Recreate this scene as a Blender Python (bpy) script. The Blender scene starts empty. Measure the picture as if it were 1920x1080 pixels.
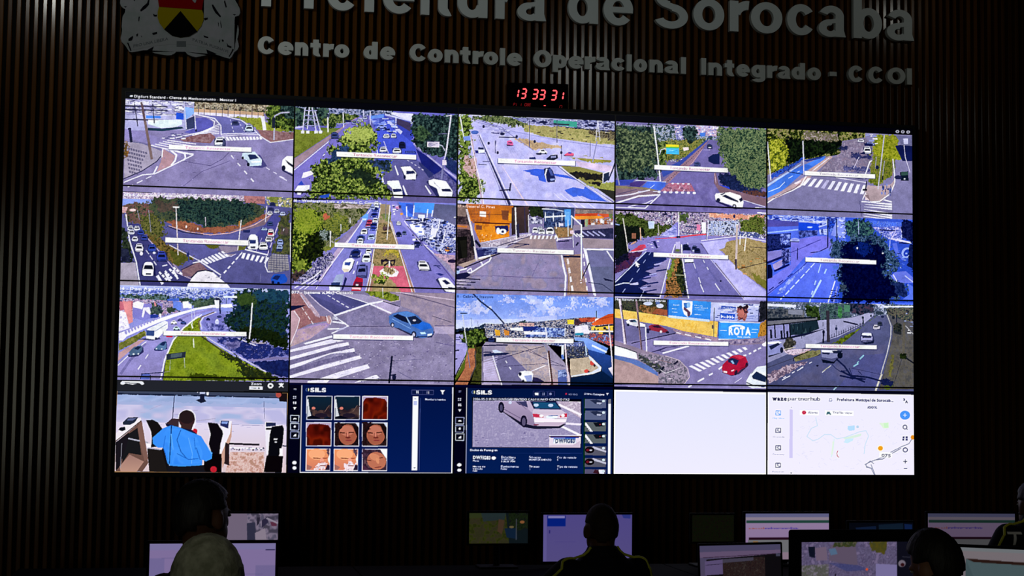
import bpy, bmesh, math, random
import numpy as np
from mathutils import Vector, Matrix

# ------------------------------------------------------------------ camera
scene = bpy.context.scene
COL = scene.collection
PW, PH = 1.02, 1.02 * 9 / 16            # one display of the video wall
CF, CRX, CRY, CRZ = 3027.81856575, -0.07224922, 0.19325662, -0.01166677
CT = (0.45536145, -1.8642518, 9.92553281)
CAM_Z = 1.65
TOP = CAM_Z - CT[1]                     # height of the top edge of the video wall
def rot3(rx, ry, rz):
    cx, sx, cy, sy, cz, sz = math.cos(rx), math.sin(rx), math.cos(ry), math.sin(ry), math.cos(rz), math.sin(rz)
    Rx = np.array([[1,0,0],[0,cx,-sx],[0,sx,cx]]); Ry = np.array([[cy,0,sy],[0,1,0],[-sy,0,cy]]); Rz = np.array([[cz,-sz,0],[sz,cz,0],[0,0,1]])
    return Rz @ Rx @ Ry
B = np.array([[1,0,0],[0,0,-1],[0,1,0]], float)      # (right, up, toward viewer) -> blender
CR = rot3(CRX, CRY, CRZ)
Mw = B @ CR.T
CAM_P = np.array([CT[0], -CT[2], CAM_Z])
cd = bpy.data.cameras.new('camera'); cam = bpy.data.objects.new('camera', cd); COL.objects.link(cam)
cd.sensor_width = 36.0; cd.lens = CF * 36.0 / 1920.0; cd.clip_end = 60; cd.clip_start = 0.05
m4 = Matrix.Identity(4)
for i in range(3):
    for j in range(3): m4[i][j] = float(Mw[i][j])
    m4[i][3] = float(CAM_P[i])
cam.matrix_world = m4
scene.camera = cam
def at(px, py, Y):
    """world point seen at photo pixel px,py on the vertical plane y=Y"""
    d = Mw @ np.array([(px - 960) / CF, (540 - py) / CF, -1.0])
    return CAM_P + d * ((Y - CAM_P[1]) / d[1])
def px_of(p):
    c = Mw.T @ (np.array(p, float) - CAM_P)
    return 960 + CF * c[0] / -c[2], 540 - CF * c[1] / -c[2]

# ------------------------------------------------------------------ world, light, exposure
scene.view_settings.view_transform = 'Standard'; scene.view_settings.look = 'None'
scene.view_settings.exposure = 0.0; scene.view_settings.gamma = 1.0; scene.view_settings.use_curve_mapping = False
w = bpy.data.worlds.new('world'); scene.world = w; w.use_nodes = True
w.node_tree.nodes['Background'].inputs[0].default_value = (0.02, 0.02, 0.025, 1)
w.node_tree.nodes['Background'].inputs[1].default_value = 0.02
CEIL = 4.75
def area(name, loc, rot, sx, sy, power, col, spread=math.pi):
    l = bpy.data.lights.new(name, 'AREA'); l.shape = 'RECTANGLE'; l.size = sx; l.size_y = sy; l.energy = power; l.color = col; l.spread = spread
    o = bpy.data.objects.new(name, l); COL.objects.link(o); o.location = loc; o.rotation_euler = rot; return o
def spot(name, loc, tgt, power, col, ang, blend, rad):
    l = bpy.data.lights.new(name, 'SPOT'); l.energy = power; l.color = col; l.spot_size = math.radians(ang); l.spot_blend = blend; l.shadow_soft_size = rad
    o = bpy.data.objects.new(name, l); COL.objects.link(o); o.location = loc
    o.rotation_euler = (Vector(tgt) - Vector(loc)).to_track_quat('-Z', 'Y').to_euler(); return o
area('rear_fill_light', (-1.75, -12.2, 2.35), (math.radians(90), 0, 0), 0.8, 2.9, 36.0, (0.98, 1.0, 0.80))  # added light behind the camera, no doorway; brightens figures and streaks left slats
spot('head_fill_spot', (0.2, -8.3, CEIL - 0.06), (0.4, -5.8, 1.2), 46.0, (1.0, 0.98, 0.86), 34, 0.8, 0.12)  # added spot, no fixture; brightens the grey-haired head from behind
spot('right_fill_spot', (5.4, -8.0, CEIL - 0.06), (5.25, -3.7, 1.1), 30.0, (1.0, 0.92, 0.76), 42, 0.8, 0.12)  # added spot, no fixture; lifts the right-hand people and the jacket letter
spot('sign_light_left', (-0.67, -2.4, CEIL - 0.06), (0.3, 0.0, 4.3), 38.0, (0.97, 1.0, 0.93), 80, 1.0, 0.06)
spot('sign_light_middle', (3.68, -3.55, CEIL - 0.06), (2.4, 0.0, 4.3), 48.0, (0.93, 1.0, 0.97), 78, 1.0, 0.32)
spot('sign_light_right', (5.66, -1.5, CEIL - 0.06), (4.9, 0.0, 4.4), 6.0, (0.97, 1.0, 0.93), 80, 1.0, 0.10)
spot('sign_light_far', (-0.36, -2.8, CEIL - 0.06), (1.6, 0.0, 4.5), 15.0, (0.93, 1.0, 0.97), 78, 1.0, 0.05)

# ------------------------------------------------------------------ helpers
def lin(c):
    if isinstance(c, str): c = [int(c[i:i+2], 16) for i in (0, 2, 4)]
    c = np.asarray(c, float) / 255.0
    return np.where(c <= 0.04045, c / 12.92, ((c + 0.055) / 1.055) ** 2.4)
_m = {}
def mat(name, col, rough=0.6, spec=0.5, metal=0.0, emit=None, es=1.0, noise=None, coat=0.0):
    if name in _m: return _m[name]
    m = bpy.data.materials.new(name); m.use_nodes = True; nt = m.node_tree; b = nt.nodes['Principled BSDF']
    c = (*[float(v) for v in col], 1)
    b.inputs['Base Color'].default_value = c; b.inputs['Roughness'].default_value = rough
    b.inputs['Specular IOR Level'].default_value = spec; b.inputs['Metallic'].default_value = metal
    b.inputs['Coat Weight'].default_value = coat
    if emit is not None:
        b.inputs['Emission Color'].default_value = (*[float(v) for v in emit], 1); b.inputs['Emission Strength'].default_value = es
    if noise:                      # (scale xyz, colour 2, detail)
        sc, c2, bump = noise
        tc = nt.nodes.new('ShaderNodeTexCoord'); mp = nt.nodes.new('ShaderNodeMapping'); nz = nt.nodes.new('ShaderNodeTexNoise'); mx = nt.nodes.new('ShaderNodeMix')
        mx.data_type = 'RGBA'; mp.inputs['Scale'].default_value = sc; nz.inputs['Detail'].default_value = 4; nz.inputs['Scale'].default_value = 1.0
        nt.links.new(tc.outputs['Object'], mp.inputs['Vector']); nt.links.new(mp.outputs[0], nz.inputs['Vector'])
        rp = nt.nodes.new('ShaderNodeMapRange'); rp.inputs[1].default_value = 0.35; rp.inputs[2].default_value = 0.65
        nt.links.new(nz.outputs['Fac'], rp.inputs[0]); nt.links.new(rp.outputs[0], mx.inputs[0])
        mx.inputs[6].default_value = c; mx.inputs[7].default_value = (*[float(v) for v in c2], 1)
        nt.links.new(mx.outputs[2], b.inputs['Base Color'])
        if bump:
            bp = nt.nodes.new('ShaderNodeBump'); bp.inputs['Strength'].default_value = bump; bp.inputs['Distance'].default_value = 0.01
            nt.links.new(nz.outputs['Fac'], bp.inputs['Height']); nt.links.new(bp.outputs[0], b.inputs['Normal'])
    _m[name] = m; return m
def screen_mat(name, strength):
    m = bpy.data.materials.new(name); m.use_nodes = True; nt = m.node_tree; b = nt.nodes['Principled BSDF']
    b.inputs['Base Color'].default_value = (0.004, 0.004, 0.005, 1); b.inputs['Roughness'].default_value = 0.45; b.inputs['Specular IOR Level'].default_value = 0.15
    a = nt.nodes.new('ShaderNodeVertexColor'); a.layer_name = 'picture'
    nt.links.new(a.outputs['Color'], b.inputs['Emission Color']); b.inputs['Emission Strength'].default_value = strength
    _m[name] = m; return m

def link(o, parent=None):
    COL.objects.link(o)
    if parent is not None: o.parent = parent
    return o
def empty(name, loc, rz=0.0):
    o = bpy.data.objects.new(name, None); COL.objects.link(o); o.location = loc; o.rotation_euler = (0, 0, rz); o.empty_display_size = 0.1; return o
def tag(o, label, cat, group=None, kind=None):
    if label: o['label'] = label
    if cat: o['category'] = cat
    if group: o['group'] = group
    if kind: o['kind'] = kind
    return o
def obj(name, bm, m, parent=None, smooth=False, loc=None):
    me = bpy.data.meshes.new(name); bm.normal_update(); bm.to_mesh(me); bm.free()
    for mm in (m if isinstance(m, (list, tuple)) else [m]): me.materials.append(mm)
    if smooth:
        for p in me.polygons: p.use_smooth = True
    o = bpy.data.objects.new(name, me); link(o, parent)
    if loc is not None: o.location = loc
    return o
def box(bm, c, s, bev=0.0, rot=None, mi=0, seg=2):
    n = bmesh.new(); bmesh.ops.create_cube(n, size=1.0)
    bmesh.ops.scale(n, vec=s, verts=n.verts)
    if bev: bmesh.ops.bevel(n, geom=n.edges[:], offset=bev, segments=seg, affect='EDGES', profile=0.5)
    if rot is not None: bmesh.ops.rotate(n, cent=(0,0,0), matrix=rot, verts=n.verts)
    bmesh.ops.translate(n, vec=c, verts=n.verts)
    for f in n.faces: f.material_index = mi
    t = bpy.data.meshes.new('t'); n.to_mesh(t); n.free(); bm.from_mesh(t); bpy.data.meshes.remove(t); return bm
def bxo(name, c, s, m, parent=None, bev=0.0, rot=None, smooth=False):
    return obj(name, box(bmesh.new(), c, s, bev, rot), m, parent, smooth)
def tube(bm, pts, r, seg=8, caps=True):
    """round bar through pts; r is one radius or a list"""
    pts = [Vector(p) for p in pts]; rr = r if isinstance(r, (list, tuple)) else [r] * len(pts); rings = []
    for i, p in enumerate(pts):
        d = (pts[min(i+1, len(pts)-1)] - pts[max(i-1, 0)]).normalized()
        a = d.cross(Vector((0,0,1)));
        if a.length < 1e-3: a = d.cross(Vector((0,1,0)))
        a.normalize(); b = d.cross(a)
        rings.append([bm.verts.new(p + (a * math.cos(t) + b * math.sin(t)) * rr[i]) for t in [2*math.pi*k/seg for k in range(seg)]])
    for A, Bq in zip(rings, rings[1:]):
        for k in range(seg): bm.faces.new((A[k], A[(k+1)%seg], Bq[(k+1)%seg], Bq[k]))
    if caps: bm.faces.new(rings[0][::-1]); bm.faces.new(rings[-1])
    return bm
def prism(bm, poly, y0, y1, mi=0):
    """polygon given as (x,z) pushed from y0 to y1"""
    n = len(poly)
    a = [bm.verts.new((x, y0, z)) for x, z in poly]; b = [bm.verts.new((x, y1, z)) for x, z in poly]
    fs = [bm.faces.new(a), bm.faces.new(b[::-1])]
    for i in range(n): fs.append(bm.faces.new((a[i], b[i], b[(i+1)%n], a[(i+1)%n])))
    for f in fs: f.material_index = mi
    bmesh.ops.triangulate(bm, faces=fs[:2])
    bmesh.ops.recalc_face_normals(bm, faces=bm.faces[:])
    return bm

# ------------------------------------------------------------------ glyphs
_g = {}
def glyph(ch, offset=0.0):
    """triangles (n,3,2) of one character, built-in font, size 1"""
    k = (ch, offset)
    if k in _g: return _g[k]
    c = bpy.data.curves.new('g', 'FONT'); c.body = ch; c.size = 1; c.offset = offset; c.resolution_u = 6; c.fill_mode = 'FRONT'
    o = bpy.data.objects.new('g', c); COL.objects.link(o)
    dg = bpy.context.evaluated_depsgraph_get(); dg.update()
    me = bpy.data.meshes.new_from_object(o.evaluated_get(dg))
    me.calc_loop_triangles()
    v = np.array([x.co[:2] for x in me.vertices]) if len(me.vertices) else np.zeros((0, 2))
    t = np.array([v[list(q.vertices)] for q in me.loop_triangles]) if len(me.loop_triangles) else np.zeros((0, 3, 2))
    bpy.data.objects.remove(o); bpy.data.curves.remove(c); bpy.data.meshes.remove(me)
    _g[k] = t; return t
def glyph_mesh(ch, offset, depth, bevel=0.0):
    c = bpy.data.curves.new('g', 'FONT'); c.body = ch; c.size = 1; c.offset = offset; c.resolution_u = 8; c.extrude = depth / 2
    o = bpy.data.objects.new('g', c); COL.objects.link(o)
    dg = bpy.context.evaluated_depsgraph_get(); dg.update()
    me = bpy.data.meshes.new_from_object(o.evaluated_get(dg))
    bpy.data.objects.remove(o); bpy.data.curves.remove(c); return me
def seg_text(s, offset=0.03, gap=0.06):
    """laid-out triangles of a string, baseline 0, cap height about 0.73, and its width"""
    x = 0.0; out = []
    for ch in s:
        if ch == ' ': x += 0.30; continue
        t = glyph(ch, offset)
        if not len(t): x += 0.3; continue
        a = t[:, :, 0].min(); b = t[:, :, 0].max()
        u = t.copy(); u[:, :, 0] += x - a; out.append(u); x += b - a + gap
    return (np.concatenate(out) if out else np.zeros((0, 3, 2))), max(x - gap, 1e-3)
# ------------------------------------------------------------------ the room
SLAT_F, SLAT_D, PITCH = 0.07, 0.045, 0.0507
XL, XR, YB = -2.6, 7.6, -12.6
def slat_material():
    m = bpy.data.materials.new('dark_wood_slats'); m.use_nodes = True; nt = m.node_tree; b = nt.nodes['Principled BSDF']
    tc = nt.nodes.new('ShaderNodeTexCoord'); mp = nt.nodes.new('ShaderNodeMapping'); mp.inputs['Scale'].default_value = (9.0, 1.0, 0.35)
    nz = nt.nodes.new('ShaderNodeTexNoise'); nz.inputs['Scale'].default_value = 2.2; nz.inputs['Detail'].default_value = 3
    cr = nt.nodes.new('ShaderNodeValToRGB'); cr.color_ramp.elements[0].position = 0.3; cr.color_ramp.elements[1].position = 0.7
    cr.color_ramp.elements[0].color = (0.055, 0.018, 0.003, 1); cr.color_ramp.elements[1].color = (0.14, 0.055, 0.011, 1)
    nt.links.new(tc.outputs['Object'], mp.inputs[0]); nt.links.new(mp.outputs[0], nz.inputs['Vector']); nt.links.new(nz.outputs['Fac'], cr.inputs[0]); nt.links.new(cr.outputs[0], b.inputs['Base Color'])
    b.inputs['Roughness'].default_value = 0.17; b.inputs['Specular IOR Level'].default_value = 0.19
    return m
def build_room():
    bm = bmesh.new(); box(bm, ((XL+XR)/2, SLAT_F+SLAT_D+0.05, CEIL/2), (XR-XL, 0.10, CEIL), mi=0)
    o = obj('wall_back', bm, mat('black_acoustic_backing', (0.004,0.004,0.004), 0.9, 0.1)); tag(o, None, None, kind='structure')
    bm = bmesh.new(); x = XL + 0.02
    while x < XR - 0.03:
        wd = 0.027; y0, y1 = SLAT_F, SLAT_F + SLAT_D
        prof = [(x, y1), (x, y0+0.004), (x+0.004, y0), (x+wd-0.004, y0), (x+wd, y0+0.004), (x+wd, y1)]
        a = [bm.verts.new((px, py, 0.0)) for px, py in prof]; b = [bm.verts.new((px, py, CEIL)) for px, py in prof]
        for i in range(6): bm.faces.new((a[i], a[(i+1)%6], b[(i+1)%6], b[i]))
        x += PITCH
    o = obj('wall_back_slats', bm, slat_material()); tag(o, None, None, kind='structure')
    fl = mat('dark_vinyl_floor', (0.012,0.012,0.013), 0.8, 0.1, noise=((3,3,3),(0.008,0.008,0.009),0.0))
    o = bxo('floor', ((XL+XR)/2, YB/2, -0.05), (XR-XL, -YB+0.4, 0.10), fl); tag(o, None, None, kind='structure')
    ce = mat('black_ceiling_paint', (0.01,0.01,0.01), 0.9, 0.1)
    o = bxo('ceiling', ((XL+XR)/2, YB/2, CEIL+0.05), (XR-XL, -YB+0.4, 0.10), ce); tag(o, None, None, kind='structure')
build_room()

# ------------------------------------------------------------------ lettering on the wall
LET_Y = 0.035                       # plane of the letters' front faces
def wall_xz(px, py, Y=LET_Y):
    p = at(px, py, Y); return p[0], p[2]
LETTER = mat('matt_silver_letters', (0.70,0.75,0.76), 0.7, 0.15)
LETTER2 = mat('matt_grey_letters', (0.68,0.71,0.70), 0.7, 0.15)
def arc(cx, cy, rx, ry, sx, sy, a0, a1, n=28):
    """ring segment between an outer ellipse and one inset by sx, sy: one strip (outer points, inner points)"""
    t = [math.radians(a0 + (a1 - a0) * k / n) for k in range(n + 1)]
    return [([(cx + rx * math.cos(u), cy + ry * math.sin(u)) for u in t], [(cx + (rx - sx) * math.cos(u), cy + (ry - sy) * math.sin(u)) for u in t])]
def rc(x0, y0, x1, y1): return [([(x0, y0), (x1, y0)], [(x0, y1), (x1, y1)])]
def letter_quads(ch, w, X, H, s, h):
    """upright bold grotesque letter: width w, x-height X, capital height H, stem s, horizontal stroke h"""
    r = w / 2
    if ch in 'oO': Y = X if ch == 'o' else H; return arc(r, Y/2, r, Y/2*1.02, s*1.03, h, 0, 360, 48)
    if ch in 'cC': Y = X if ch == 'c' else H; return arc(r*1.03, Y/2, r*1.03, Y/2*1.02, s*1.03, h, 35, 325, 40)
    if ch == 'e': return arc(r, X/2, r, X/2*1.02, s*1.0, h, -0, 322, 44) + rc(s*0.6, X/2 - h*0.42, w*0.995, X/2 + h*0.36)
    if ch in 'Il': return rc(0, 0, w, H)
    if ch == 'i': return rc(0, 0, w, X) + rc(0, H - h*1.05, w, H)
    if ch == '-': return rc(0, X*0.40, w, X*0.40 + h*1.05)
    if ch == 'n': return rc(0, 0, s, X) + arc(w*0.52, X - X*0.46, w*0.48, X*0.475, s, h*1.05, 0, 165, 24) + rc(w - s, 0, w, X*0.56)
    if ch == 'u': return rc(w - s, 0, w, X) + arc(w*0.48, X*0.46, w*0.48, X*0.475, s, h*1.05, 180, 345, 24) + rc(0, X*0.44, s, X)
    if ch == 'r': return rc(0, 0, s, X) + arc(w*0.95, X - X*0.50, w*0.80, X*0.51, s*0.9, h*1.25, 82, 170, 16)
    if ch == 't':
        c = w*0.25
        return rc(c, X*0.25, c + s, X*1.27) + rc(0, X - h, w*0.95, X) + arc(c + w*0.52, X*0.27, w*0.52, X*0.28, s, h*0.95, 180, 292, 16)
    if ch == 'f':
        c = w*0.22
        return rc(c, 0, c + s, H*0.8) + rc(0, X - h, w*0.9, X) + arc(c + w*0.6, H*0.78, w*0.6, H*0.22, s, h, 80, 180, 16)
    if ch in 'dbpg':
        b = w*0.47; q = arc(b, X/2, b, X/2*1.02, s*0.98, h, 0, 360, 40)
        if ch == 'd': q += rc(w - s, 0, w, H)
        if ch == 'p': q = [tuple([(w - x, y) for x, y in side] for side in k) for k in q] + rc(0, -(H - X)*1.0, s, X)
        if ch == 'b': q = [tuple([(w - x, y) for x, y in side] for side in k) for k in q] + rc(0, 0, s, H)
        if ch == 'g': q += rc(w - s, -X*0.10, w, X) + arc(w*0.49, -X*0.08, w*0.51, X*0.30, s, h*0.85, 205, 360, 24)
        return q
    if ch == 'a':
        q = rc(w*0.93 - s, X*0.12, w*0.93, X*0.70) + [([(w*0.93 - s, 0), (w, 0)], [(w*0.93 - s, X*0.22), (w*0.93, X*0.22)])]
        q += arc(w*0.475, X*0.66, w*0.455, X*0.355, s*0.95, h*0.95, 0, 158, 24)
        q += arc(w*0.43, X*0.275, w*0.43, X*0.29, s*0.95, h*0.82, 75, 330, 30) + [([(w*0.40, X*0.42), (w*0.93 - s*0.5, X*0.47)], [(w*0.42, X*0.562), (w*0.93 - s*0.5, X*0.62)])]
        return q
    if ch == 'S':
        a = arc(r*1.0, H*0.735, r*0.93, H*0.28, s*0.98, h, 22, 262, 30); b = arc(r*1.0, H*0.275, r*1.0, H*0.29, s*0.98, h, -98 - 62, 85, 30)
        return a + b + [([(r*0.82, H*0.455), (r*1.10, H*0.415)], [(r*0.88, H*0.60), (r*1.15, H*0.56)])]
    if ch == 'P': return rc(0, 0, s, H) + rc(0, H - h, w*0.6, H) + rc(0, H*0.38, w*0.6, H*0.38 + h) + arc(w*0.58, H*0.69, w*0.42, H*0.31, s, h, -90, 90, 24)
    return rc(0, 0, w, H)
def letter_object(strips, m, parent, loc, y0, y1):
    bm = bmesh.new()
    for k, (o, n) in enumerate(strips):
        f0 = y0 - 0.0004 * k; cnt = len(o); V = [[bm.verts.new((x, y, z)) for x, z in side] for side in (o, n) for y in (f0, y1)]   # outer front, outer back, inner front, inner back
        of, ob, nf, nb = V
        for i in range(cnt - 1):
            bm.faces.new((of[i], of[i+1], nf[i+1], nf[i])); bm.faces.new((ob[i+1], ob[i], nb[i], nb[i+1]))
            bm.faces.new((of[i+1], of[i], ob[i], ob[i+1])); bm.faces.new((nf[i], nf[i+1], nb[i+1], nb[i]))
        bm.faces.new((of[0], nf[0], nb[0], ob[0])); bm.faces.new((nf[-1], of[-1], ob[-1], nb[-1]))
    bmesh.ops.recalc_face_normals(bm, faces=bm.faces[:])
    return obj('letter', bm, m, parent, loc=loc)
def sign(name, label, rows, m, X, H, s, h, base_px):
    (xa, ya), (xb, yb) = base_px
    A = wall_xz(xa, ya); Bq = wall_xz(xb, yb)
    print('sign rise', Bq[1] - A[1])
    root = empty(name, (A[0], SLAT_F, A[1])); tag(root, label, 'sign', 'lettering on the slatted wall')
    for ch, l, r in rows:
        py = ya + (l - xa) * (yb - ya) / (xb - xa)
        x0, _ = wall_xz(l, py); x1, _ = wall_xz(r, py); z0 = A[1] + (x0 - A[0]) * (Bq[1] - A[1]) / (Bq[0] - A[0])
        letter_object(letter_quads(ch, x1 - x0, X, H, s, h), m, root, (x0 - A[0], 0, z0 - A[1]), LET_Y - SLAT_F, 0.0)
    return root
L1 = [('P',490,560),('r',570,607),('e',613,670),('f',676,711),('e',718,777),('i',789,805),('t',813,848),('u',858,914),('r',929,967),('a',970,1024),
      ('d',1065,1121.5),('e',1131.6,1187),('S',1226.5,1290),('o',1300,1358),('r',1368.5,1403),('o',1408,1467),('c',1476,1527),('a',1535,1586),('b',1600.6,1654),('a',1663,1714)]
L2 = [('C',483,515),('e',521,550),('n',553,578),('t',582,602),('r',606,625),('o',627,655),('d',681.7,708),('e',713,741),('C',768,800),('o',802.7,830),('n',834,860),('t',863,883),
      ('r',886.7,906),('o',906.7,934),('l',938,947),('e',951,979),('O',1000.8,1034),('p',1036.7,1062.6),('e',1066,1094.4),('r',1096.6,1116),('a',1117,1144),('c',1146.5,1172.7),('i',1175.5,1184.5),
      ('o',1188.5,1213.4),('n',1217.8,1242.7),('a',1246,1272.5),('l',1277,1286.5),('I',1315,1324),('n',1328.5,1354),('t',1358.7,1377.5),('e',1381,1406),('g',1409,1435),('r',1438.8,1457),
      ('a',1458.4,1482.5),('d',1484.7,1509.6),('o',1514,1539.4),('-',1556,1569),('C',1591,1619),('C',1628,1656.6),('O',1664,1697.8),('I',1701,1710)]
sign('wall_sign', 'large silver raised letters reading Prefeitura de Sorocaba on the dark slats', L1, LETTER, 0.205, 0.283, 0.059, 0.048, ((498,11.5),(1690,75.5)))
sign('wall_sign', 'smaller grey raised letters reading Centro de Controle Operacional Integrado - CCOI', L2, LETTER2, 0.083, 0.110, 0.0345, 0.027, ((487,100.5),(1705,158.5)))
# ------------------------------------------------------------------ drawing what the screens show
_rs = np.random.RandomState(7)
def _val_noise(n, cells):
    g = _rs.rand(cells + 1, cells + 1); g[-1] = g[0]; g[:, -1] = g[:, 0]
    t = np.arange(n) / n * cells; i = t.astype(int); f = t - i; f = f * f * (3 - 2 * f)
    a = g[i][:, i] * (1 - f)[None] + g[i][:, i+1] * f[None]; b = g[i+1][:, i] * (1 - f)[None] + g[i+1][:, i+1] * f[None]
    return (a * (1 - f)[:, None] + b * f[:, None]).astype(np.float32)
NZ = sum(_val_noise(1024, c) * w for c, w in ((64, 0.40), (128, 0.30), (256, 0.20), (512, 0.10)))
NZ = (NZ - NZ.mean()) / NZ.std() * 0.22 + 0.5                        # features about 16 texels wide
NZB = sum(_val_noise(1024, c) * w for c, w in ((48, 0.6), (96, 0.4)))
NZB = (NZB - NZB.mean()) / NZB.std() * 0.25 + 0.5
def hexc(c): return np.array([int(c[i:i+2], 16) for i in (0, 2, 4)], np.float32) / 255 if isinstance(c, str) else np.asarray(c, np.float32)
class Canvas:
    def __init__(s, W, H, fmap, bg='000000'):
        s.W, s.H, s.fmap = W, H, fmap; s.a = np.zeros((H, W, 3), np.float32); s.a[:] = hexc(bg); s.clip = (0, 0, W, H); s.k = 1.0; s.sharp = 0.0
    def bbox(s, q, m=0):
        x0 = max(int(q[:, 0].min() - m), s.clip[0]); x1 = min(int(q[:, 0].max() + m) + 2, s.clip[2]); y0 = max(int(q[:, 1].min() - m), s.clip[1]); y1 = min(int(q[:, 1].max() + m) + 2, s.clip[3])
        return x0, y0, x1, y1
    def mask(s, q, x0, y0, x1, y1, jx=None, jy=None):
        X = np.arange(x0, x1)[None, :] + 0.5; Y = np.arange(y0, y1)[:, None] + 0.5
        if jx is not None: X = X + jx; Y = Y + jy
        m = np.zeros((y1 - y0, x1 - x0), bool); n = len(q)
        for i in range(n):
            ax, ay = q[i]; bx, by = q[(i + 1) % n]
            if ay == by: continue
            c = (ay > Y) != (by > Y)
            m ^= c & (X < (bx - ax) * (Y - ay) / (by - ay) + ax)
        return m
    def raw(s, q, col, al=1.0):
        x0, y0, x1, y1 = s.bbox(q)
        if x1 <= x0 or y1 <= y0: return
        m = s.mask(q, x0, y0, x1, y1); v = s.a[y0:y1, x0:x1]
        v[m] = v[m] * (1 - al) + hexc(col) * al
    def P(s, col, *c, al=1.0): s.raw(s.fmap(np.array(c, float).reshape(-1, 2)), col, al)
    def G(s, ca, cb, *c):
        """fill blending from ca at the top to cb at the bottom"""
        q = s.fmap(np.array(c, float).reshape(-1, 2)); x0, y0, x1, y1 = s.bbox(q)
        if x1 <= x0 or y1 <= y0: return
        m = s.mask(q, x0, y0, x1, y1); t = np.clip((np.arange(y0, y1) - q[:, 1].min()) / (np.ptp(q[:, 1]) + 1e-6), 0, 1)[:, None, None]
        C = hexc(ca) * (1 - t) + hexc(cb) * t + np.zeros((y1 - y0, x1 - x0, 1)); s.a[y0:y1, x0:x1][m] = C[m]
    def N(s, cols, sc, jit, *c, al=1.0, big=False, st=1.0):
        """blotchy fill from a list of colours; sc texture scale, jit edge roughness in canvas px, st stretches texture sideways"""
        q = s.fmap(np.array(c, float).reshape(-1, 2)); x0, y0, x1, y1 = s.bbox(q, jit)
        if x1 <= x0 or y1 <= y0: return
        T = NZB if big else NZ
        sc = sc if big else sc * 1.8
        ix = (np.arange(x0, x1)[None, :] * sc / st).astype(int); iy = (np.arange(y0, y1)[:, None] * sc).astype(int)
        jx = jy = None
        if jit:
            fx = (np.arange(x0, x1)[None, :] * 1.3).astype(int); fy = (np.arange(y0, y1)[:, None] * 1.3).astype(int)
            jx = (NZ[fy % 1024, (fx + 300) % 1024] - 0.5) * 4 * jit; jy = (NZ[(fy + 500) % 1024, fx % 1024] - 0.5) * 4 * jit
        m = s.mask(q, x0, y0, x1, y1, jx, jy)
        v = np.clip(T[(iy + int(q[0, 0])) % 1024, ix % 1024] * 1.5 - 0.25, 0, 0.999) * (len(cols) - 1)
        k = v.astype(int); f = (v - k)[..., None]; P = np.array([hexc(x) for x in cols]); C = P[k] * (1 - f) + P[np.minimum(k + 1, len(cols) - 1)] * f
        t = s.a[y0:y1, x0:x1]; t[m] = t[m] * (1 - al) + C[m] * al
    def L(s, col, w, *c, al=1.0):
        p = np.array(c, float).reshape(-1, 2)
        for a, b in zip(p, p[1:]):
            d = b - a; n = np.hypot(*d)
            if n == 0: continue
            u = np.array([-d[1], d[0]]) / n * w / 2; e = d / n * w * 0.2
            s.raw(s.fmap(np.array([a + u - e, b + u + e, b - u + e, a - u - e])), col, al)
    def W_(s, col, w0, w1, x0, y0, x1, y1, al=1.0):
        """line that widens from w0 to w1"""
        a = np.array([x0, y0], float); b = np.array([x1, y1], float); d = b - a; n = np.hypot(*d); u = np.array([-d[1], d[0]]) / n
        s.raw(s.fmap(np.array([a + u*w0/2, b + u*w1/2, b - u*w1/2, a - u*w0/2])), col, al)
    def D(s, col, w0, w1, x0, y0, x1, y1, n, duty=0.5, pw=1.0, al=1.0):
        """n dashes along a line, wider and longer towards its end"""
        for k in range(n):
            t0 = (k / n) ** pw; t1 = ((k + duty) / n) ** pw; l = lambda t, a, b: a + (b - a) * t
            s.W_(col, l(t0, w0, w1), l(t1, w0, w1), l(t0, x0, x1), l(t0, y0, y1), l(t1, x0, x1), l(t1, y0, y1), al=al)
    def E(s, col, cx, cy, rx, ry, rot=0, al=1.0, n=22):
        t = np.arange(n) / n * 2 * np.pi; r = math.radians(rot); x = rx * np.cos(t); y = ry * np.sin(t)
        s.raw(s.fmap(np.stack([cx + x * math.cos(r) - y * math.sin(r), cy + x * math.sin(r) + y * math.cos(r)], 1)), col, al)
    def R(s, col, x0, y0, x1, y1, al=1.0, sl=0.0): s.P(col, x0, y0, x1, y0 + sl * (x1 - x0), x1, y1 + sl * (x1 - x0), x0, y1, al=al)
    def T(s, txt, x0, y0, x1, y1, h, col, offset=0.03, al=1.0):
        """text with its baseline from x0,y0 to x1,y1, capitals h high"""
        t, w = seg_text(txt, offset); t = t.copy()
        if not len(t): return
        u = t[:, :, 0] / w; v = t[:, :, 1] / 0.72
        q = np.stack([x0 + (x1 - x0) * u, y0 + (y1 - y0) * u - v * h], -1).reshape(-1, 2); q = s.fmap(q).reshape(-1, 3, 2)
        for tri in q: s.raw(tri, col, al)
    def S(s, x0, y0, x1, y1, h, col, n=None):
        """a line of writing too blurred to read"""
        r = random.Random(int(x0 * 7 + y0)); x = x0
        while x < x1:
            w = h * r.uniform(.25, .7); y = y0 + (y1 - y0) * (x - x0) / (x1 - x0); t = h * r.choice((.55, .62, .9))
            s.P(col, x, y - t, x + w * .35, y - t, x + w * .35, y, x, y); s.P(col, x, y - t * r.uniform(.3, 1), x + w, y - t * .6, x + w, y - t * .25, x, y - t * .1)
            x += w + h * (.7 if r.random() < .12 else .16)
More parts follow.
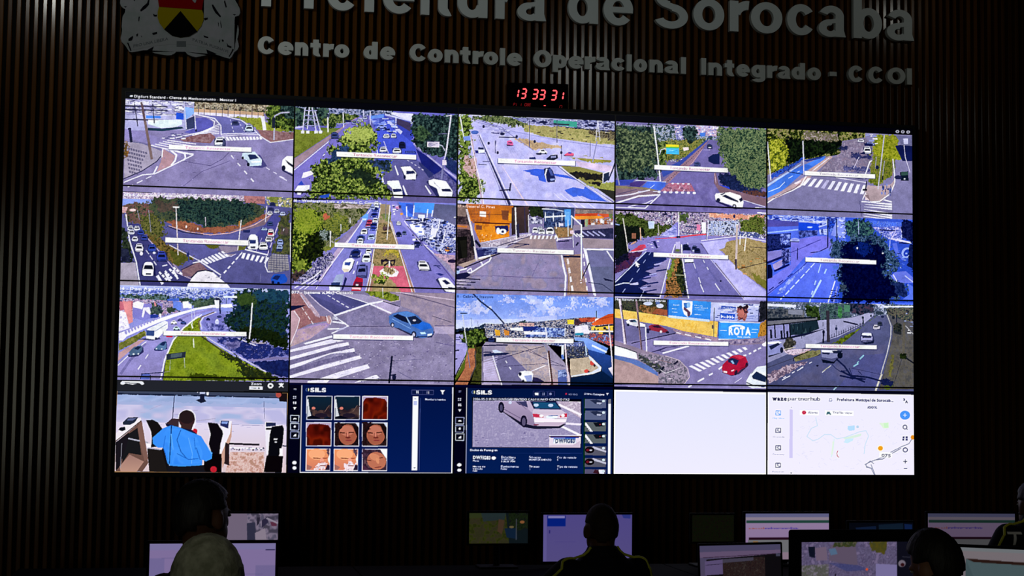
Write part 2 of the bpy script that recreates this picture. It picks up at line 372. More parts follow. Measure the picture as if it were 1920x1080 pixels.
    def car(s, x, y, w, h, col, kind='b', dark='10142c', lean=0.0, roof=None, sh='20244e'):
        """b: seen from behind or in front from above; s: from the side; lean skews it"""
        def Q(c, *p, al=1.0):
            a = np.array(p, float).reshape(-1, 2); s.P(c, *np.stack([x + a[:, 0] * w + a[:, 1] * lean * w, y + a[:, 1] * h], 1).ravel(), al=al)
        roof = roof or col
        if kind == 'b':
            Q(sh, -.56,.1, -.5,-.42, .52,-.36, .62,.3, .6,.58, -.5,.58, al=.75)
            Q(col, -.46,.42, -.5,.05, -.42,-.12, -.34,-.42, -.2,-.5, .2,-.5, .34,-.42, .42,-.12, .5,.05, .46,.42, .3,.5, -.3,.5)
            Q(dark, -.38,.10, -.30,-.14, .30,-.14, .38,.10)
            Q(dark, -.30,-.32, -.26,-.42, .26,-.42, .30,-.32, al=.8)
            Q(dark, -.44,.36, .44,.36, .42,.46, -.42,.46, al=.55)
        elif kind == 'f':      # windscreen high, bonnet below
            Q(sh, -.6,.5, -.5,-.3, .5,-.36, .62,.5, al=.8)
            Q(col, -.5,.38, -.47,.0, -.36,-.38, -.2,-.5, .2,-.5, .36,-.38, .47,.0, .5,.38, .36,.5, -.36,.5)
            Q(dark, -.40,.02, -.30,-.26, .30,-.26, .40,.02)
            Q(dark, -.22,.30, .22,.30, .2,.42, -.2,.42, al=.8); Q('f4f4ff', -.46,.22, -.30,.26, -.32,.34, -.46,.32); Q('f4f4ff', .46,.22, .30,.26, .32,.34, .46,.32)
        else:                  # side view, nose on the right unless w < 0
            Q(sh, -.5,.3, .5,.34, .46,.56, -.46,.52, al=.8)
            Q(col, -.5,.2, -.48,-.08, -.36,-.18, -.2,-.46, .12,-.5, .28,-.2, .46,-.06, .5,.2, .44,.38, -.44,.36)
            Q(dark, -.28,-.14, -.16,-.36, .1,-.38, .2,-.12)
            for cx in (-.28, .3): s.E(dark, x + cx*w, y + .32*h, abs(w)*.10, h*.17)
    def finish(s, W, H, soften=True):
        """box-filter down to W x H vertices"""
        fy, fx = s.H / H, s.W / W; yi = (np.arange(H) + 0.5) * fy; xi = (np.arange(W) + 0.5) * fx
        a = s.a; ii = np.cumsum(np.cumsum(np.pad(a, ((1,0),(1,0),(0,0))).astype(np.float64), 0), 1)
        hw = 0.5 * (1.35 if soften else 1.0); y0 = np.clip((yi - fy*hw).round().astype(int), 0, s.H-1); y1 = np.clip((yi + fy*hw).round().astype(int), 1, s.H); x0 = np.clip((xi - fx*hw).round().astype(int), 0, s.W-1); x1 = np.clip((xi + fx*hw).round().astype(int), 1, s.W)
        S = ii[y1][:, x1] - ii[y0][:, x1] - ii[y1][:, x0] + ii[y0][:, x0]
        o = (S / ((y1 - y0)[:, None, None] * (x1 - x0)[None, :, None])).astype(np.float32)
        if s.sharp:
            p = np.pad(o, ((2,2),(2,2),(0,0)), 'edge'); b = sum(p[i:i+H, j:j+W] for i in range(5) for j in range(5)) / 25
            o = np.clip(o + s.sharp * (o - b), 0, 1); o = np.clip(o * 1.08 - 0.035, 0, 1)
        return o
def picture_mesh(name, img, x0, z0, wd, ht, y, m, parent):
    """flat emitting picture: one vertex per picture element, colours from img (H,W,3 sRGB)"""
    H, W = img.shape[:2]; gx = x0 + (np.arange(W)) / (W - 1) * wd; gz = z0 + ht - (np.arange(H)) / (H - 1) * ht
    co = np.zeros((H, W, 3), np.float32); co[..., 0] = gx[None]; co[..., 1] = y; co[..., 2] = gz[:, None]
    idx = np.arange(H * W).reshape(H, W); f = np.stack([idx[1:, :-1], idx[1:, 1:], idx[:-1, 1:], idx[:-1, :-1]], -1).reshape(-1, 4)
    me = bpy.data.meshes.new(name); me.vertices.add(H * W); me.vertices.foreach_set('co', co.ravel())
    me.loops.add(f.size); me.loops.foreach_set('vertex_index', f.ravel().astype(np.int32))
    me.polygons.add(len(f)); me.polygons.foreach_set('loop_start', (np.arange(len(f)) * 4).astype(np.int32)); me.polygons.foreach_set('loop_total', np.full(len(f), 4, np.int32))
    me.update(calc_edges=True); me.materials.append(m)
    at_ = me.color_attributes.new('picture', 'FLOAT_COLOR', 'POINT'); v = np.ones((H * W, 4), np.float32); c = np.clip(img.reshape(-1, 3), 0, 1)
    v[:, :3] = np.where(c <= 0.04045, c / 12.92, ((c + 0.055) / 1.055) ** 2.4); at_.data.foreach_set('color', v.ravel())
    o = bpy.data.objects.new(name, me); link(o, parent); return o
# ------------------------------------------------------------------ the picture running over the whole video wall
CWP, CHP = 608, 342                                  # canvas elements per display
KF = (3212.6001696, -0.06579207, 0.20742461, -0.01193993, 0.1727312, -1.84393517, 10.57070486, 0.19939885)
KR = rot3(*KF[1:4]); KC = np.array(KF[4:7])
def wall_uv(px, py):
    """(display column, display row) shown at photo pixels px,py, the photo's lens distortion taken out"""
    x = (px - 960) / KF[0]; y = (540 - py) / KF[0]; u, v = x.copy(), y.copy()
    for _ in range(6):
        r = 1 + KF[7] * (u * u + v * v); u, v = x / r, y / r
    d = np.stack([u, v, -np.ones_like(u)], -1) @ KR; t = -KC[2] / d[..., 2]
    return (KC[0] + d[..., 0] * t) / PW, -(KC[1] + d[..., 1] * t) / PH
_crop = [0.0, 0.0, 1.0]
def wall_map(q):
    c, r = wall_uv(_crop[0] + q[:, 0] / _crop[2], _crop[1] + q[:, 1] / _crop[2])
    return np.stack([c * CWP, r * CHP], 1)
V = Canvas(5 * CWP, 4 * CHP, wall_map, '05060c')
P, L, N, E, D, R, G, T, car, WL = V.P, V.L, V.N, V.E, V.D, V.R, V.G, V.T, V.car, V.W_
def view(x0, y0, x1, outw, c0, r0, c1, r1):
    _crop[:] = [x0, y0, outw / (x1 - x0)]; V.clip = (int(c0 * CWP), int(r0 * CHP), int(c1 * CWP), int(r1 * CHP))
def bar(x0, y0, x1, y1, h, tx0, tx1, col='d89cc8'):
    """the white notice 'Tentando Reconectar'"""
    P('181c50', x0 - 4, y0 + 2, x1 + 6, y1, x1 + 6, y1 + h + 7, x0 - 4, y0 + h + 9, al=.7)
    P('f8f8f4', x0, y0, x1, y1, x1, y1 + h, x0, y0 + h)
    f = lambda x: y0 + (y1 - y0) * (x - x0) / (x1 - x0)
    L('d4dcd4', 3, x0 + 30, f(x0) + h*.55, tx0 - 20, f(tx0) + h*.55, al=.7); L('d4dcd4', 3, tx1 + 20, f(tx1) + h*.5, x1 - 30, y1 + h*.55, al=.7)
    T('Tentando Reconectar', tx0, f(tx0) + h*.76, tx1, f(tx1) + h*.76, h*.58, col, 0.0)
def scatter(seed, n, x0, y0, x1, y1, w, h, cols, sl=0.0):
    r = random.Random(seed)
    for _ in range(n):
        x = r.uniform(x0, x1); y = r.uniform(y0, y1) + sl * (x - x0); a = w * r.uniform(.4, 1.2); b = h * r.uniform(.4, 1.2); R(r.choice(cols), x, y, x + a, y + b)
GR = ['10180c', '26361a', '485c28', '74883c', 'a0ae58']         # sunlit leaves
DG = ['0a1418', '16262a', '2a4040', '48605a']                   # dark leaves
MG = ['101c14', '24381c', '44582c', '6c7c44', '8c9858']
WT, LW = 'e8e8ff', 'd4d0f4'
CARS = ['f0f0fc', '1a2044', '8c90b8', 'd0d0ee', '30386c', 'e8e8f8']
# ---- row 1, display 1
def feed_1_1():
    view(220, 165, 560, 1749, 0, .082, 1, 1.07)
    G('8c84b8', '7c7498', 0,60, 1749,60, 1749,1080, 0,1080); N(['8078ac','8c84b8','9890c4'], .5, 0, 0,400, 1749,400, 1749,1080, 0,1080, big=True, al=.5)
    N(['20241c','4a5034','8c8460','c8b8a0','38402c'], .9, 2, 700,60, 1749,60, 1749,260, 700,230)
    N(['3c2c28','a09078','d8ccc0','4c4438'], .8, 0, 700,130, 1460,140, 1460,220, 700,210, al=.7)
    P('c4a488', 740,195, 1420,235, 1420,290, 1000,262, 740,235); P('dcd8f8', 740,225, 1400,265, 1400,295, 1000,270, 740,245)
    for k in range(12): L('50485c', 5, 780+58*k, 170+3*k, 780+58*k, 262+5*k)
    N(['707828','98a040','80882c'], 1.2, 2, 1080,270, 1400,290, 1440,330, 1700,400, 1700,420, 1370,420, 1300,350, 1180,300)
    P('8c6468', 1350,400, 1540,415, 1749,470, 1749,490, 1490,520, 1400,470); N(['7c585c','98787c'], 1, 0, 1380,410, 1749,430, 1749,480, 1500,510)
    N(GR[:4], 1.1, 6, 1440,150, 1749,150, 1749,430, 1640,420, 1560,360, 1500,400, 1440,300); N(DG, 1, 4, 1560,140, 1749,140, 1749,300, 1600,280)
    L('a8a8c0', 14, 1515,500, 1520,270, 1580,240, 1660,235); L('e0e0f4', 34, 1405,280, 1425,400); L('202838', 30, 1512,290, 1510,380)
    # shops on the left
    G('c8c8ec', 'a4a4d4', 60,90, 740,120, 740,400, 60,400); N(['e8e8fc','8888b8','c0bce4','4c4c78','f4f4ff'], .9, 0, 60,90, 740,130, 740,260, 60,250, st=4)
    for y in (170,205,300): P('28284c', 60,y-16, 480,y, 480,y+10, 60,y)
    P('4c84e8', 270,255, 410,262, 420,285, 270,285); P('2858d8', 565,230, 635,240, 640,300, 565,295); P('88b0f4', 640,175, 740,190, 740,240, 660,300, 640,290)
    P('dcecf4', 290,300, 620,300, 625,345, 560,370, 420,380, 290,340); P('203c54', 290,375, 430,385, 620,365, 640,385, 430,410, 290,400); P('384068', 660,300, 745,262, 745,380, 660,400)
    P('5c5cb0', 745,285, 850,280, 920,320, 930,360, 860,400, 745,440, 640,420, 745,385); L(WT, 9, 740,245, 880,280, 940,320, 930,370, 880,405, 740,435, 560,475)
    P('6c6cac', 790,255, 960,270, 1180,290, 1320,390, 1370,440, 1010,440, 1000,380, 950,310); L(WT, 10, 780,255, 940,290, 1000,360, 1005,450); L(WT, 8, 1060,275, 1200,310, 1310,390, 1380,460, 1480,525, 1740,490)
    for k in range(6): WL(WT, 6, 10, 985, 345+18*k, 860-28*k, 400+10*k)
    D(WT, 4, 7, 1090,300, 1130,440, 4, .5); D(WT, 4, 6, 1170,320, 1240,430, 4, .5)
    L(LW, 8, 1010,440, 1350,432); L(LW, 8, 1010,462, 1240,445, 1380,450)
    for k in range(12): P(WT, 1012+33*k, 470, 1032+33*k, 468, 1062+31*k, 505-k, 1038+31*k, 508-k)
    P('886068', 600,490, 700,460, 900,430, 950,470, 900,530, 640,510); N(['785058','a08088'], 1, 0, 600,490, 800,440, 900,440, 900,520, 640,510)
    G('8c84bc', '9890c8', 60,380, 280,430, 420,480, 520,530, 420,560, 60,470); L(LW, 6, 330,540, 500,600); scatter(1, 22, 420,430, 640,480, 40, 10, ['e8e8fc','585888'])
    for k in range(5): L(WT, 9, 320+40*k, 545-12*k, 560+50*k, 600-16*k)
    # plaza with patterned paving
    P('a49cb4', 60,510, 200,515, 420,600, 430,660, 300,760, 60,860); L('2c2c54', 9, 50,870, 240,790, 380,700, 420,650); L('686898', 7, 60,500, 240,525, 440,600)
    for k in range(16):
        for j in range(7): P('545070', 70+24*k+j*6, 560+38*j+6*k, 88+24*k+j*6, 562+38*j+6*k, 92+24*k+j*6, 582+38*j+6*k, 76+24*k+j*6, 582+38*j+6*k, al=.8 if 70+24*k < 400-abs(300-(560+38*j))*.5 else 0)
    N(['8c6030','504028','a88040'], 1, 4, 60,490, 100,560, 100,640, 60,690); L('202440', 26, 112,390, 128,510); E('28284c', 110,385, 18,12)
    L('604c54', 22, 225,130, 262,330); L('7c6868', 26, 262,320, 330,675); L('282848', 9, 150,110, 190,360); L('282848', 9, 330,120, 352,330); L('c8c8e8', 10, 640,130, 665,390); L('d0d0ec', 9, 745,250, 758,400); E('1c2040', 760,405, 8,14)
    P('b08c98', 440,580, 560,650, 520,740, 380,800, 420,700); L(WT, 12, 436,580, 430,660); L(WT, 14, 385,750, 350,815)
    for p in ((510,590, 570,640, 560,690, 520,740), (560,600, 650,625, 660,670, 640,690), (640,620, 735,635)): L(WT, 17, *p)
    L(WT, 11, 735,640, 520,745, 360,820, 240,830, 60,900); D(WT, 8, 12, 330,840, 60,970, 3, .6)
    L('544c7c', 5, 640,700, 900,745, 1020,680, 1100,600); L('5c5484', 5, 640,940, 820,800, 1090,700); scatter(2, 60, 300,640, 1500,960, 16, 5, ['787098','605884','a098cc'])
    D(WT, 8, 13, 1100,645, 1360,945, 4, .42); D(LW, 7, 10, 1440,765, 1650,890, 3, .5); L(LW, 10, 1570,850, 1640,890)
    car(1140,335,62,44,'38406c'); car(1275,385,80,66,'c0d0f0'); car(990,512,100,84,'e4ecfc'); P('202450', 1020,480, 1050,500, 1040,560, 1015,556, al=.8)
    P('30306c', 1210,640, 1380,640, 1450,750, 1400,770, 1280,760, al=.7); P('c4d8ec', 1210,625, 1330,612, 1400,690, 1395,745, 1280,752, 1262,700, 1205,670); P('202c58', 1262,640, 1335,640, 1370,675, 1285,690); P('f0f8ff', 1290,700, 1380,700, 1390,715, 1300,720); E('101430', 1268,735, 14,18); E('101430', 1215,672, 10,14)
    P('282c5c', 1590,780, 1749,860, 1749,880, 1600,800); P('f8f8ff', 1600,690, 1640,655, 1749,660, 1749,850, 1620,790, 1590,750); P('181c38', 1625,690, 1740,770, 1749,780, 1749,800, 1650,730); E('181c38', 1610,770, 18,26)
    bar(495,540,1298,572,44, 655,1100)
    T('013 - Gen. C. x Dom. Tadeu Strunck', 66,138, 640,158, 24, 'e0e0f8')
def title_bar():
    view(220, 165, 560, 1749, 0, 0, 5, .082); R('07080f', -50,-200, 9000,2000)
    V.clip = (0, 0, 5*CWP, int(.082*CHP)); T('Digifort Standard - Cliente de Monitoramento - Monitor 1', 152,80, 1145,128, 24, 'f4f4ff', .02); E('c8d8f8', 124,67, 16,8)
    view(1425, 230, 1725, 1705, 4, 0, 5, .3)
    V.clip = (4*CWP, 0, 5*CWP, int(.3*CHP))
    for k in range(3): E('a0a0b0', 1478+58*k, 86+2*k, 20,17); E('50505c', 1478+58*k, 86+2*k, 9,8)
# ---- row 1, display 2
def feed_1_2():
    view(545, 195, 865, 1819, 1, .082, 2, 1.07)
    G('6868c0', '7870b0', 0,0, 1819,0, 1819,1080, 0,1080)
    N(['182040','38486c','7c88b4','c8c8e8','283858'], 1, 0, 50,30, 1100,60, 1100,130, 50,120); N(DG+['4c6850'], 1, 3, 50,30, 420,50, 400,240, 50,250); N(MG, 1, 3, 420,100, 820,130, 700,180, 500,230, 420,220)
    L('b8b8e0', 22, 50,255, 140,245)
    N(['687428','808c38','707830'], 1, 0, 50,270, 360,300, 430,330, 50,580); G('5c7030','808840', 300,250, 500,260, 560,260, 430,330, 360,300)
    N(MG, 1.2, 6, 320,160, 490,150, 500,230, 420,260, 330,230); P('a08898', 50,585, 440,330, 700,150, 730,150, 480,340, 50,690); L(WT, 9, 50,705, 420,400)
    P('7c74c4', 50,710, 420,405, 620,210, 740,140, 860,150, 700,300, 560,420, 420,600, 240,900, 50,1080); D(WT, 6, 9, 420,490, 340,570, 2, .6)
    for a in ((165,40, 140,300), (210,40, 190,270), (240,40, 285,300), (270,80, 330,290)): L('c4c4ec', 13, *a)
    for y in (70,125,170,230): L('9c9ccc', 8, 160,y, 290,y+4)
    L('8c8cc4', 6, 150,230, 285,100); L('8c8cc4', 6, 180,110, 310,240)
    for x in (140,195,285,330): R('dcdcf4', x-18, 285, x+18, 315)
    L(WT, 14, 405,145, 410,300); L('d0d0f4', 12, 568,90, 575,250); L('c4c4ec', 12, 785,70, 787,140); L('d0d0f4', 13, 856,80, 858,280); L('a8a8dc', 8, 510,215, 630,205)
    car(480,335,72,70,'3c4880'); car(620,185,60,22,'1c2450'); car(690,200,56,40,'9098d0'); car(750,175,60,40,'c8d0f4'); car(800,150,50,36,'b0b8e8')
    # right carriageway in blue shade
    P('4858d0', 860,130, 1000,110, 1200,330, 1260,340, 1340,480, 1420,1000, 1000,1000, 920,560, 930,300); P('3c48b4', 1000,130, 1360,300, 1280,400, 1200,330); P('6c98f0', 860,130, 1000,115, 1000,150, 860,165)
    N(['3444a8','7c90f0','c8d4ff'], 1, 0, 860,160, 1010,150, 1010,250, 900,260, al=.7, st=2)
    P('5058b0', 1090,130, 1290,200, 1280,290, 1180,230, 1090,170); P('443c60', 1140,160, 1290,210, 1280,300, 1200,250, 1140,220); P('dcdcfa', 1080,95, 1310,110, 1320,190, 1250,180, 1080,115); P('c4c8f8', 1010,105, 1290,185, 1290,195, 1010,125)
    P('c8ccf8', 1030,190, 1060,180, 1200,300, 1180,330); P('cccef8', 1285,190, 1360,200, 1350,225, 1285,215); L('d0d4fc', 12, 1128,150, 1130,310); scatter(3, 26, 950,120, 1100,260, 60, 12, ['c8d4ff','2c3898','88a0f4','1c2468'], .5)
    G('5c5c98', '645c90', 1110,580, 1340,590, 1819,1000, 1819,1080, 1000,1080, 980,740, 1060,700)
    P('1c2474', 1340,480, 1460,560, 1819,860, 1819,1000, 1400,640); P('283068', 1380,620, 1560,780, 1480,790, 1370,640, al=.8); N(['3c3c70','6c68a0'], 1, 0, 1480,790, 1620,700, 1819,900, 1819,980)
    L('a8a4d8', 15, 1320,430, 1400,500); L('b0acdc', 16, 1460,550, 1620,680, 1819,830); N(['1c285c','2c3c6c'], 1, 2, 1640,560, 1819,640, 1819,800, 1660,690)
    N(DG, 1.1, 5, 1320,110, 1819,120, 1819,620, 1640,580, 1460,540, 1300,400, 1290,260); N(['1c2c24','385038','506848'], 1.2, 6, 1300,280, 1420,240, 1500,330, 1460,400, 1330,390)
    L('c8c8f0', 16, 1712,125, 1660,520, 1640,600); L('7c7cac', 20, 1640,600, 1610,800); L('c8c8f0', 12, 1660,135, 1712,130); P('d0c8dc', 1460,405, 1590,408, 1588,468, 1458,462); P('282c50', 1450,398, 1600,402, 1600,408, 1450,406); scatter(4, 14, 1470,415, 1570,455, 24, 7, ['6c6890','8c88b0']); L('b8b8e4', 8, 1590,440, 1620,450, 1645,500); R('e0d4e8', 1620,600, 1664,655); L('707098', 6, 1580,325, 1670,322)
    car(1028,345,66,46,'e8ecff'); car(1104,342,56,48,'d4dcff'); car(995,487,76,60,'e0e4ff'); car(1140,500,90,60,'dce4fc'); car(1195,440,66,70,'181c40'); car(1280,515,100,30,'4858b8'); car(980,245,110,40,'90a0f0','s')
    L(WT, 8, 925,460, 935,525); L(LW, 7, 1000,400, 1050,525); WL(WT, 12, 16, 1120,660, 1155,760); WL(WT, 14, 20, 980,750, 1000,860); WL(WT, 14, 20, 1205,870, 1250,985); WL(WT, 12, 18, 1440,870, 1500,960); D(LW, 5, 9, 1250,600, 1440,720, 5, .5)
    # tree in the middle
    N(GR, 1.35, 9, 720,210, 830,215, 930,300, 940,400, 880,520, 900,620, 1100,600, 1060,720, 960,760, 990,860, 1090,900, 1110,1020, 150,1020, 230,900, 260,780, 230,650, 420,600, 430,520, 370,460, 430,420, 560,500, 540,350, 620,280)
    N(['16221c','283828'], 1.2, 7, 540,720, 760,700, 900,760, 960,840, 820,860, 760,790, 560,770); N(['1c2c50','34507c','102038'], 1.2, 4, 430,560, 560,450, 640,470, 540,600, 400,620); N(['384c84','16221c'], 1.2, 6, 820,600, 1080,600, 1050,700, 900,680)
    N(['98a850','b8c46c','7c8c40'], 1.5, 8, 640,260, 820,230, 900,330, 820,420, 640,400, 560,360)
    P('1c2050', 1180,660, 1330,700, 1360,760, 1330,820, 1220,800); P('f8f4f8', 1178,672, 1280,665, 1345,735, 1340,805, 1235,808, 1210,730); P('202858', 1240,715, 1320,715, 1338,742, 1240,750); E('101840', 1222,780, 12,22)
    P('1c2050', 1450,830, 1500,800, 1740,960, 1730,1000, 1560,990, al=.8); P('f4f4ff', 1475,815, 1530,800, 1660,825, 1730,930, 1725,985, 1590,985, 1560,900, 1480,860); P('181c48', 1610,905, 1700,905, 1720,935, 1620,930); P('3c4474', 1525,820, 1560,870, 1600,900, 1540,850)
    P('f0f8f8', 1040,820, 1160,815, 1190,900, 1215,970, 1200,1010, 1110,1005, 1090,900, 1040,850); P('202858', 1095,905, 1185,905, 1195,930, 1105,940); P('283070', 1190,870, 1225,960, 1215,1010, 1200,960)
    P('f4ecf8', 130,790, 150,730, 230,710, 262,745, 180,780); P('3048b8', 90,860, 130,815, 160,860); P('f4f4ff', 60,920, 90,870, 220,860, 215,905, 150,935, 60,935); P('1c2450', 60,930, 160,940, 140,965, 60,960); P('f8f8ff', 84,950, 130,952, 120,976, 84,970)
    bar(502,508,1345,545,52, 675,1145,'b87090'); P('2c54c0', 320,985, 430,960, 420,1000, 340,1010)
# ---- row 1, display 3
def feed_1_3():
    view(850, 205, 1160, 1717, 2, .082, 3, 1.07)
    G('b8b8f0', 'b4ace8', 0,0, 1717,0, 1717,1080, 0,1080); N(['b0b0ec','bcbcf4','c4c0f4'], .6, 0, 0,200, 1717,300, 1717,1080, 0,1080, big=True)
    N(['303c28','586840','8c9464','1c2820'], 1.1, 4, 200,60, 760,90, 760,200, 620,180, 420,150, 220,120); N(['181c44','6c70a8','d8d8fc','40446c','9094c8'], 1, 0, 600,90, 1680,130, 1680,240, 1200,190, 740,150, st=3)
    P('409c8c', 1040,120, 1280,135, 1280,195, 1040,165); P('30384c', 1040,150, 1200,160, 1200,175, 1040,168); R('1c2440', 1040,180, 1680,196, sl=.08)
    N(['a09860','b4ac74','888850'], .9, 2, 740,165, 1040,185, 1680,240, 1680,380, 1300,350, 900,285, 740,230); scatter(5, 30, 820,190, 1660,330, 40, 10, ['403c34','7c6c50','c0b488'], .04); N(['4c4030','8c8468','201c20'], 1, 3, 1400,215, 1680,245, 1680,330, 1500,300, 1400,260)
    N(['c0a484','c8b090','a88c70'], 1, 2, 620,300, 760,320, 1000,370, 1180,400, 1000,410, 830,430, 700,350); G('b4b4f0','c4c0f8', 640,240, 900,285, 1680,390, 1680,520, 1260,480, 1190,405, 900,330, 680,290)
    L('7c7cb8', 6, 300,120, 560,240, 830,430); L('9494d0', 7, 220,130, 640,240, 1100,330, 1680,410); L('6464a0', 5, 220,110, 500,190, 560,230); scatter(6, 24, 230,130, 560,200, 60, 6, ['5c5c94','8c8cc4','e0e0ff'], .25)
    N(GR+['607c30'], 1.3, 9, 60,60, 200,80, 210,160, 180,250, 200,400, 180,520, 260,620, 200,720, 330,740, 280,880, 290,970, 60,960); N(['b89488','d4b4c0','74603c'], 1, 4, 120,480, 250,520, 250,760, 120,640)
    N(GR, 1.4, 8, 60,640, 230,700, 330,745, 250,900, 290,970, 60,950); L('e0e0ff', 11, 78,80, 125,340); L('c8a8b8', 14, 190,270, 240,560, 310,990, al=.8); L('f4ecff', 8, 178,270, 240,580, 300,800, 320,990); P('8098e8', 110,290, 180,280, 190,330, 120,330)
    WL('30305c', 6, 26, 270,270, 590,1000); WL('807cb4', 4, 8, 255,270, 560,1000); WL('f0e4f4', 4, 12, 285,270, 620,1000); WL('e4d0e4', 5, 16, 510,590, 770,1000); WL('c0b8e4', 4, 10, 500,600, 740,1000)
    for k in range(5): WL('9890cc', 2, 5, 560+45*k, 390, 700+85*k, 620+20*k, al=.5)
    P('3c60d8', 720,640, 860,620, 960,630, 960,760, 890,740, 880,700, 800,680, 800,660); P('3c60d8', 1040,670, 1180,690, 1280,740, 1200,720, 1080,700, 1020,680); P('4468dc', 1150,840, 1240,810, 1350,830, 1360,800, 1480,880, 1590,960, 1420,940, 1330,900, 1240,910, 1180,870)
    P('8c884c', 1110,590, 1300,600, 1620,680, 1540,700, 1540,760, 1380,780, 1190,660); N(['2c2820','181820'], 1, 3, 1190,655, 1400,660, 1540,680, 1530,740, 1400,740, 1260,710); N(['8c9048','a4a85c'], 1, 2, 1340,780, 1540,760, 1680,760, 1680,960, 1500,830); N(['2c2428','141420'], 1, 3, 1380,760, 1540,760, 1500,800); P('30302c', 1480,820, 1680,850, 1680,960)
    L('5c5890', 8, 1080,590, 1200,690, 1680,980); L('f0ecff', 7, 1100,600, 1280,730, 1600,940, 1660,990); N(['908c40','a8a050'], 1, 2, 1190,500, 1340,490, 1640,520, 1620,560, 1400,555); P('dcc8ec', 1260,540, 1640,590, 1640,660, 1300,600); P('c4bcec', 1240,480, 1660,520, 1660,535, 1230,505)
    for x0 in (1040,1110,1180,1280): WL('e4e0ff', 4, 11, x0, 870+(x0-1040)*.1, x0+190, 1040, al=.9)
    for x0 in (850,1020): WL('e4e0ff', 4, 11, x0, 960, x0+60, 1040)
    L('24284c', 13, 1700,470, 1650,620, 1600,740); L('a8a8d0', 8, 1660,520, 1720,700); P('24304c', 1550,670, 1610,650, 1605,730, 1545,770); L('d8d8fc', 10, 1545,770, 1550,670, 1615,645)
    for x,y0,y1 in ((792,140,400),(1075,120,350),(440,330,460),(1120,380,520),(1415,340,490)): L('4c4c78', 6, x,y0, x,y1)
    for x,y in ((845,340),(660,290),(1118,455),(465,455),(372,358),(320,185)): E('20244c', x,y, 12,16)
    for dx in (-22,22): L('d8d8f8', 7, 1495,130, 1495+dx,330)
    for y in (180,230,290): L('b0b0dc', 5, 1470,y, 1520,y+4)
    L('9090c0', 11, 1485,340, 1440,550); E('1c204c', 512,262, 24,14); E('4c68b8', 230,245, 40,20); L('3c3c7c', 9, 400,250, 480,258); L('30305c', 10, 480,295, 650,298); L('38386c', 9, 270,575, 350,580); L('4c4c84', 7, 310,545, 380,548)
    P('20247c', 230,430, 340,440, 335,465, 240,460); P('e0ecfc', 262,425, 290,400, 325,425, 338,455, 270,460); P('202858', 265,400, 320,403, 322,422, 265,420)
    P('30204c', 555,370, 620,370, 630,385, 560,385); P('d868a4', 560,335, 600,325, 622,350, 625,380, 562,372); P('301c4c', 572,345, 612,348, 610,358, 575,356)
    car(930,445,90,50,'f0f4ff','s'); E('282c54', 890,468, 34,10); P('202440', 960,520, 1010,480, 1078,475, 1085,510, 1040,535, 975,530); P('8c90c0', 1010,490, 1060,488, 1066,505, 1010,510); P('283070', 790,505, 850,500, 860,525, 790,525)
    P('201c48', 1140,480, 1250,475, 1240,492, 1150,490); P('e05c84', 1150,475, 1200,445, 1248,465, 1245,485, 1160,486); P('3840a0', 1190,448, 1220,450, 1220,464, 1190,464); P('1c2458', 940,620, 1000,605, 1030,640, 1058,720, 1050,755, 980,760, 945,700); P('4c5ca4', 985,620, 1010,620, 1040,690, 1010,690); P('e8ecff', 962,620, 978,622, 960,680, 968,740, 955,720, 945,680); P('90a0d8', 1000,725, 1052,720, 1050,738, 1010,745)
    P('303460', 590,770, 608,768, 596,850, 580,850); P('24284c', 480,838, 600,828, 600,842, 480,848); L('606094', 5, 450,330, 440,400, 445,460)
    bar(468,512,1262,540,50, 635,1070,'d888b8')
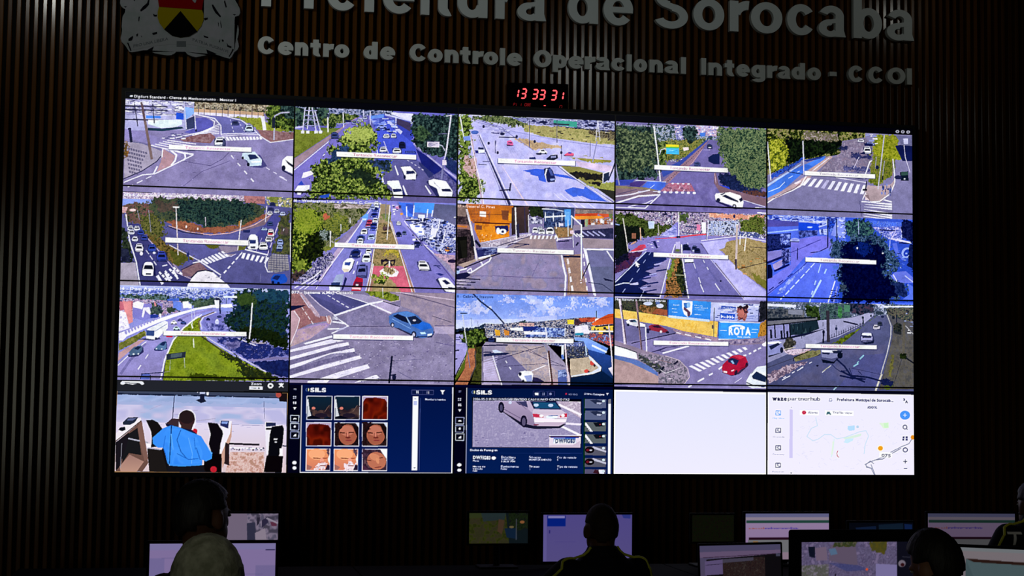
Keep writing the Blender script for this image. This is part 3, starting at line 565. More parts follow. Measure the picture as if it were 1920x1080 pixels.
# ---- row 1, display 4
def feed_1_4():
    view(1140, 220, 1445, 1734, 3, .082, 4, 1.07)
    G('7870a8', '6c6498', 0,0, 1734,0, 1734,1080, 0,1080)
    N(['3c5448','20303c','6c8498','c8c8ec','5c6c50'], 1, 2, 480,80, 1180,100, 1180,260, 900,300, 480,400); N(['e8e0f4','9498d0','5c68a8','f0c8d0'], 1, 0, 700,90, 830,100, 820,240, 720,240); N(['f0e8f4','a0a4d8','e0b0b8','6c78c0'], 1, 0, 930,90, 1170,100, 1170,210, 950,190)
    N(['506438','788048','a4984c','405028'], 1.1, 4, 560,250, 760,250, 1040,230, 990,300, 800,440, 560,480); N(DG, 1, 5, 790,110, 930,110, 940,240, 860,270, 790,220); P('4c80e0', 970,170, 1030,165, 1030,205, 980,208)
    N(DG+['3c5040'], 1.2, 6, 70,80, 480,80, 520,200, 540,560, 540,640, 200,680, 70,650); N(['182424','2c3c30','506048','788460'], 1.3, 7, 90,120, 480,160, 500,540, 300,580, 110,560); N(MG, 1, 4, 520,260, 620,260, 600,560, 540,600)
    P('3c50a8', 560,560, 760,470, 1050,240, 1060,260, 800,520, 580,640); P('98788c', 570,690, 1070,240, 1100,250, 900,520, 720,700, 600,720); D('5c4858', 5, 10, 1050,280, 620,690, 24, .5); L('c0a0b4', 6, 1068,255, 880,500)
    G('7068a4','7870ac', 1070,240, 1170,250, 1180,520, 1120,700, 1180,800, 1734,950, 1734,1080, 70,1080, 70,900, 600,740, 740,600, 900,490); N(['6c64a0','7c74b0','746ca8'], .8, 0, 600,700, 1200,700, 1500,1000, 200,1000, big=True)
    N(['1c3028','385040','607450','8c986c','2c4030'], 1.35, 8, 1180,110, 1734,120, 1734,740, 1600,760, 1400,740, 1330,640, 1250,560, 1180,400, 1160,200); N(['141c3c','24305c'], 1.2, 5, 1170,590, 1330,620, 1440,740, 1640,770, 1600,850, 1400,800, 1250,760, 1170,660); P('3048c8', 1180,720, 1280,740, 1300,790, 1220,770); N(['3c2c34','6c4438','20243c'], 1, 3, 1400,780, 1700,790, 1700,850, 1500,840)
    P('806474', 1120,600, 1140,590, 1170,720, 1300,770, 1734,880, 1734,960, 1430,880, 1180,800, 1120,700); L('c8a8bc', 7, 1128,600, 1140,700); L(LW, 8, 1430,880, 1660,950)
    P('182454', 1060,430, 1110,395, 1180,390, 1180,500, 1120,500, 1060,470); P('3c4cb0', 70,670, 280,665, 240,720, 70,730); P('4c70e0', 360,740, 420,680, 610,685, 600,740, 540,780, 420,770); P('4c3c84', 230,700, 360,675, 400,690, 330,745, 230,735); L('c8d4fc', 7, 290,672, 610,690); L('b8c8f8', 7, 420,775, 490,720); P('8c8068', 70,730, 230,740, 400,750, 540,780, 200,790, 70,780)
    G('8c7480','786888', 70,760, 300,760, 540,790, 540,820, 200,880, 70,880); L('dcd8f8', 14, 70,845, 240,822, 440,775); L('5c5074', 8, 100,820, 300,770); L(WT, 17, 80,915, 320,840, 550,825); L(WT, 12, 550,820, 390,975, 80,965); L(LW, 12, 210,960, 400,915, 470,880); D(LW, 8, 8, 520,790, 200,790, 2, .3)
    P('b06c84', 640,700, 870,700, 920,790, 550,790); N(['a8607c','bc849c','805878'], 1, 0, 640,700, 870,700, 920,790, 550,790)
    for k in range(4): E(WT, 682+56*k, 705+2*k, 13,9)
    for k in range(7): E(WT, 538+62*k, 794+2*k, 18,13)
    for x,y in ((760,740),(672,770),(805,770)): L('e8c8e0', 10, x,y, x-14,y+26)
    L(WT, 15, 485,100, 520,380, 552,680); L('d8d8fc', 8, 545,400, 560,350, 600,338, 620,345); P('e4d030', 614,292, 748,296, 748,322, 614,318); P('50b058', 614,318, 748,322, 748,334, 614,330); P('48b4e8', 614,330, 750,334, 750,400, 616,394); scatter(7, 12, 630,345, 735,385, 30, 6, ['90dcf8','2888c4']); P('f0d8dc', 790,325, 850,320, 856,350, 800,362)
    scatter(8, 14, 640,445, 770,465, 14, 12, ['e4e4f8','303450']); L('9090b4', 14, 70,480, 118,720)
    car(1075,312,52,46,'303c68'); P('e0e4fc', 1062,318, 1092,318, 1090,330, 1064,330); car(942,498,60,44,'4c5890'); scatter(9, 16, 1060,110, 1170,240, 34, 12, ['e8e0f8','404880','a0a0d0']); L('b0a8d8', 6, 1010,350, 1080,350)
    P('2c285c', 1130,870, 1310,950, 1420,980, 1340,985, 1140,900); P('fcfcff', 1128,830, 1140,808, 1200,805, 1290,795, 1400,830, 1435,900, 1425,955, 1350,965, 1300,935, 1190,900, 1135,880); P('202444', 1205,838, 1240,822, 1370,885, 1380,905, 1300,880); P('3c4060', 1185,820, 1235,800, 1240,806, 1200,830); P('202444', 1385,870, 1415,850, 1425,885, 1400,900); E('202444', 1165,882, 20,22); E('202444', 1335,945, 22,22); E('c0c0d8', 1335,945, 10,11); L(WT, 16, 1560,960, 1660,970); L(WT, 14, 1580,1020, 1670,1028)
    bar(488,510,1268,542,48, 650,1080,'b880a8'); T('047 - Dom Aguirre x Padre M.', 80,92, 620,112, 22, 'a8a8c8')
# ---- row 1, display 5
def feed_1_5():
    view(1425, 230, 1725, 1705, 4, .082, 5, 1.07)
    G('8480a8', '7c78a4', 0,0, 1705,0, 1705,1080, 0,1080)
    N(['0c140c','182010','34441c','5c6428','a8a860','7c6c5c'], 1.2, 0, 70,60, 1130,100, 1130,200, 900,330, 700,360, 480,390, 70,560); N(['080c0c','101810','203018'], 1, 4, 280,160, 860,180, 900,260, 700,340, 480,380, 300,440, 260,300); N(['30401c','68741c','a0a430','c0c050'], 1.3, 7, 90,130, 240,170, 290,280, 280,440, 200,540, 110,500); N(['8c7c84','5c5c38','b0a0a4'], 1, 3, 460,90, 840,110, 840,190, 480,180)
    P('7c7490', 880,190, 1130,150, 1230,300, 1180,520, 640,520, 700,420, 860,320); N(['8c7c94','746c88','9c90a8'], .9, 0, 640,520, 700,430, 860,320, 900,200, 1120,170, 1200,420, 1170,520); N(['20244c','343864'], 1, 4, 860,240, 940,260, 900,290, 840,290); N(['282c58','3c4070'], 1, 5, 960,320, 1180,340, 1180,380, 980,370); N(['34386c','6c6c9c'], 1.2, 4, 900,460, 1170,470, 1160,520, 900,510)
    P('4c80e8', 75,690, 310,520, 640,370, 700,350, 680,400, 470,520, 180,760, 75,800); G('3c68d0','5088f0', 75,690, 310,520, 480,440, 560,460, 470,520, 180,770, 75,800); P('b0c4fc', 75,655, 320,505, 440,430, 440,440, 320,525, 75,680)
    P('182c80', 460,400, 700,345, 640,380, 500,415, al=.8); L('c8dcff', 8, 85,735, 200,690, 260,630); L('c0d4fc', 8, 300,590, 345,565); L('c0d4fc', 6, 395,525, 420,515); L('20306c', 9, 300,520, 470,550)
    N(['2040a0','3c60cc','141c50'], 1.4, 2, 100,560, 250,480, 460,370, 470,395, 270,520, 110,610)
    G('c4a8a8','ac94a0', 75,800, 200,740, 480,570, 520,500, 740,350, 780,360, 600,520, 430,680, 200,790, 80,830); L('ece4fc', 9, 740,370, 560,510); L(WT, 13, 75,850, 180,780, 340,720, 430,670, 490,565); L('503c50', 6, 140,800, 360,700, 420,650); P('e4d4e4', 360,640, 430,610, 440,625, 380,655)
    P('202440', 62,550, 62,800, 20,800); L('d4d4f8', 12, 78,205, 112,610); L('c4c4ec', 13, 458,195, 466,550)
    L('c8c0e0', 7, 1060,360, 1000,480); L(LW, 9, 810,580, 1130,632); L('40406c', 5, 980,580, 1140,605)
    for k in range(10): P(WT if k != 3 else 'b8b4dc', 508+66*k, 585+8*k, 542+66*k, 588+8*k, 474+70*k-(k<1)*0, 668+10*k, 436+70*k, 664+10*k)
    N(['4c5c20','707c28','8c8c38','5c5c38'], 1.2, 3, 1230,120, 1500,130, 1460,400, 1420,560, 1260,660, 1150,640, 1200,400, 1220,250); N(['606c14','8c9420','a8a838','7c8420'], 1.4, 8, 1260,130, 1500,150, 1480,260, 1540,350, 1480,400, 1330,380, 1180,340, 1220,240)
    P('b09ca4', 1150,660, 1260,670, 1400,650, 1440,600, 1430,700, 1330,800, 1180,830, 1100,780); L(WT, 13, 1425,380, 1440,520, 1445,640, 1380,760, 1280,830, 1170,840); L('9c84a0', 7, 1420,400, 1420,600); L(WT, 11, 1090,820, 1130,740); L(WT, 13, 1110,590, 1175,410, 1195,400)
    P('dcc8d0', 1130,755, 1165,765, 1165,820, 1120,815); scatter(10, 30, 1290,640, 1400,740, 12, 34, ['3c4c94','7c88c8','202858']); L('b8b8c8', 12, 1335,125, 1262,700); L('9090a4', 9, 1245,360, 1235,480); E('1c2040', 1255,470, 18,22); L('a8a8b8', 7, 1335,400, 1310,580); L('1c1c30', 12, 1140,620, 1125,715); R('16162c', 1095,700, 1145,718); L('202438', 16, 1315,560, 1310,600)
    G('8480a8','8480b0', 1460,400, 1640,380, 1640,960, 1420,960, 1430,700, 1460,580); P('141c50', 1450,240, 1640,200, 1640,400, 1530,400, 1480,300); L(LW, 7, 1540,150, 1560,360, 1610,520); P('6c6c94', 1460,130, 1640,130, 1640,240, 1520,230); P('c8c8ec', 1540,160, 1590,160, 1590,220, 1545,220)
    P('101c30', 1500,520, 1590,510, 1595,610, 1510,610); P('34504c', 1515,515, 1585,512, 1590,550, 1515,555); R('c0c8e8', 1540,585, 1560,597); E('20244c', 1480,575, 40,22)
    for k in range(9): P(WT, 1120-6*k+(k<5)*0, 812+26*k, 1150-8*k, 810+26*k, 1410, 860+24*k-(k<4)*30, 1410, 880+24*k-(k<4)*30) if k not in (0,) else P(WT, 1300,800, 1410,830, 1410,845, 1300,815)
    P('7c78a4', 1040,700, 1090,800, 1110,860, 1100,1000, 1000,1000, 1050,860); L('383868', 5, 1065,830, 1080,1000)
    P('8c7880', 1120,770, 1180,830, 1290,840, 1340,800, 1150,760); P('b09ca4', 1150,740, 1330,760, 1290,820, 1180,832); L(WT, 13, 1380,760, 1280,830, 1170,840, 1085,835)
    scatter(11, 12, 1130,110, 1220,230, 46, 16, ['e8e4f8','303868','9098cc']); car(1150,285,84,80,'e0e4f8'); car(1082,185,70,34,'d8d8f4'); car(1180,220,90,36,'8c98d4'); P('141c50', 1110,210, 1210,220, 1210,245, 1120,240); P('141c48', 1055,330, 1120,300, 1130,330)
    bar(474,512,1230,545,44, 630,1050,'9c94ac')
# ---- row 2, display 1   (crop 215,350 scale 5.4)
def feed_2_1():
    view(215, 350, 555, 1836, 0, 1.07, 1, 2.055)
    G('5c5c94', '54548c', 0,60, 1836,60, 1836,1080, 0,1080)
    N(['e8d8e4','b8a0bc','7c6c94','f8f4fc','a89cc8'], 1, 0, 60,50, 1320,90, 1320,160, 60,140); P('8ca0ec', 70,120, 390,130, 380,170, 70,190); N(['a0686c','b88080','885c64'], .8, 0, 1320,90, 1530,100, 1530,180, 1320,165); N(['e8dce8','48507c','98a050','c4b490'], 1, 0, 1520,90, 1810,120, 1810,220, 1560,190)
    N(['687438','8c8c48'], 1, 3, 1570,115, 1660,120, 1660,170, 1580,165)
    N(['28302c','5c5c40','7c4c54','3c4838'], 1, 4, 70,190, 330,150, 420,260, 500,380, 300,400, 120,360); N(['b8848c','e4c8cc'], 1, 0, 70,200, 130,205, 110,265, 70,260); E('e8c8c8', 180,235, 34,14)
    N(['28302c','3c4c3c','54583c','2c3c38'], 1.1, 5, 330,180, 420,110, 700,110, 1100,125, 1480,170, 1540,220, 1520,330, 1280,400, 1000,420, 700,360, 500,340, 380,280)
    N(['101c24','1c3030','284040','3c5444','0c1820'], 1.2, 7, 620,150, 1000,130, 1380,160, 1440,260, 1300,360, 1000,410, 840,380, 660,330, 560,260); N(['3c3c38','5c4c44'], 1, 5, 420,150, 640,150, 620,240, 440,250)
    N(['804c40','9c6448','74483c'], 1, 2, 520,340, 720,350, 900,410, 1290,400, 1540,270, 1560,300, 1300,440, 1000,475, 760,455, 620,420)
    P('7c6878', 1200,440, 1420,380, 1600,290, 1560,380, 1300,450); L('c8a4a8', 9, 550,395, 760,460, 980,488, 1180,470, 1420,390, 1590,290); L('242850', 11, 540,400, 700,460, 900,485)
    P('5c5c98', 520,410, 700,465, 900,500, 1300,490, 1300,640, 1100,680, 830,730, 640,580, 530,480); P('686088', 1100,585, 1300,590, 1300,640, 1180,700, 1120,690, 1040,640)
    N(['444c20','606428','54501c'], 1, 2, 900,580, 1090,590, 1040,640, 980,630); P('8c8098', 1060,600, 1240,610, 1300,640, 1200,700, 1120,700); L(LW, 6, 1120,690, 1190,705, 1290,650); N(['5c5c2c','6c7434'], 1, 1, 1250,600, 1360,600, 1330,640, 1260,650)
    N(['302c18','60542c','84683c','4c5020'], 1.2, 4, 300,460, 420,500, 560,590, 760,690, 820,720, 700,780, 620,800, 520,720, 400,590); N(['484c20','5c5c28'], 1, 3, 560,640, 800,710, 700,780, 620,790)
    N(['384020','5c6030','747040','2c3420'], 1.3, 7, 270,290, 400,280, 500,340, 520,440, 480,540, 400,500, 300,460, 260,380)
    N(['141c18','243024','384030'], 1.2, 5, 60,400, 130,440, 170,600, 200,750, 60,760); N(['181c34','2c3048'], 1, 2, 50,620, 130,620, 160,750, 60,760)
    P('404078', 120,370, 250,375, 330,530, 460,640, 600,800, 780,930, 740,1040, 250,1040, 240,900, 150,560); L(WT, 13, 112,280, 150,540, 220,760, 260,1000); L('c0b0d0', 8, 290,470, 480,680, 640,870, 780,930); D(WT, 6, 10, 320,640, 440,810, 3, .7); L('a090a8', 11, 600,780, 690,880, 790,935)
    P('a49cb0', 50,770, 210,765, 250,1010, 50,1010)
    for x,y in ((160,420),(170,455),(225,420),(205,525)): car(x,y,62,54,'d8dcfc')
    for x,y in ((265,460),(302,515)): car(x,y,66,54,'38489c')
    car(250,615,84,84,'e8e4f8'); car(382,618,80,80,'3448a0'); car(480,700,100,100,'3444a4'); car(345,830,125,140,'f0ecf8','f'); E('e8e4f4', 272,675, 16,20); E('c8ccec', 404,668, 16,12); P('1c1c50', 400,800, 415,830, 420,890, 395,900)
    for k in range(3): L(WT, 28-4*k, 440+70*k+k*10, 900-28*k, 490+78*k, 985-28*k)
    for a in ((430,900, 490,985), (455,860, 545,950), (515,850, 590,935), (560,830, 645,915), (600,815, 695,890)): D(WT, 20, 24, *a, 3, .75)
    L(WT, 12, 490,800, 535,790)
    L(LW, 8, 560,590, 830,730, 1100,905, 1170,970); P('7c6070', 680,830, 850,755, 900,790, 960,850, 860,860, 790,910, 700,900); N(['785c68','886c74'], 1, 0, 680,840, 860,760, 940,840, 790,900); L('2c2c50', 10, 680,840, 850,760); L(WT, 12, 800,770, 900,750); L(WT, 10, 855,740, 1090,895, 1075,920)
    P('f0ecf8', 745,1000, 790,920, 850,855, 930,845, 1000,860, 1080,930, 1180,1010, 1180,1040, 740,1040); L('181c40', 12, 780,920, 850,855, 930,842, 1000,858); scatter(12, 8, 860,880, 1040,940, 22, 5, ['9090a4','404060'])
    for k in range(7): P(WT, 880+34*k, 740-14*k, 900+34*k, 728-13*k, 965+38*k-k*3, 775-12*k, 945+36*k-k*3, 785-12*k)
    G('58588c','585890', 1100,680, 1300,640, 1560,690, 1540,830, 1600,860, 1800,880, 1800,1040, 1190,1040, 1080,900, 1300,680); L(LW, 8, 1300,660, 1240,740); D(WT, 12, 16, 1300,665, 1100,890, 5, .6)
    P('4c4c90', 1600,290, 1700,280, 1660,480, 1570,680, 1320,640, 1440,480, 1520,400); L('c0b4d8', 12, 1670,370, 1560,680); L('9c94c4', 8, 1500,520, 1440,660); L(WT, 13, 1330,635, 1560,690)
    for k in range(6): P(WT, 1310+48*k, 668+9*k, 1338+48*k, 672+9*k, 1318+44*k, 728+10*k, 1290+46*k, 722+10*k)
    N(['34382c','4c5430','605c3c'], 1.1, 4, 1680,300, 1790,260, 1800,690, 1600,680, 1660,480); N(['5c4c4c','44443c'], 1, 3, 1700,400, 1770,420, 1770,500, 1690,480); L(WT, 10, 1545,700, 1535,800, 1560,860, 1610,860)
    G('94909c','8c8890', 1600,680, 1760,690, 1780,840, 1640,870, 1560,840, 1560,760); [L('50506c', 5, 1570,700+22*k, 1770,705+24*k) for k in range(7)]; [L('50506c', 4, 1600+26*k,680, 1590+30*k,860) for k in range(6)]
    car(1410,560,110,150,'f0f4fc','f'); P('28346c', 1372,530, 1440,535, 1430,570, 1380,565); car(1515,600,90,80,'f0f0ff'); car(1570,530,70,60,'f4f0f8'); car(1590,470,70,80,'e8e0e8'); P('c03048', 1560,470, 1610,475, 1605,492, 1560,488); car(1525,430,60,30,'a8bcf4'); car(1582,375,54,44,'3c5080'); P('242c60', 1310,440, 1380,440, 1380,465, 1310,465); car(1685,560,60,60,'8c9ccc'); car(1680,610,60,50,'98a8d4'); car(1675,640,52,30,'2c3864')
    for x,y,c_ in ((1590,230,'303460'),(1650,250,'c8ccf0'),(1710,275,'b8c0f0'),(1605,180,'28305c'),(1580,270,'e8e4f8')): car(x,y,54,40,c_)
    P('2050b8', 1590,930, 1620,885, 1730,880, 1760,930, 1750,965, 1680,985, 1600,970); P('182860', 1605,925, 1640,895, 1690,900, 1660,945); E('101840', 1612,965, 14,16); E('101840', 1668,975, 14,14)
    L('d4c8d0', 11, 625,215, 648,690); P('f0f4f0', 590,200, 660,203, 655,216, 595,214); L('e0d8e0', 10, 1290,340, 1255,640); L('c8c4d4', 9, 1548,200, 1535,360); L('c8c8e0', 9, 1788,370, 1790,760); L('3c4480', 10, 755,650, 758,760); R('283068', 735,665, 758,705); L('c0b8c8', 8, 925,310, 930,400); L('8c8ca0', 6, 230,240, 250,330); L('8c8ca0', 6, 345,240, 370,460); E('e8e0f0', 730,405, 9,14); E('e8e0f0', 848,427, 9,12); L('c48440', 10, 1270,350, 1268,400); L('d8d8f0', 8, 1720,430, 1718,450); L('6c6c9c', 8, 1490,880, 1485,960)
    L('30345c', 16, 1580,620, 1580,670); L('202450', 8, 60,0, 1800,30)
    bar(518,512,1365,545,52, 695,1165,'d098b8'); P('f0f4fc', 1372,560, 1380,520, 1455,500, 1462,560, 1440,600, 1372,600); P('26346c', 1376,540, 1440,540, 1436,575, 1378,575)
    T('012 - Armando Pannunzio x Av. Dr Afonso', 90,92, 1180,118, 24, 'f0f0f8')
# ---- row 2, display 2   (crop 545,365 scale 5.5375)
def feed_2_2():
    view(545, 365, 865, 1772, 1, 1.07, 2, 2.055)
    G('8080d0', '8c84c8', 0,60, 1772,60, 1772,1080, 0,1080)
    N(['28301c','4c5830','74784c','98907c','586040'], 1, 2, 30,80, 850,100, 870,160, 780,200, 700,300, 480,480, 300,640, 30,700); N(['b8a4ac','787060','d8c8d0','585444'], 1, 0, 460,100, 840,110, 830,150, 470,150, st=3)
    N(['0c180c','1c2c10','44581c','7c8c34','a0a848'], 1.25, 8, 30,170, 200,120, 380,200, 420,330, 340,420, 350,560, 260,700, 200,900, 30,920); N(['3c4c20','6c7430','8c9040','485830'], 1.2, 7, 300,240, 500,200, 620,250, 600,350, 480,420, 360,360)
    N(['6c7c2c','94a038','506818'], 1.3, 7, 40,160, 240,130, 330,300, 240,420, 80,380); N(['a0503c','c06c50'], 1, 4, 350,200, 430,210, 420,260, 360,250); N(['080c08','141c10','28340c'], 1.2, 6, 200,400, 350,380, 340,660, 200,700, 60,640, 160,560); N(['607028','8c9c40'], 1.3, 6, 60,680, 150,680, 160,800, 80,820); N(['1c1c20','3c3438','5c4440'], 1.2, 4, 30,800, 180,780, 240,820, 100,920, 30,920)
    N(['101c18','303c30','a8b4bc','607060'], 1.2, 3, 300,370, 430,370, 430,470, 330,480); N(['687434','8c8c44'], 1.1, 3, 340,560, 500,480, 560,450, 460,560, 380,600)
    P('b8a4c8', 300,900, 470,600, 560,480, 780,240, 800,250, 640,470, 350,900); P('8c80a8', 500,490, 740,260, 760,280, 560,520)
    N(['282c58','58548c','d0c8e4','181c3c'], 1.3, 3, 60,900, 230,760, 330,640, 420,600, 480,640, 400,760, 250,900, 120,920)
    G('7c84dc','8c84c8', 860,100, 940,90, 920,300, 880,520, 860,700, 800,1020, 280,1020, 380,820, 560,560, 700,360, 790,200); L(WT, 9, 860,130, 740,300, 560,560, 380,800, 280,980); L('5c5498', 8, 440,740, 270,980); D('dcd4f4', 8, 12, 760,260, 300,900, 3, .1); L('e0dcf8', 13, 60,970, 260,850, 330,790); L('e0dcf8', 9, 110,985, 300,860); L('e0dcf8', 9, 160,985, 330,860)
    # median
    G('9c8c70','ac8070', 940,100, 1040,110, 1060,280, 1130,520, 1300,1020, 800,1020, 870,560, 920,300); N(['84744c','a48c64','8c7c58','6c6440'], 1.1, 1, 920,300, 1050,290, 1130,560, 1180,740, 860,740, 880,560); P('d0647c', 870,740, 1180,740, 1260,1020, 1150,1020, 1060,880, 850,830); N(['c86078','d46c84'], .8, 0, 870,745, 1175,745, 1255,1020, 1160,1020, 1070,880, 850,830)
    L(WT, 9, 940,150, 900,400, 880,560, 850,760, 790,1010); L(WT, 11, 870,720, 840,900, 820,1010); L('f0e4f8', 8, 1040,290, 1130,560, 1200,780, 1270,1020); L('d0c8ec', 7, 1050,290, 1150,560, 1230,780, 1300,1020)
    N(['6c7444','88905c','545c3c'], 1.2, 6, 940,200, 1060,190, 1070,260, 1000,290, 950,270); N(['3c2c30','5c4448'], 1.1, 4, 960,330, 1050,330, 1050,370, 970,380); E('30281c', 1000,400, 50,8); L('e0d8e8', 10, 1040,120, 1010,470); L('7c7c90', 6, 1000,90, 995,250)
    P('f4f0fc', 935,790, 980,760, 1080,760, 1135,800, 1110,850, 1010,850, 945,825); N(['8c7850','b09c70','5c5038'], 1.2, 4, 980,740, 1090,740, 1100,810, 1040,825, 980,800)
    for a in ((1030,690, 955,680, 960,720), (1030,690, 1000,670, 960,700), (1040,690, 1090,680, 1080,730), (1030,700, 990,730, 985,740), (1040,700, 1060,730, 1060,740)): L('241c2c', 16, *a)
    L('d8d4e4', 14, 1035,690, 1035,750); N(['a8983c','c4b048','8c8430'], 1.3, 5, 980,580, 1060,565, 1120,590, 1120,650, 1090,620, 1000,620, 975,625)
    N(['304018','5c7028','98a444','b8bc58'], 1.3, 7, 870,850, 940,820, 1030,850, 1040,900, 990,940, 920,930, 870,900); N(['94845c','b09c74'], 1, 2, 860,930, 1060,880, 1120,960, 1150,1020, 860,1020); N(['1c2c14','304020'], 1.2, 4, 920,880, 1000,880, 1000,930, 930,930); L('c8c4d4', 10, 965,960, 968,1020)
    G('7c7cd0','7c74b8', 1060,280, 1130,260, 1260,430, 1500,640, 1730,900, 1730,1030, 1310,1030, 1200,700, 1130,520); P('9490d8', 1060,100, 1110,100, 1200,300, 1280,420, 1180,330, 1100,280, 1050,280)
    # shops on the right
    P('6c74b8', 1110,90, 1730,110, 1730,600, 1560,620, 1400,480, 1240,330, 1190,200); N(['30386c','8c94d4','e4e4fc','5c64a8','1c2450'], 1, 0, 1240,240, 1720,260, 1720,600, 1560,620, 1320,430); P('4878f0', 1130,85, 1280,95, 1280,240, 1190,220); P('4c94f8', 1290,90, 1500,95, 1480,200, 1290,190); P('3858c8', 1200,100, 1280,110, 1280,210, 1240,200); G('585c80','6c6c94', 1500,100, 1730,120, 1730,330, 1570,260, 1480,240)
    for a in ((1210,130,1215,240),(1290,120,1280,230),(1430,160,1420,240),(1480,170,1470,230),(1385,230,1370,300),(1550,280,1530,380),(1480,300,1460,460),(1610,380,1560,580),(1340,340,1325,420)): L('e8e8ff', 12, *a)
    L('e8e8ff', 12, 1200,265, 1330,260); L('e0e4ff', 12, 1480,265, 1560,270); L('242850', 14, 1200,272, 1320,272); P('f0f0ff', 1240,310, 1370,310, 1400,420, 1330,430, 1260,360); P('e8e8fc', 1480,350, 1530,360, 1500,480, 1440,470); P('e0e4fc', 1330,210, 1400,215, 1400,250, 1330,245); E('e08c3c', 1630,570, 26,22); E('e8a04c', 1160,205, 16,12); scatter(13, 60, 1250,220, 1700,560, 40, 20, ['f0f0ff','283060','5c74d0','b8c0f0','182048'])
    L('e8e0f8', 10, 1190,280, 1330,470, 1480,600, 1720,860); L('585090', 10, 1220,330, 1400,540, 1560,720, 1720,920); N(['b898b0','c8a8bc','8c7c98'], 1, 0, 1490,610, 1710,630, 1720,820, 1620,740); N(['8c84a8','a098b8'], 1, 0, 1480,610, 1640,720, 1730,850, 1730,900); E('241c40', 1680,690, 46,20)
    scatter(14, 16, 1060,110, 1140,200, 26, 14, ['e08cc0','f0e8f8','403c70'])
    for x,y,s_,c_ in ((900,120,60,'c8d0ff'),(890,160,60,'2c3c8c'),(880,215,66,'303c94'),(890,270,60,'e0e4fc'),(870,320,70,'28347c'),(870,355,60,'3c4cb0'),(850,440,74,'a8b8f4'),(830,285,56,'b03c60'),(815,320,52,'a04468'),(815,350,50,'8c94d8'),(775,385,70,'f0f4fc'),(740,450,76,'3c509c'),(735,480,66,'e0e8f4'),(860,140,50,'9ca8f0'),(900,95,50,'e0e8ff')): car(x,y,s_,s_*.8,c_,'f',lean=-.1)
    P('6ca8fc', 750,235, 800,200, 820,210, 810,260, 760,285); P('d8ecff', 755,250, 800,255, 795,270, 755,268)
    car(685,610,95,90,'24347c','f',lean=-.2); P('202450', 640,600, 735,600, 735,650, 690,670, 640,650, al=.4); car(800,655,88,90,'e0ecf8','f',lean=-.1); car(822,585,64,50,'dce4fc','f'); car(752,785,104,140,'6468a8','b',lean=-.15); car(1385,735,112,100,'f4f0fc','b',lean=.25); car(1130,300,44,40,'f0f0fc'); car(1130,415,54,54,'1c2450','f'); car(1188,400,40,44,'4c5880','f'); car(1325,510,70,50,'28306c','f',lean=.3)
    P('fcfcf8', 545,770, 560,700, 600,665, 650,655, 675,680, 660,740, 620,795, 570,805); P('304898', 580,700, 640,700, 625,735, 575,730); P('d4c8b8', 550,765, 620,775, 610,800, 565,800); L('1c2050', 8, 675,690, 650,770, 620,805)
    P('98a4c8', 440,930, 490,830, 570,820, 560,880, 530,1000, 420,1000); P('283868', 435,910, 530,905, 520,950, 435,960); P('e0ecf4', 415,955, 530,965, 530,1010, 420,1010); P('242a60', 580,850, 600,870, 560,990, 540,1000); P('b81c3c', 670,900, 700,850, 765,870, 760,940, 740,1010, 640,1010); P('682040', 680,900, 760,905, 750,950, 660,950); P('d0d8e8', 690,925, 720,925, 715,945, 690,945); P('f0c8d0', 650,965, 740,970, 740,990, 650,985)
    P('20244c', 1510,880, 1540,860, 1640,1010, 1720,1030, 1600,1010, al=.8); P('f8f8ff', 1535,870, 1590,855, 1640,870, 1720,960, 1720,1020, 1620,1010, 1580,970); P('1c2048', 1575,890, 1610,880, 1665,920, 1620,930); P('2c3058', 1635,955, 1720,965, 1720,985, 1650,980); P('28307c', 1505,815, 1560,815, 1600,830, 1560,840); L('2c3470', 9, 1490,735, 1560,740); L('2c3470', 7, 1510,730, 1560,770)
    D(WT, 8, 14, 745,600, 640,880, 3, .35); P('1c2048', 280,880, 320,830, 330,850, 300,890)
    L('f0e8f4', 12, 428,380, 426,540); L('c8c8d8', 9, 630,250, 632,300); L('c8c8d8', 9, 535,310, 535,380); L('e0e0e8', 6, 440,480, 455,500)
    bar(472,498,1290,524,46, 645,1100,'dca4b8'); T('16 - Washington Luiz x Antonio C. Comitre', 50,75, 950,108, 26, 'f0f0f4')
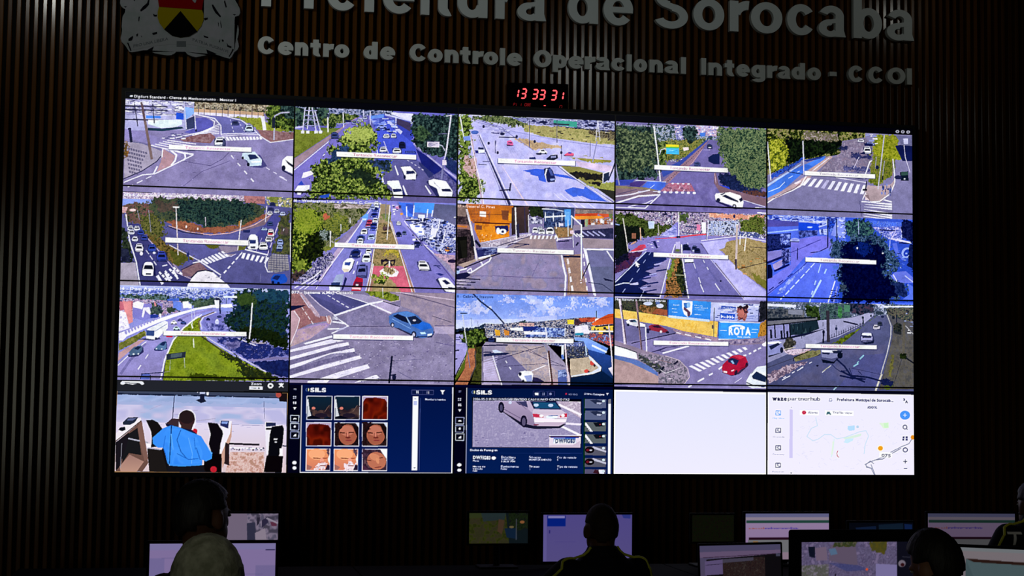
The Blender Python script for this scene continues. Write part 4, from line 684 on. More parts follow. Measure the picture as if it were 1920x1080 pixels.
# ---- row 2, display 3   (crop 850,380 scale 5.839)
def feed_2_3():
    view(850, 380, 1160, 1810, 2, 1.07, 3, 2.055)
    G('8078a4', '8c80b0', 0,60, 1810,60, 1810,1080, 0,1080)
    N(['241c24','3c3038','5c4c50'], 1, 0, 40,30, 180,30, 240,500, 240,640, 40,700); P('946c68', 45,240, 170,245, 200,300, 45,290); P('c87c3c', 50,250, 160,262, 160,280, 50,270); P('c8ac9c', 50,30, 150,40, 150,160, 50,150, al=.5); P('101010', 50,380, 160,370, 160,600, 60,620); P('1c1c18', 80,420, 150,410, 160,600, 110,610)
    G('b86828','d47c20', 150,20, 660,40, 640,230, 240,220, 180,200); N(['d8801c','e0902c','c47020'], .7, 0, 240,220, 620,235, 610,400, 300,440, 240,300); N(['a85c30','c87028','9c5c3c'], .7, 0, 160,30, 420,40, 400,230, 220,230); P('ece4e4', 295,100, 365,105, 365,165, 295,155); P('7c4830', 530,90, 610,95, 600,200, 540,190); P('5c2c20', 240,215, 620,230, 620,245, 240,230); L('6c3c28', 5, 180,130, 640,140); P('e8a030', 610,120, 640,130, 640,210, 610,205)
    P('1c2058', 460,260, 600,255, 610,310, 540,360, 470,330); E('e8f0fc', 495,315, 22,36); E('e8f0fc', 545,320, 40,30); E('1c2058', 545,322, 14,14); P('7c4838', 255,250, 320,255, 320,300, 260,300); scatter(15, 20, 310,350, 420,420, 14, 14, ['e8a868','f0c090','a85c1c']); L('e89828', 8, 300,420, 620,360)
    G('4c3838','30282c', 640,60, 830,50, 830,330, 720,340, 640,360); L('383048', 14, 780,60, 790,330); N(['182018','2c3c1c','141418'], 1, 3, 820,50, 1000,60, 1000,170, 830,160); N(['e8e8f8','8c8cb0','30304c'], 1, 0, 830,160, 980,170, 980,240, 840,240)
    P('344068', 980,70, 1320,60, 1310,290, 1000,280); N(['243058','4c6090','1c2448'], .8, 0, 990,100, 1230,100, 1230,280, 990,280); P('4c90dc', 1210,80, 1280,80, 1280,250, 1220,270); P('70b0f0', 1215,100, 1270,110, 1265,200, 1220,190); L('e8f4ff', 16, 1000,165, 1220,150); L('e0ecff', 9, 1005,110, 1005,210); L('e0ecff', 9, 1092,120, 1092,210); L('e0ecff', 9, 1185,120, 1185,200); L('d8e8ff', 9, 970,75, 1100,80, 1200,100)
    P('483c40', 1330,70, 1740,80, 1740,130, 1330,130); N(['706468','a09088'], 1, 0, 1330,80, 1740,90, 1740,130, 1330,125); P('c84828', 1325,130, 1570,120, 1570,155, 1325,155); P('e89438', 1320,155, 1640,150, 1640,185, 1320,190); P('c85838', 1570,125, 1700,130, 1740,160, 1640,170); N(['8c3828','d09c70','5c4444','e0d4e0'], 1, 0, 1430,185, 1740,175, 1740,250, 1430,260); N(['4c5c34','6c7c4c'], 1, 3, 1680,130, 1740,120, 1740,180, 1690,180); G('98889c','8c84a0', 1310,250, 1740,240, 1740,290, 1300,320); L('a0b48c', 26, 1450,190, 1450,260); R('1c1c38', 1390,190, 1430,270); R('e8e8f4', 1500,225, 1540,250); R('f0f0fc', 1600,195, 1640,230); R('e0e0f4', 1710,220, 1740,248)
    P('38345c', 1320,310, 1740,280, 1740,400, 1400,390, 1330,350); N(['242848','3c3c60'], .8, 0, 1500,300, 1740,285, 1740,400, 1560,390)
    for k in range(4): L('a8a8d8', 15, 1400+60*k,320, 1470+60*k,365)
    for k in range(3): L(WT, 14, 1310+34*k,340+4*k, 1350+34*k,375)
    P('84705c', 1100,270, 1300,280, 1300,370, 1240,385, 1140,390, 1110,330); N(['8c6c48','a48058','6c5c40'], 1, 1, 1100,270, 1290,290, 1280,375, 1140,385)
    P('7c70a0', 1140,400, 1300,390, 1310,500, 1150,500); L(WT, 15, 1120,360, 1140,400, 1130,420); L(WT, 10, 1140,405, 1290,392); L('1c2048', 12, 1140,430, 1260,420); P('9c8c98', 1400,390, 1740,410, 1740,500, 1420,500); P('64688c', 1440,520, 1740,520, 1740,1000, 1560,1000); P('70709c', 1450,530, 1740,530, 1740,700, 1500,700); L(WT, 18, 1430,512, 1745,515); L(WT, 14, 1670,530, 1745,640)
    # ground
    G('94848c','8c84a8', 620,480, 830,360, 1110,370, 1130,500, 1180,600, 1240,800, 1210,1000, 40,1000, 40,860, 260,740, 420,620); N(['8c84b0','9488b4','8480ac','9c8ca4'], .5, 0, 500,560, 1170,570, 1230,800, 1200,1000, 60,1000, 240,780, big=True, al=.8); N(['94848c','a08c90'], .9, 0, 640,490, 830,370, 1110,380, 1120,500)
    P('c8c4dc', 300,440, 700,360, 850,340, 860,355, 640,460, 560,500, 320,500); N(['c4b8c4','9c90a8','e0d8e8'], 1, 0, 300,450, 860,340, 860,355, 600,470, 300,490); L('2c2c58', 8, 480,480, 640,430, 830,375); P('2c3068', 250,500, 480,500, 480,560, 400,590, 280,600); scatter(16, 20, 260,490, 460,570, 80, 8, ['a8b4e8','1c2050','6c78b0'])
    P('a8948c', 60,680, 240,620, 400,575, 500,560, 400,600, 260,640, 120,710); L('1c1c30', 13, 130,710, 260,660, 400,600, 520,555); L(WT, 15, 420,600, 400,640, 200,765, 160,760); L(WT, 16, 310,650, 330,690); L(WT, 12, 160,745, 200,715, 210,750); L(WT, 20, 285,610, 410,580); L(WT, 15, 155,720, 60,745)
    P('1c1c44', 40,780, 160,760, 200,790, 130,830, 40,840); for_ = [L('1c1c44', 12, 40,820+34*k, 300-50*k,840+30*k) for k in range(4)]; [L('c4bcdc', 8, 40,845+34*k, 200-40*k,860+30*k) for k in range(4)]; E('a8c0f0', 55,750, 26,30); E('1c2850', 60,730, 14,16)
    L('685c8c', 6, 200,800, 500,800, 860,820, 1200,825); L('6c6090', 5, 930,660, 880,760, 860,810); L('787094', 5, 560,900, 520,960); scatter(17, 80, 200,580, 1180,980, 14, 5, ['746c98','a098c4','686090'])
    L(WT, 20, 1180,570, 1200,700, 1225,800, 1215,1020); N(['947870','a88878'], 1, 0, 1200,580, 1400,560, 1400,700, 1440,860, 1470,1010, 1240,1010, 1250,800, 1210,640); D(WT, 20, 24, 1245,615, 1305,1000, 4, .6); L('c8b0a8', 5, 1240,600, 1260,720, 1270,860, 1265,1000); D('f0e4ec', 12, 16, 1415,560, 1460,1000, 5, .5)
    L(WT, 13, 1420,500, 1450,620, 1490,800, 1530,1010); L(WT, 20, 1440,520, 1480,700, 1545,1020); L('181c3c', 20, 1200,590, 1380,592); L('181c3c', 12, 1480,660, 1400,830); L('20284c', 7, 1470,870, 1620,890, 1730,970); P('1c2040', 1630,820, 1740,850, 1740,862, 1650,850)
    L('181c44', 10, 600,470, 650,450, 830,460); L('303058', 8, 670,490, 820,458)
    for k in range(7): P(WT, 845+44*k, 362, 866+44*k, 362, 856+43*k, 402, 834+44*k, 402)
    car(895,305,64,60,'f0f4ff','f'); car(965,320,74,56,'e8f0fc','f'); car(1055,312,90,76,'f8f8ff','f'); car(950,280,50,34,'dce4fc')
    L('d8d0d8', 22, 155,80, 200,260, 265,630); L('e0e0ec', 16, 680,60, 695,400); L('e0e0f4', 8, 822,140, 828,340); P('1c1c2c', 195,370, 220,360, 240,480, 200,490); L('181c38', 26, 250,420, 300,480); P('2c2c48', 690,250, 720,230, 725,380, 700,390)
    L('dce4f4', 15, 1285,150, 1395,250, 1395,830); L('dce4f4', 11, 1290,160, 1290,280); L('e0e4f4', 10, 1250,200, 1252,370); L('d8d8ec', 8, 1303,340, 1308,490); P('e0c4d0', 1270,310, 1310,305, 1312,345, 1275,345); L('1c2040', 18, 1340,470, 1360,440); R('e0d8f0', 1160,230, 1200,260); L('e0e0f0', 10, 1120,225, 1125,290); L('e0e0f0', 10, 1155,225, 1158,270); scatter(18, 8, 1370,820, 1420,890, 30, 10, ['e8d8e0','b090a0'])
    bar(486,498,1312,522,48, 650,1115,'c8b0c0'); T('07 - General C. Pires', 50,55, 460,68, 28, 'e8c0b0')
# ---- row 2, display 4   (crop 1140,390 scale 5.839)
def feed_2_4():
    view(1140, 390, 1445, 1781, 3, 1.07, 4, 2.055)
    G('8880c8', '8c88c4', 0,60, 1781,60, 1781,1080, 0,1080)
    N(['181c38','5c548c','d8ccec','b08ca0','30385c','f0e8f8'], 1.2, 0, 70,40, 1730,70, 1730,330, 900,300, 700,300, 300,330, 70,300); N(['e0a088','c88470','f0c0a8'], 1, 2, 1090,65, 1700,80, 1690,120, 1400,130, 1100,100); N(['182010','34441c','607038','283018'], 1.1, 5, 70,70, 260,60, 420,140, 620,190, 740,170, 560,300, 380,330, 250,360, 200,300, 70,200); N(['0c1014','18201c','0c1410'], 1, 4, 70,180, 200,190, 400,240, 380,330, 220,400, 230,480, 70,580); N(['304020','5c6c2c','788040','242c18'], 1.2, 5, 1420,150, 1640,90, 1700,100, 1710,300, 1560,290, 1440,240); N(['38482c','5c6c40'], 1, 4, 760,60, 860,70, 860,160, 780,160); P('c8d8fc', 430,150, 500,150, 500,230, 440,230); N(['20284c','e0e4fc','8090c8'], 1.3, 0, 1080,140, 1420,150, 1420,300, 1080,300); N(['e8e8fc','303868','6470b0'], 1.3, 0, 1420,260, 1620,270, 1700,340, 1420,310)
    L('8ca0ec', 12, 70,180, 120,190); L('d0c8c0', 11, 160,120, 190,300, 215,480); L('c0b8b4', 9, 540,190, 550,300); R('cc8468', 255,280, 300,340, al=.7); L('d4a88c', 12, 345,220, 355,360); E('d0a088', 275,385, 34,9, -30)
    G('8078c4','8c88c8', 740,160, 770,160, 780,320, 740,360, 700,480, 560,980, 70,980, 70,800, 400,480, 560,340, 620,280); N(['6870b8','a0a0e4','c4c4fc'], 1, 0, 560,300, 740,180, 750,300, 720,330, st=2)
    P('f0f0ff', 1010,160, 1060,160, 1065,280, 1020,280); P('d880a8', 960,180, 1000,190, 1000,260, 960,240); L('38406c', 13, 840,205, 960,215); L('404880', 10, 800,270, 940,285); L('d0485c', 15, 510,345, 760,325, 900,305, 1060,290); L('c05080', 8, 390,350, 510,350); N(['e0506c','cc4460','b04868'], 1, 1, 230,485, 350,405, 420,400, 440,420, 350,475); L('f0e8fc', 9, 230,485, 350,470, 420,455, 560,460)
    P('8c84c8', 380,350, 1000,320, 1060,350, 740,370, 700,480, 420,460); scatter(19, 14, 410,360, 540,430, 26, 8, ['dcdcff','202864','5c64ac']); P('1c245c', 480,370, 510,360, 540,440, 520,445)
    G('1c2860','141c4c', 70,800, 400,480, 560,490, 640,560, 480,640, 540,700, 380,760, 440,820, 330,870, 470,900, 400,940, 560,960, 560,980, 70,980); G('9088b8','9088b8', 480,640, 660,560, 570,960, 430,930, 330,870, 440,820, 350,780, 540,740, 400,690, 560,640)
    for y,x in ((600,480),(650,430),(690,520),(740,400),(780,340),(830,420),(870,340),(910,400)): L('202c68', 15, x,y, x+120,y-20)
    for y,x in ((620,500),(730,450),(830,250),(875,350)): L('a8a8e4', 14, x,y, x+70,y-14)
    L('c4ccfc', 11, 75,810, 260,630, 410,480); D('98a4e0', 7, 9, 500,430, 100,1000, 6, .4, 1.3); L('b8c0f4', 12, 70,845, 160,820, 230,820); E('b8b8e8', 280,830, 50,10); N(['38285c','5c2c4c','282444'], 1, 3, 70,580, 230,490, 380,480, 230,640, 70,720); N(['0c1020','1c1c38'], 1, 3, 70,560, 220,480, 210,560, 70,640); L('a8b0e8', 8, 350,980, 390,890); L('d8d4f4', 9, 70,976, 560,985, 560,1000)
    L(WT, 11, 725,400, 670,560, 560,980); P('6c6484', 730,400, 800,400, 870,990, 600,990, 700,560); P('b8b0e0', 730,370, 780,370, 780,450, 730,450); N(['28301c','584830','a87048','c88c50','6c5c34','34281c'], 1.3, 4, 690,560, 780,540, 790,760, 800,980, 610,980, 640,740); N(['141810','242c1c','3c4428'], 1.2, 3, 760,560, 810,580, 850,940, 800,940, 740,760); N(['607030','849040'], 1.2, 4, 680,560, 730,560, 680,760, 640,780); E('60703c', 752,465, 24,14); L('e0e0b8', 6, 730,730, 815,735)
    L(WT, 13, 795,400, 800,520, 850,860, 870,990); scatter(20, 26, 800,620, 850,990, 40, 6, ['1c2458'])
    G('7c78b8','706cac', 800,400, 1000,380, 1130,560, 1470,1000, 880,1000, 820,600); P('8c88c8', 800,340, 1000,330, 1000,380, 800,400); L('5c5c9c', 22, 900,560, 960,700, 1060,990, al=.4); L('5c5c9c', 22, 1010,560, 1140,740, 1330,990, al=.4); D(WT, 7, 12, 925,600, 1035,915, 2, .4); D(WT, 7, 12, 1030,570, 1110,720, 2, .4); L(WT, 11, 1000,835, 1035,915); L(WT, 11, 1160,825, 1210,900); D(WT, 4, 7, 860,380, 925,600, 4, .4); L('505088', 10, 1000,390, 1090,480)
    car(840,420,60,44,'20284c'); car(850,445,80,40,'181c40'); car(935,445,54,70,'3c446c','f'); P('b8bcf0', 910,462, 990,465, 990,480, 915,478); car(965,465,60,50,'1c2450'); P('e8f0fc', 825,560, 925,560, 925,600, 830,600); L('202448', 12, 830,600, 930,595); E('141c3c', 1220,797, 9,11)
    G('b8b8f4','b0acec', 1000,380, 1300,340, 1330,410, 1200,460, 1240,500, 1400,660, 1730,920, 1730,1010, 1480,1010, 1130,570, 1060,470); N(['b4b0f0','c0bcf8'], .7, 0, 1010,380, 1290,350, 1300,400, 1200,450, 1300,560, 1730,940, 1730,1000, 1490,1000); L('f0e8ff', 9, 1010,360, 1400,310, 1720,365); L('ccc8f4', 8, 1110,560, 1300,790, 1480,1010); L('6c5c6c', 8, 1160,600, 1320,800, 1470,990); L('5c5080', 8, 1010,390, 1120,560)
    G('a49470','8c7c50', 1290,370, 1500,330, 1730,390, 1730,900, 1400,660, 1300,500, 1200,460, 1340,410); N(['948054','a8946c','b09c70','847448'], 1.1, 1, 1290,370, 1500,330, 1730,390, 1730,900, 1400,660, 1240,480); N(['6c6c2c','7c7838'], 1, 2, 1560,700, 1730,800, 1730,910, 1580,780); L('342c38', 7, 1410,670, 1560,630, 1730,590); L('342c38', 6, 1540,425, 1730,440); L('6c5c48', 5, 1440,400, 1730,570); scatter(21, 10, 1400,400, 1700,720, 40, 16, ['c08850','6c4828','d0a070'])
    L('c8b8b8', 22, 1400,190, 1395,420, 1385,670); P('3c3044', 1372,560, 1395,560, 1395,670, 1380,670); L('f0ecf4', 12, 1435,300, 1430,400); L('f0ecf4', 12, 1500,300, 1480,470); L('ece8f4', 10, 765,50, 765,330); L('d0ccec', 8, 1090,150, 1070,350); L('404068', 7, 1065,160, 1065,350); L('8088b0', 9, 690,90, 690,200); R('1c2040', 740,310, 780,330)
    P('20244c', 290,575, 345,625, 325,645, 300,640, al=.6); P('ffffff', 290,578, 345,622, 322,624, 334,642, 318,650, 308,630, 296,640)
    bar(492,488,1300,518,46, 655,1110,'c890b0'); E('242858', 1370,95, 12,20)
# ---- row 2, display 5   (crop 1425,400 scale 5.837)
def feed_2_5():
    view(1425, 400, 1725, 1751, 4, 1.07, 5, 2.055)
    G('5870e0', '4464f0', 0,20, 1751,20, 1751,1080, 0,1080)
    N(['1c2c88','5870e0','c8d0ff','8098f4','3850c0'], 1.1, 0, 70,20, 930,40, 930,140, 70,110, st=3); G('4c4ca4','5450a4', 75,70, 420,95, 420,140, 75,150); L('98b4fc', 15, 75,215, 410,180); L('1c2480', 18, 75,245, 330,225); P('1c48d8', 415,90, 640,120, 640,190, 415,190); E('b0c8fc', 540,152, 30,9); P('283cb0', 415,190, 630,190, 600,240, 420,275); N(['141c50','384490','6c80d8'], 1, 0, 415,190, 630,185, 620,240, 430,270); P('101850', 75,230, 330,225, 330,370, 200,400, 75,420); N(['0c1440','28347c','101848'], 1, 2, 75,240, 230,240, 230,370, 75,410)
    L('d8e0ff', 9, 420,95, 730,95); L('b8c4fc', 13, 640,150, 740,120); N(['2850d0','16247c','6c8cf4'], 1, 0, 740,60, 830,60, 820,210, 750,200); P('8898f8', 840,60, 930,60, 930,270, 860,260, 770,240); N(['202c70','90a0f4','c8d4ff'], 1.1, 0, 640,180, 740,170, 740,240, 650,230); scatter(22, 30, 840,60, 940,260, 24, 12, ['c8d4ff','38449c','f0f0ff'])
    G('7c78e4','7078e8', 330,300, 600,250, 740,250, 800,330, 840,400, 480,480, 130,880, 75,900, 75,720, 330,560); P('8884d4', 75,420, 240,400, 240,480, 130,540, 75,520); L('3c3c98', 6, 330,430, 520,350, 650,290); L('4848ac', 6, 500,350, 660,290); P('a89cd8', 130,560, 240,500, 240,570, 160,620, 140,600); L('101458', 20, 150,630, 310,560); L('181c60', 24, 75,540, 230,480); N(['14184c','3c4490','8890e8'], 1.2, 2, 230,380, 320,380, 330,520, 240,580); N(['18205c','5868c0','a0b0f8'], 1.1, 1, 210,230, 325,230, 320,350, 220,350)
    P('0c1038', 75,560, 110,560, 130,620, 130,700, 75,715); E('a8b4f4', 375,295, 52,24); E('8c94e0', 370,290, 40,14); L('18205c', 11, 335,310, 420,315); L('1c2060', 12, 405,380, 402,505); L('10184c', 12, 740,60, 735,370); L('10184c', 12, 835,60, 838,300); L('181c60', 9, 550,430, 640,420, 740,370)
    G('6878e8','4868f8', 580,440, 820,360, 860,480, 860,560, 800,740, 740,960, 75,960, 75,900, 300,700); N(['5c70ec','6c80f4'], .5, 0, 500,560, 860,560, 760,960, 160,960, big=True, al=.5); L('3038a0', 8, 75,880, 260,740, 440,600, 560,480); D('202880', 12, 10, 90,840, 400,620, 3, .5); N(['5068e0','a8b8fc'], 1.1, 2, 170,870, 280,760, 460,580, 500,560, 330,750, 220,880); D('c8dcff', 10, 16, 590,545, 200,960, 7, .75); D('b0ccff', 9, 18, 660,555, 540,940, 3, .4, .7); L('b8d4ff', 20, 660,730, 560,920); L('b0d0ff', 14, 545,940, 535,975); L('a8c8fc', 16, 720,610, 700,655); L('d8e0ff', 12, 870,570, 855,620); L('d8dcfc', 14, 815,740, 740,975); L('98a0ec', 12, 840,800, 800,975); scatter(23, 26, 760,830, 850,960, 30, 14, ['141c60','28307c']); E('4c70d0', 820,590, 34,22)
    G('3858d0','2848c0', 930,50, 1680,70, 1680,980, 850,980, 940,300); N(['4068e8','6888f8','2c48b4','88a8ff'], 1.1, 0, 1200,80, 1560,100, 1540,150, 1240,140, st=.5); N(['d4ccfc','8890ec','2c3c9c','b0b8fc'], 1.1, 0, 1230,150, 1560,140, 1560,330, 1350,250); L('141c5c', 14, 1310,180, 1480,190); L('181c58', 14, 1530,320, 1640,330); L('d8d4fc', 18, 1410,270, 1660,320); P('5c70dc', 1450,330, 1500,320, 1520,420, 1600,520, 1560,510, 1480,420); E('a4b0fc', 1580,250, 40,20); E('a0b4fc', 1610,430, 55,60, 40); E('2440b8', 1612,430, 32,44, 40)
    N(['080c34','101848','1c2458'], 1.1, 4, 1560,80, 1680,80, 1680,330, 1560,280); N(['0c1440','182458'], 1.1, 3, 1640,340, 1680,340, 1680,640, 1620,560)
    N(['0c1c34','1c3448','34505c','508074'], 1.2, 5, 930,110, 1060,60, 1200,80, 1240,150, 1260,230, 1000,280, 930,220)
    N(['10203c','1c3850','38506c','5c78a0','0c1430'], 1.3, 10, 780,280, 950,280, 1080,240, 1340,240, 1400,330, 1480,440, 1560,520, 1500,600, 1420,680, 1560,740, 1640,860, 1600,930, 1440,980, 860,980, 900,760, 820,720, 860,560, 740,420)
    N(['040828','060a34','0a1040'], 1.1, 8, 880,340, 1100,290, 1320,340, 1380,480, 1340,640, 1440,740, 1500,900, 1400,980, 860,980, 940,800, 860,640, 900,480)
    N(['0c2068','14308c','0a1848'], 1, 9, 1060,330, 1220,340, 1240,420, 1120,450, 1040,400, al=.8); E('d0d4f0', 1062,380, 9,12); E('c8d0fc', 1345,435, 12,9)
    P('6c7ce8', 1430,680, 1480,640, 1600,630, 1680,700, 1680,760, 1540,760, 1470,730); L('d8dcff', 12, 1460,670, 1500,740); L('c8d0fc', 10, 1590,680, 1680,750); L('d8dcff', 10, 1620,780, 1680,840); P('5874e4', 1620,760, 1680,800, 1680,940, 1560,940, 1640,880); N(['0c1844','243468'], 1.2, 5, 1440,740, 1560,760, 1620,860, 1600,930, 1500,900)
    N(['303c50','485868','202c40'], 1.2, 3, 860,790, 940,780, 930,830, 880,830); scatter(24, 26, 1380,400, 1600,620, 26, 12, ['8ca8fc','1c2c68','4c6cd8']); L('8c9cf0', 10, 1430,230, 1420,400)
    L('c0ccff', 5, 1075,80, 1080,230)
    bar(490,480,1272,512,46, 650,1085,'c8a4b8')
# ---- row 3, display 1   (crop 205,530 scale 5.143)
def feed_3_1():
    view(205, 530, 555, 1800, 0, 2.055, 1, 3.04)
    G('8c94e0', '8c88c4', 0,20, 1800,20, 1800,960, 0,960)
    G('c4ccfc','7888dc', 90,20, 1750,60, 1750,110, 90,90); N(['4c5cb0','8898e8','e0e4ff','283c80','6474c8'], 1.2, 0, 90,60, 1240,70, 1240,170, 90,160, st=2); N(['1c2c30','304840','485c50','70889c'], 1.1, 4, 100,110, 500,120, 640,160, 1000,150, 1100,190, 1000,230, 700,200, 560,230, 300,180, 100,150)
    N(['3c3c68','c8c0e8','8c5c7c','f0e8fc','54548c'], 1.1, 0, 90,150, 700,180, 700,280, 500,330, 90,360); G('c07080','b05c70', 95,185, 230,180, 220,260, 100,270); P('d88c90', 130,180, 210,185, 230,380, 190,400, 150,290); G('f0ecff','c8c0ec', 90,270, 160,290, 200,440, 90,480); N(['e8e0fc','f8f8ff','b8b0dc'], 1, 0, 90,300, 150,300, 190,440, 90,470)
    G('8c84d0','7c7cc8', 230,210, 520,200, 510,300, 340,370, 230,340); P('f8f4ff', 230,200, 270,180, 340,200, 320,260, 230,240); P('f4f0ff', 330,240, 390,240, 410,320, 380,300, 350,270, 330,340, 315,330); N(['20303c','3c4c4c','5c6c60'], 1.2, 3, 400,180, 450,190, 520,260, 520,300, 410,310); P('283c98', 400,310, 480,310, 470,340, 400,345); P('6c88e4', 620,180, 700,190, 700,270, 620,270); P('4868cc', 560,160, 680,150, 680,180, 570,180); P('fcfcff', 712,185, 770,180, 770,245, 720,250); P('fcfcff', 770,200, 800,210, 800,250, 770,250); P('f0f4ff', 485,300, 505,300, 505,360, 490,370); P('e08c94', 435,180, 450,200, 460,230, 440,230); N(['2c3c34','485848'], 1.1, 3, 560,240, 700,270, 620,290, 560,300); N(['34443c','586c54'], 1.1, 3, 800,190, 1010,170, 1020,220, 820,240)
    # barrier
    P('f4f0ff', 90,490, 330,400, 600,310, 830,250, 1010,215, 1190,210, 1200,240, 1000,245, 850,265, 640,330, 500,380, 330,450, 170,520, 130,560, 95,560)
    for k in range(16): E('9c98d4', 160+k*30-(k>9)*2, 480-k*13.5+(k>6)*(k-6)*1.5, 12-k*.3, 22-k, -20)
    N(['585c28','707434','888048'], 1, 1, 90,590, 340,460, 370,500, 280,560, 90,660); P('b8949c', 90,680, 280,560, 360,545, 200,660, 80,760)
    G('9c98dc','9088c0', 80,780, 340,560, 560,380, 860,270, 1180,250, 900,290, 780,390, 640,520, 560,680, 510,930, 80,930); L('5c588c', 26, 350,590, 200,750, 110,880, al=.5); L('685c98', 20, 1000,262, 760,320, 600,400, al=.35); L(WT, 8, 80,800, 200,690, 360,570); D(WT, 9, 12, 380,690, 235,900, 2, .4, 1); L('8c88c8', 8, 560,380, 760,300)
    N(['607018','7c8c20','8c9c2c','546410'], 1, 1, 860,340, 900,330, 880,450, 960,560, 1200,700, 1540,870, 1640,950, 520,950, 560,700, 640,520, 780,400); N(['70842c','849428','647818'], .5, 0, 700,520, 900,520, 1300,760, 1560,930, 560,930, 600,700, big=True, al=.6)
    L(WT, 14, 860,330, 720,440, 620,560, 540,740, 500,930); L('f0ecff', 9, 900,310, 780,390, 680,480); L('303050', 7, 545,760, 520,940)
    P('7878c0', 920,330, 1060,290, 1160,320, 1100,460, 960,460, 900,400); L('c8c4f0', 11, 1040,285, 920,330, 885,380, 900,450); L('6c5848', 9, 1020,285, 900,330, 868,380, 880,450); N(['9c9ce0','3c4080'], 1, 1, 930,380, 1180,420, 1180,460, 960,460); P('7c7cbc', 960,500, 1240,500, 1340,560, 1750,640, 1750,900, 1540,860, 1200,680); N(['1c2868','28347c','141c50','6468a8'], 1, 3, 1040,530, 1240,530, 1400,570, 1750,650, 1750,700, 1350,740, 1180,640, 1080,590); N(['141c4c','1c2860'], 1, 2, 1380,760, 1750,740, 1750,920, 1560,870); P('7c74a4', 1340,740, 1500,730, 1600,710, 1740,720, 1740,735, 1600,740, 1400,755); N(['8c88c0','6c68a0','484880'], 1, 2, 1100,570, 1280,570, 1260,620, 1160,640)
    L('c8c4d8', 9, 940,520, 1130,640, 1350,760, 1560,880); L('3c3434', 12, 900,520, 1100,660, 1300,780, 1640,940); L('d0ccec', 11, 1250,535, 1420,605); P('a098ac', 1370,560, 1530,575, 1500,590, 1390,585); N(['28341c','1c2414','3c4418'], 1.1, 6, 1080,670, 1200,690, 1320,780, 1480,840, 1640,900, 1720,950, 1380,940, 1260,860, 1280,820, 1180,740, 1100,710)
    N(['0c1820','142824','1c3420','20384c','102440'], .9, 8, 1240,90, 1400,60, 1750,70, 1750,650, 1540,580, 1340,560, 1180,440, 1100,350, 1200,270, 1200,160); N(['101c10','1c2810','0c1408'], .8, 6, 1240,420, 1540,450, 1750,540, 1750,650, 1500,580, 1320,560); N(['1c3c5c','244858','143048'], .7, 8, 1360,80, 1740,70, 1740,180, 1420,170); N(['2c4020','3c5028'], 1, 6, 1240,110, 1420,110, 1420,230, 1260,220)
    L('d8d8e4', 14, 1388,200, 1375,400, 1360,540); P('dcecfc', 1115,130, 1240,130, 1240,152, 1115,148); L('38446c', 6, 1140,152, 1140,210); P('f0f4ff', 1020,170, 1080,150, 1080,210, 1030,225); P('fcfcff', 1030,215, 1190,205, 1200,240, 1040,250); L('1c2854', 14, 1075,160, 1078,300); E('242c50', 1050,160, 26,12); P('8c98e4', 1080,240, 1200,250, 1200,280, 1090,280)
    # vehicles
    P('343868', 270,548, 480,520, 500,545, 420,560); P('f4f8fc', 355,480, 370,450, 540,370, 570,380, 570,440, 480,530, 440,550, 360,540); P('38508c', 358,460, 440,465, 435,515, 360,510); L('9ca4c8', 7, 445,470, 560,400); P('e8ecf4', 365,450, 540,368, 570,380, 440,462); E('202850', 455,540, 12,12)
    P('2c3060', 175,700, 330,620, 335,670, 280,710, 190,720); P('4c6484', 190,670, 240,620, 310,605, 325,640, 290,690, 200,705); P('1c2848', 240,640, 275,615, 310,620, 280,650); E('e0f0f8', 235,690, 10,8); E('e0f0f8', 282,688, 8,8)
    P('283068', 435,640, 560,570, 565,640, 500,660, 440,655); P('54749c', 445,630, 500,580, 550,560, 560,620, 540,650, 450,645); P('1c2c58', 490,600, 520,570, 555,570, 530,610); E('e0f0ff', 460,638, 8,6); E('e0f0ff', 510,640, 8,6)
    car(630,385,62,40,'f0f4fc','s'); car(690,360,50,26,'404478','s'); car(722,385,58,34,'384c8c','s'); car(655,440,64,40,'c8ecf4','s'); P('c82c4c', 545,510, 620,512, 615,528, 560,528); car(962,352,40,26,'20284c','s'); E('c8ccf0', 1048,380, 20,24); E('303868', 1070,330, 24,12); E('f0f0fc', 1048,360, 10,8)
    P('283040', 555,690, 745,665, 740,720, 560,745); P('4c5c64', 600,690, 710,675, 705,712, 600,725); L('a8b09c', 6, 730,720, 735,820); L('a8b09c', 5, 595,745, 590,840); L('8c9060', 9, 540,860, 590,855); L('e8ecf4', 12, 800,400, 812,440); L('e0e8e0', 9, 818,540, 824,625); L('c8d4e8', 5, 800,240, 808,400); L('c8cce8', 5, 820,250, 835,340)
    P('5c6cc0', 310,880, 400,880, 390,940, 300,940); L('242c54', 9, 310,880, 520,865); L('242c54', 9, 400,890, 400,940); L('242c54', 8, 320,885, 300,935); N(['445010','34400c'], 1, 4, 780,880, 900,880, 1200,920, 1400,930, 1300,950, 800,950)
    bar(526,464,1332,474,44, 690,1142,'e0a0b8'); T('14 - Dom Aguirre x Av. 15 Pista', 105,72, 870,78, 28, 'e8ecff')
def toolbar():
    view(205, 705, 555, 1920, 0, 3.04, 1, 3.165); R('262830', -100,30, 2000,160); 
    P('d8dce8', 115,75, 130,60, 180,60, 300,62, 350,64, 362,90, 340,100, 310,80, 240,96, 170,84, 140,98, 115,92); L('14161c', 6, 160,78, 310,84)
    T('Zoom', 1466,95, 1574,96, 26, 'e8ecf8'); P('d8dcf0', 1450,108, 1590,110, 1588,142, 1450,140); L('282c38', 5, 1470,126, 1520,127); E('14161c', 1548,128, 8,8); E('e8ecf4', 1667,102, 30,28); E('262830', 1667,102, 13,11); L('eceef8', 12, 1755,80, 1800,118); L('eceef8', 12, 1800,80, 1755,118); E('eceef8', 1778,84, 12,10)
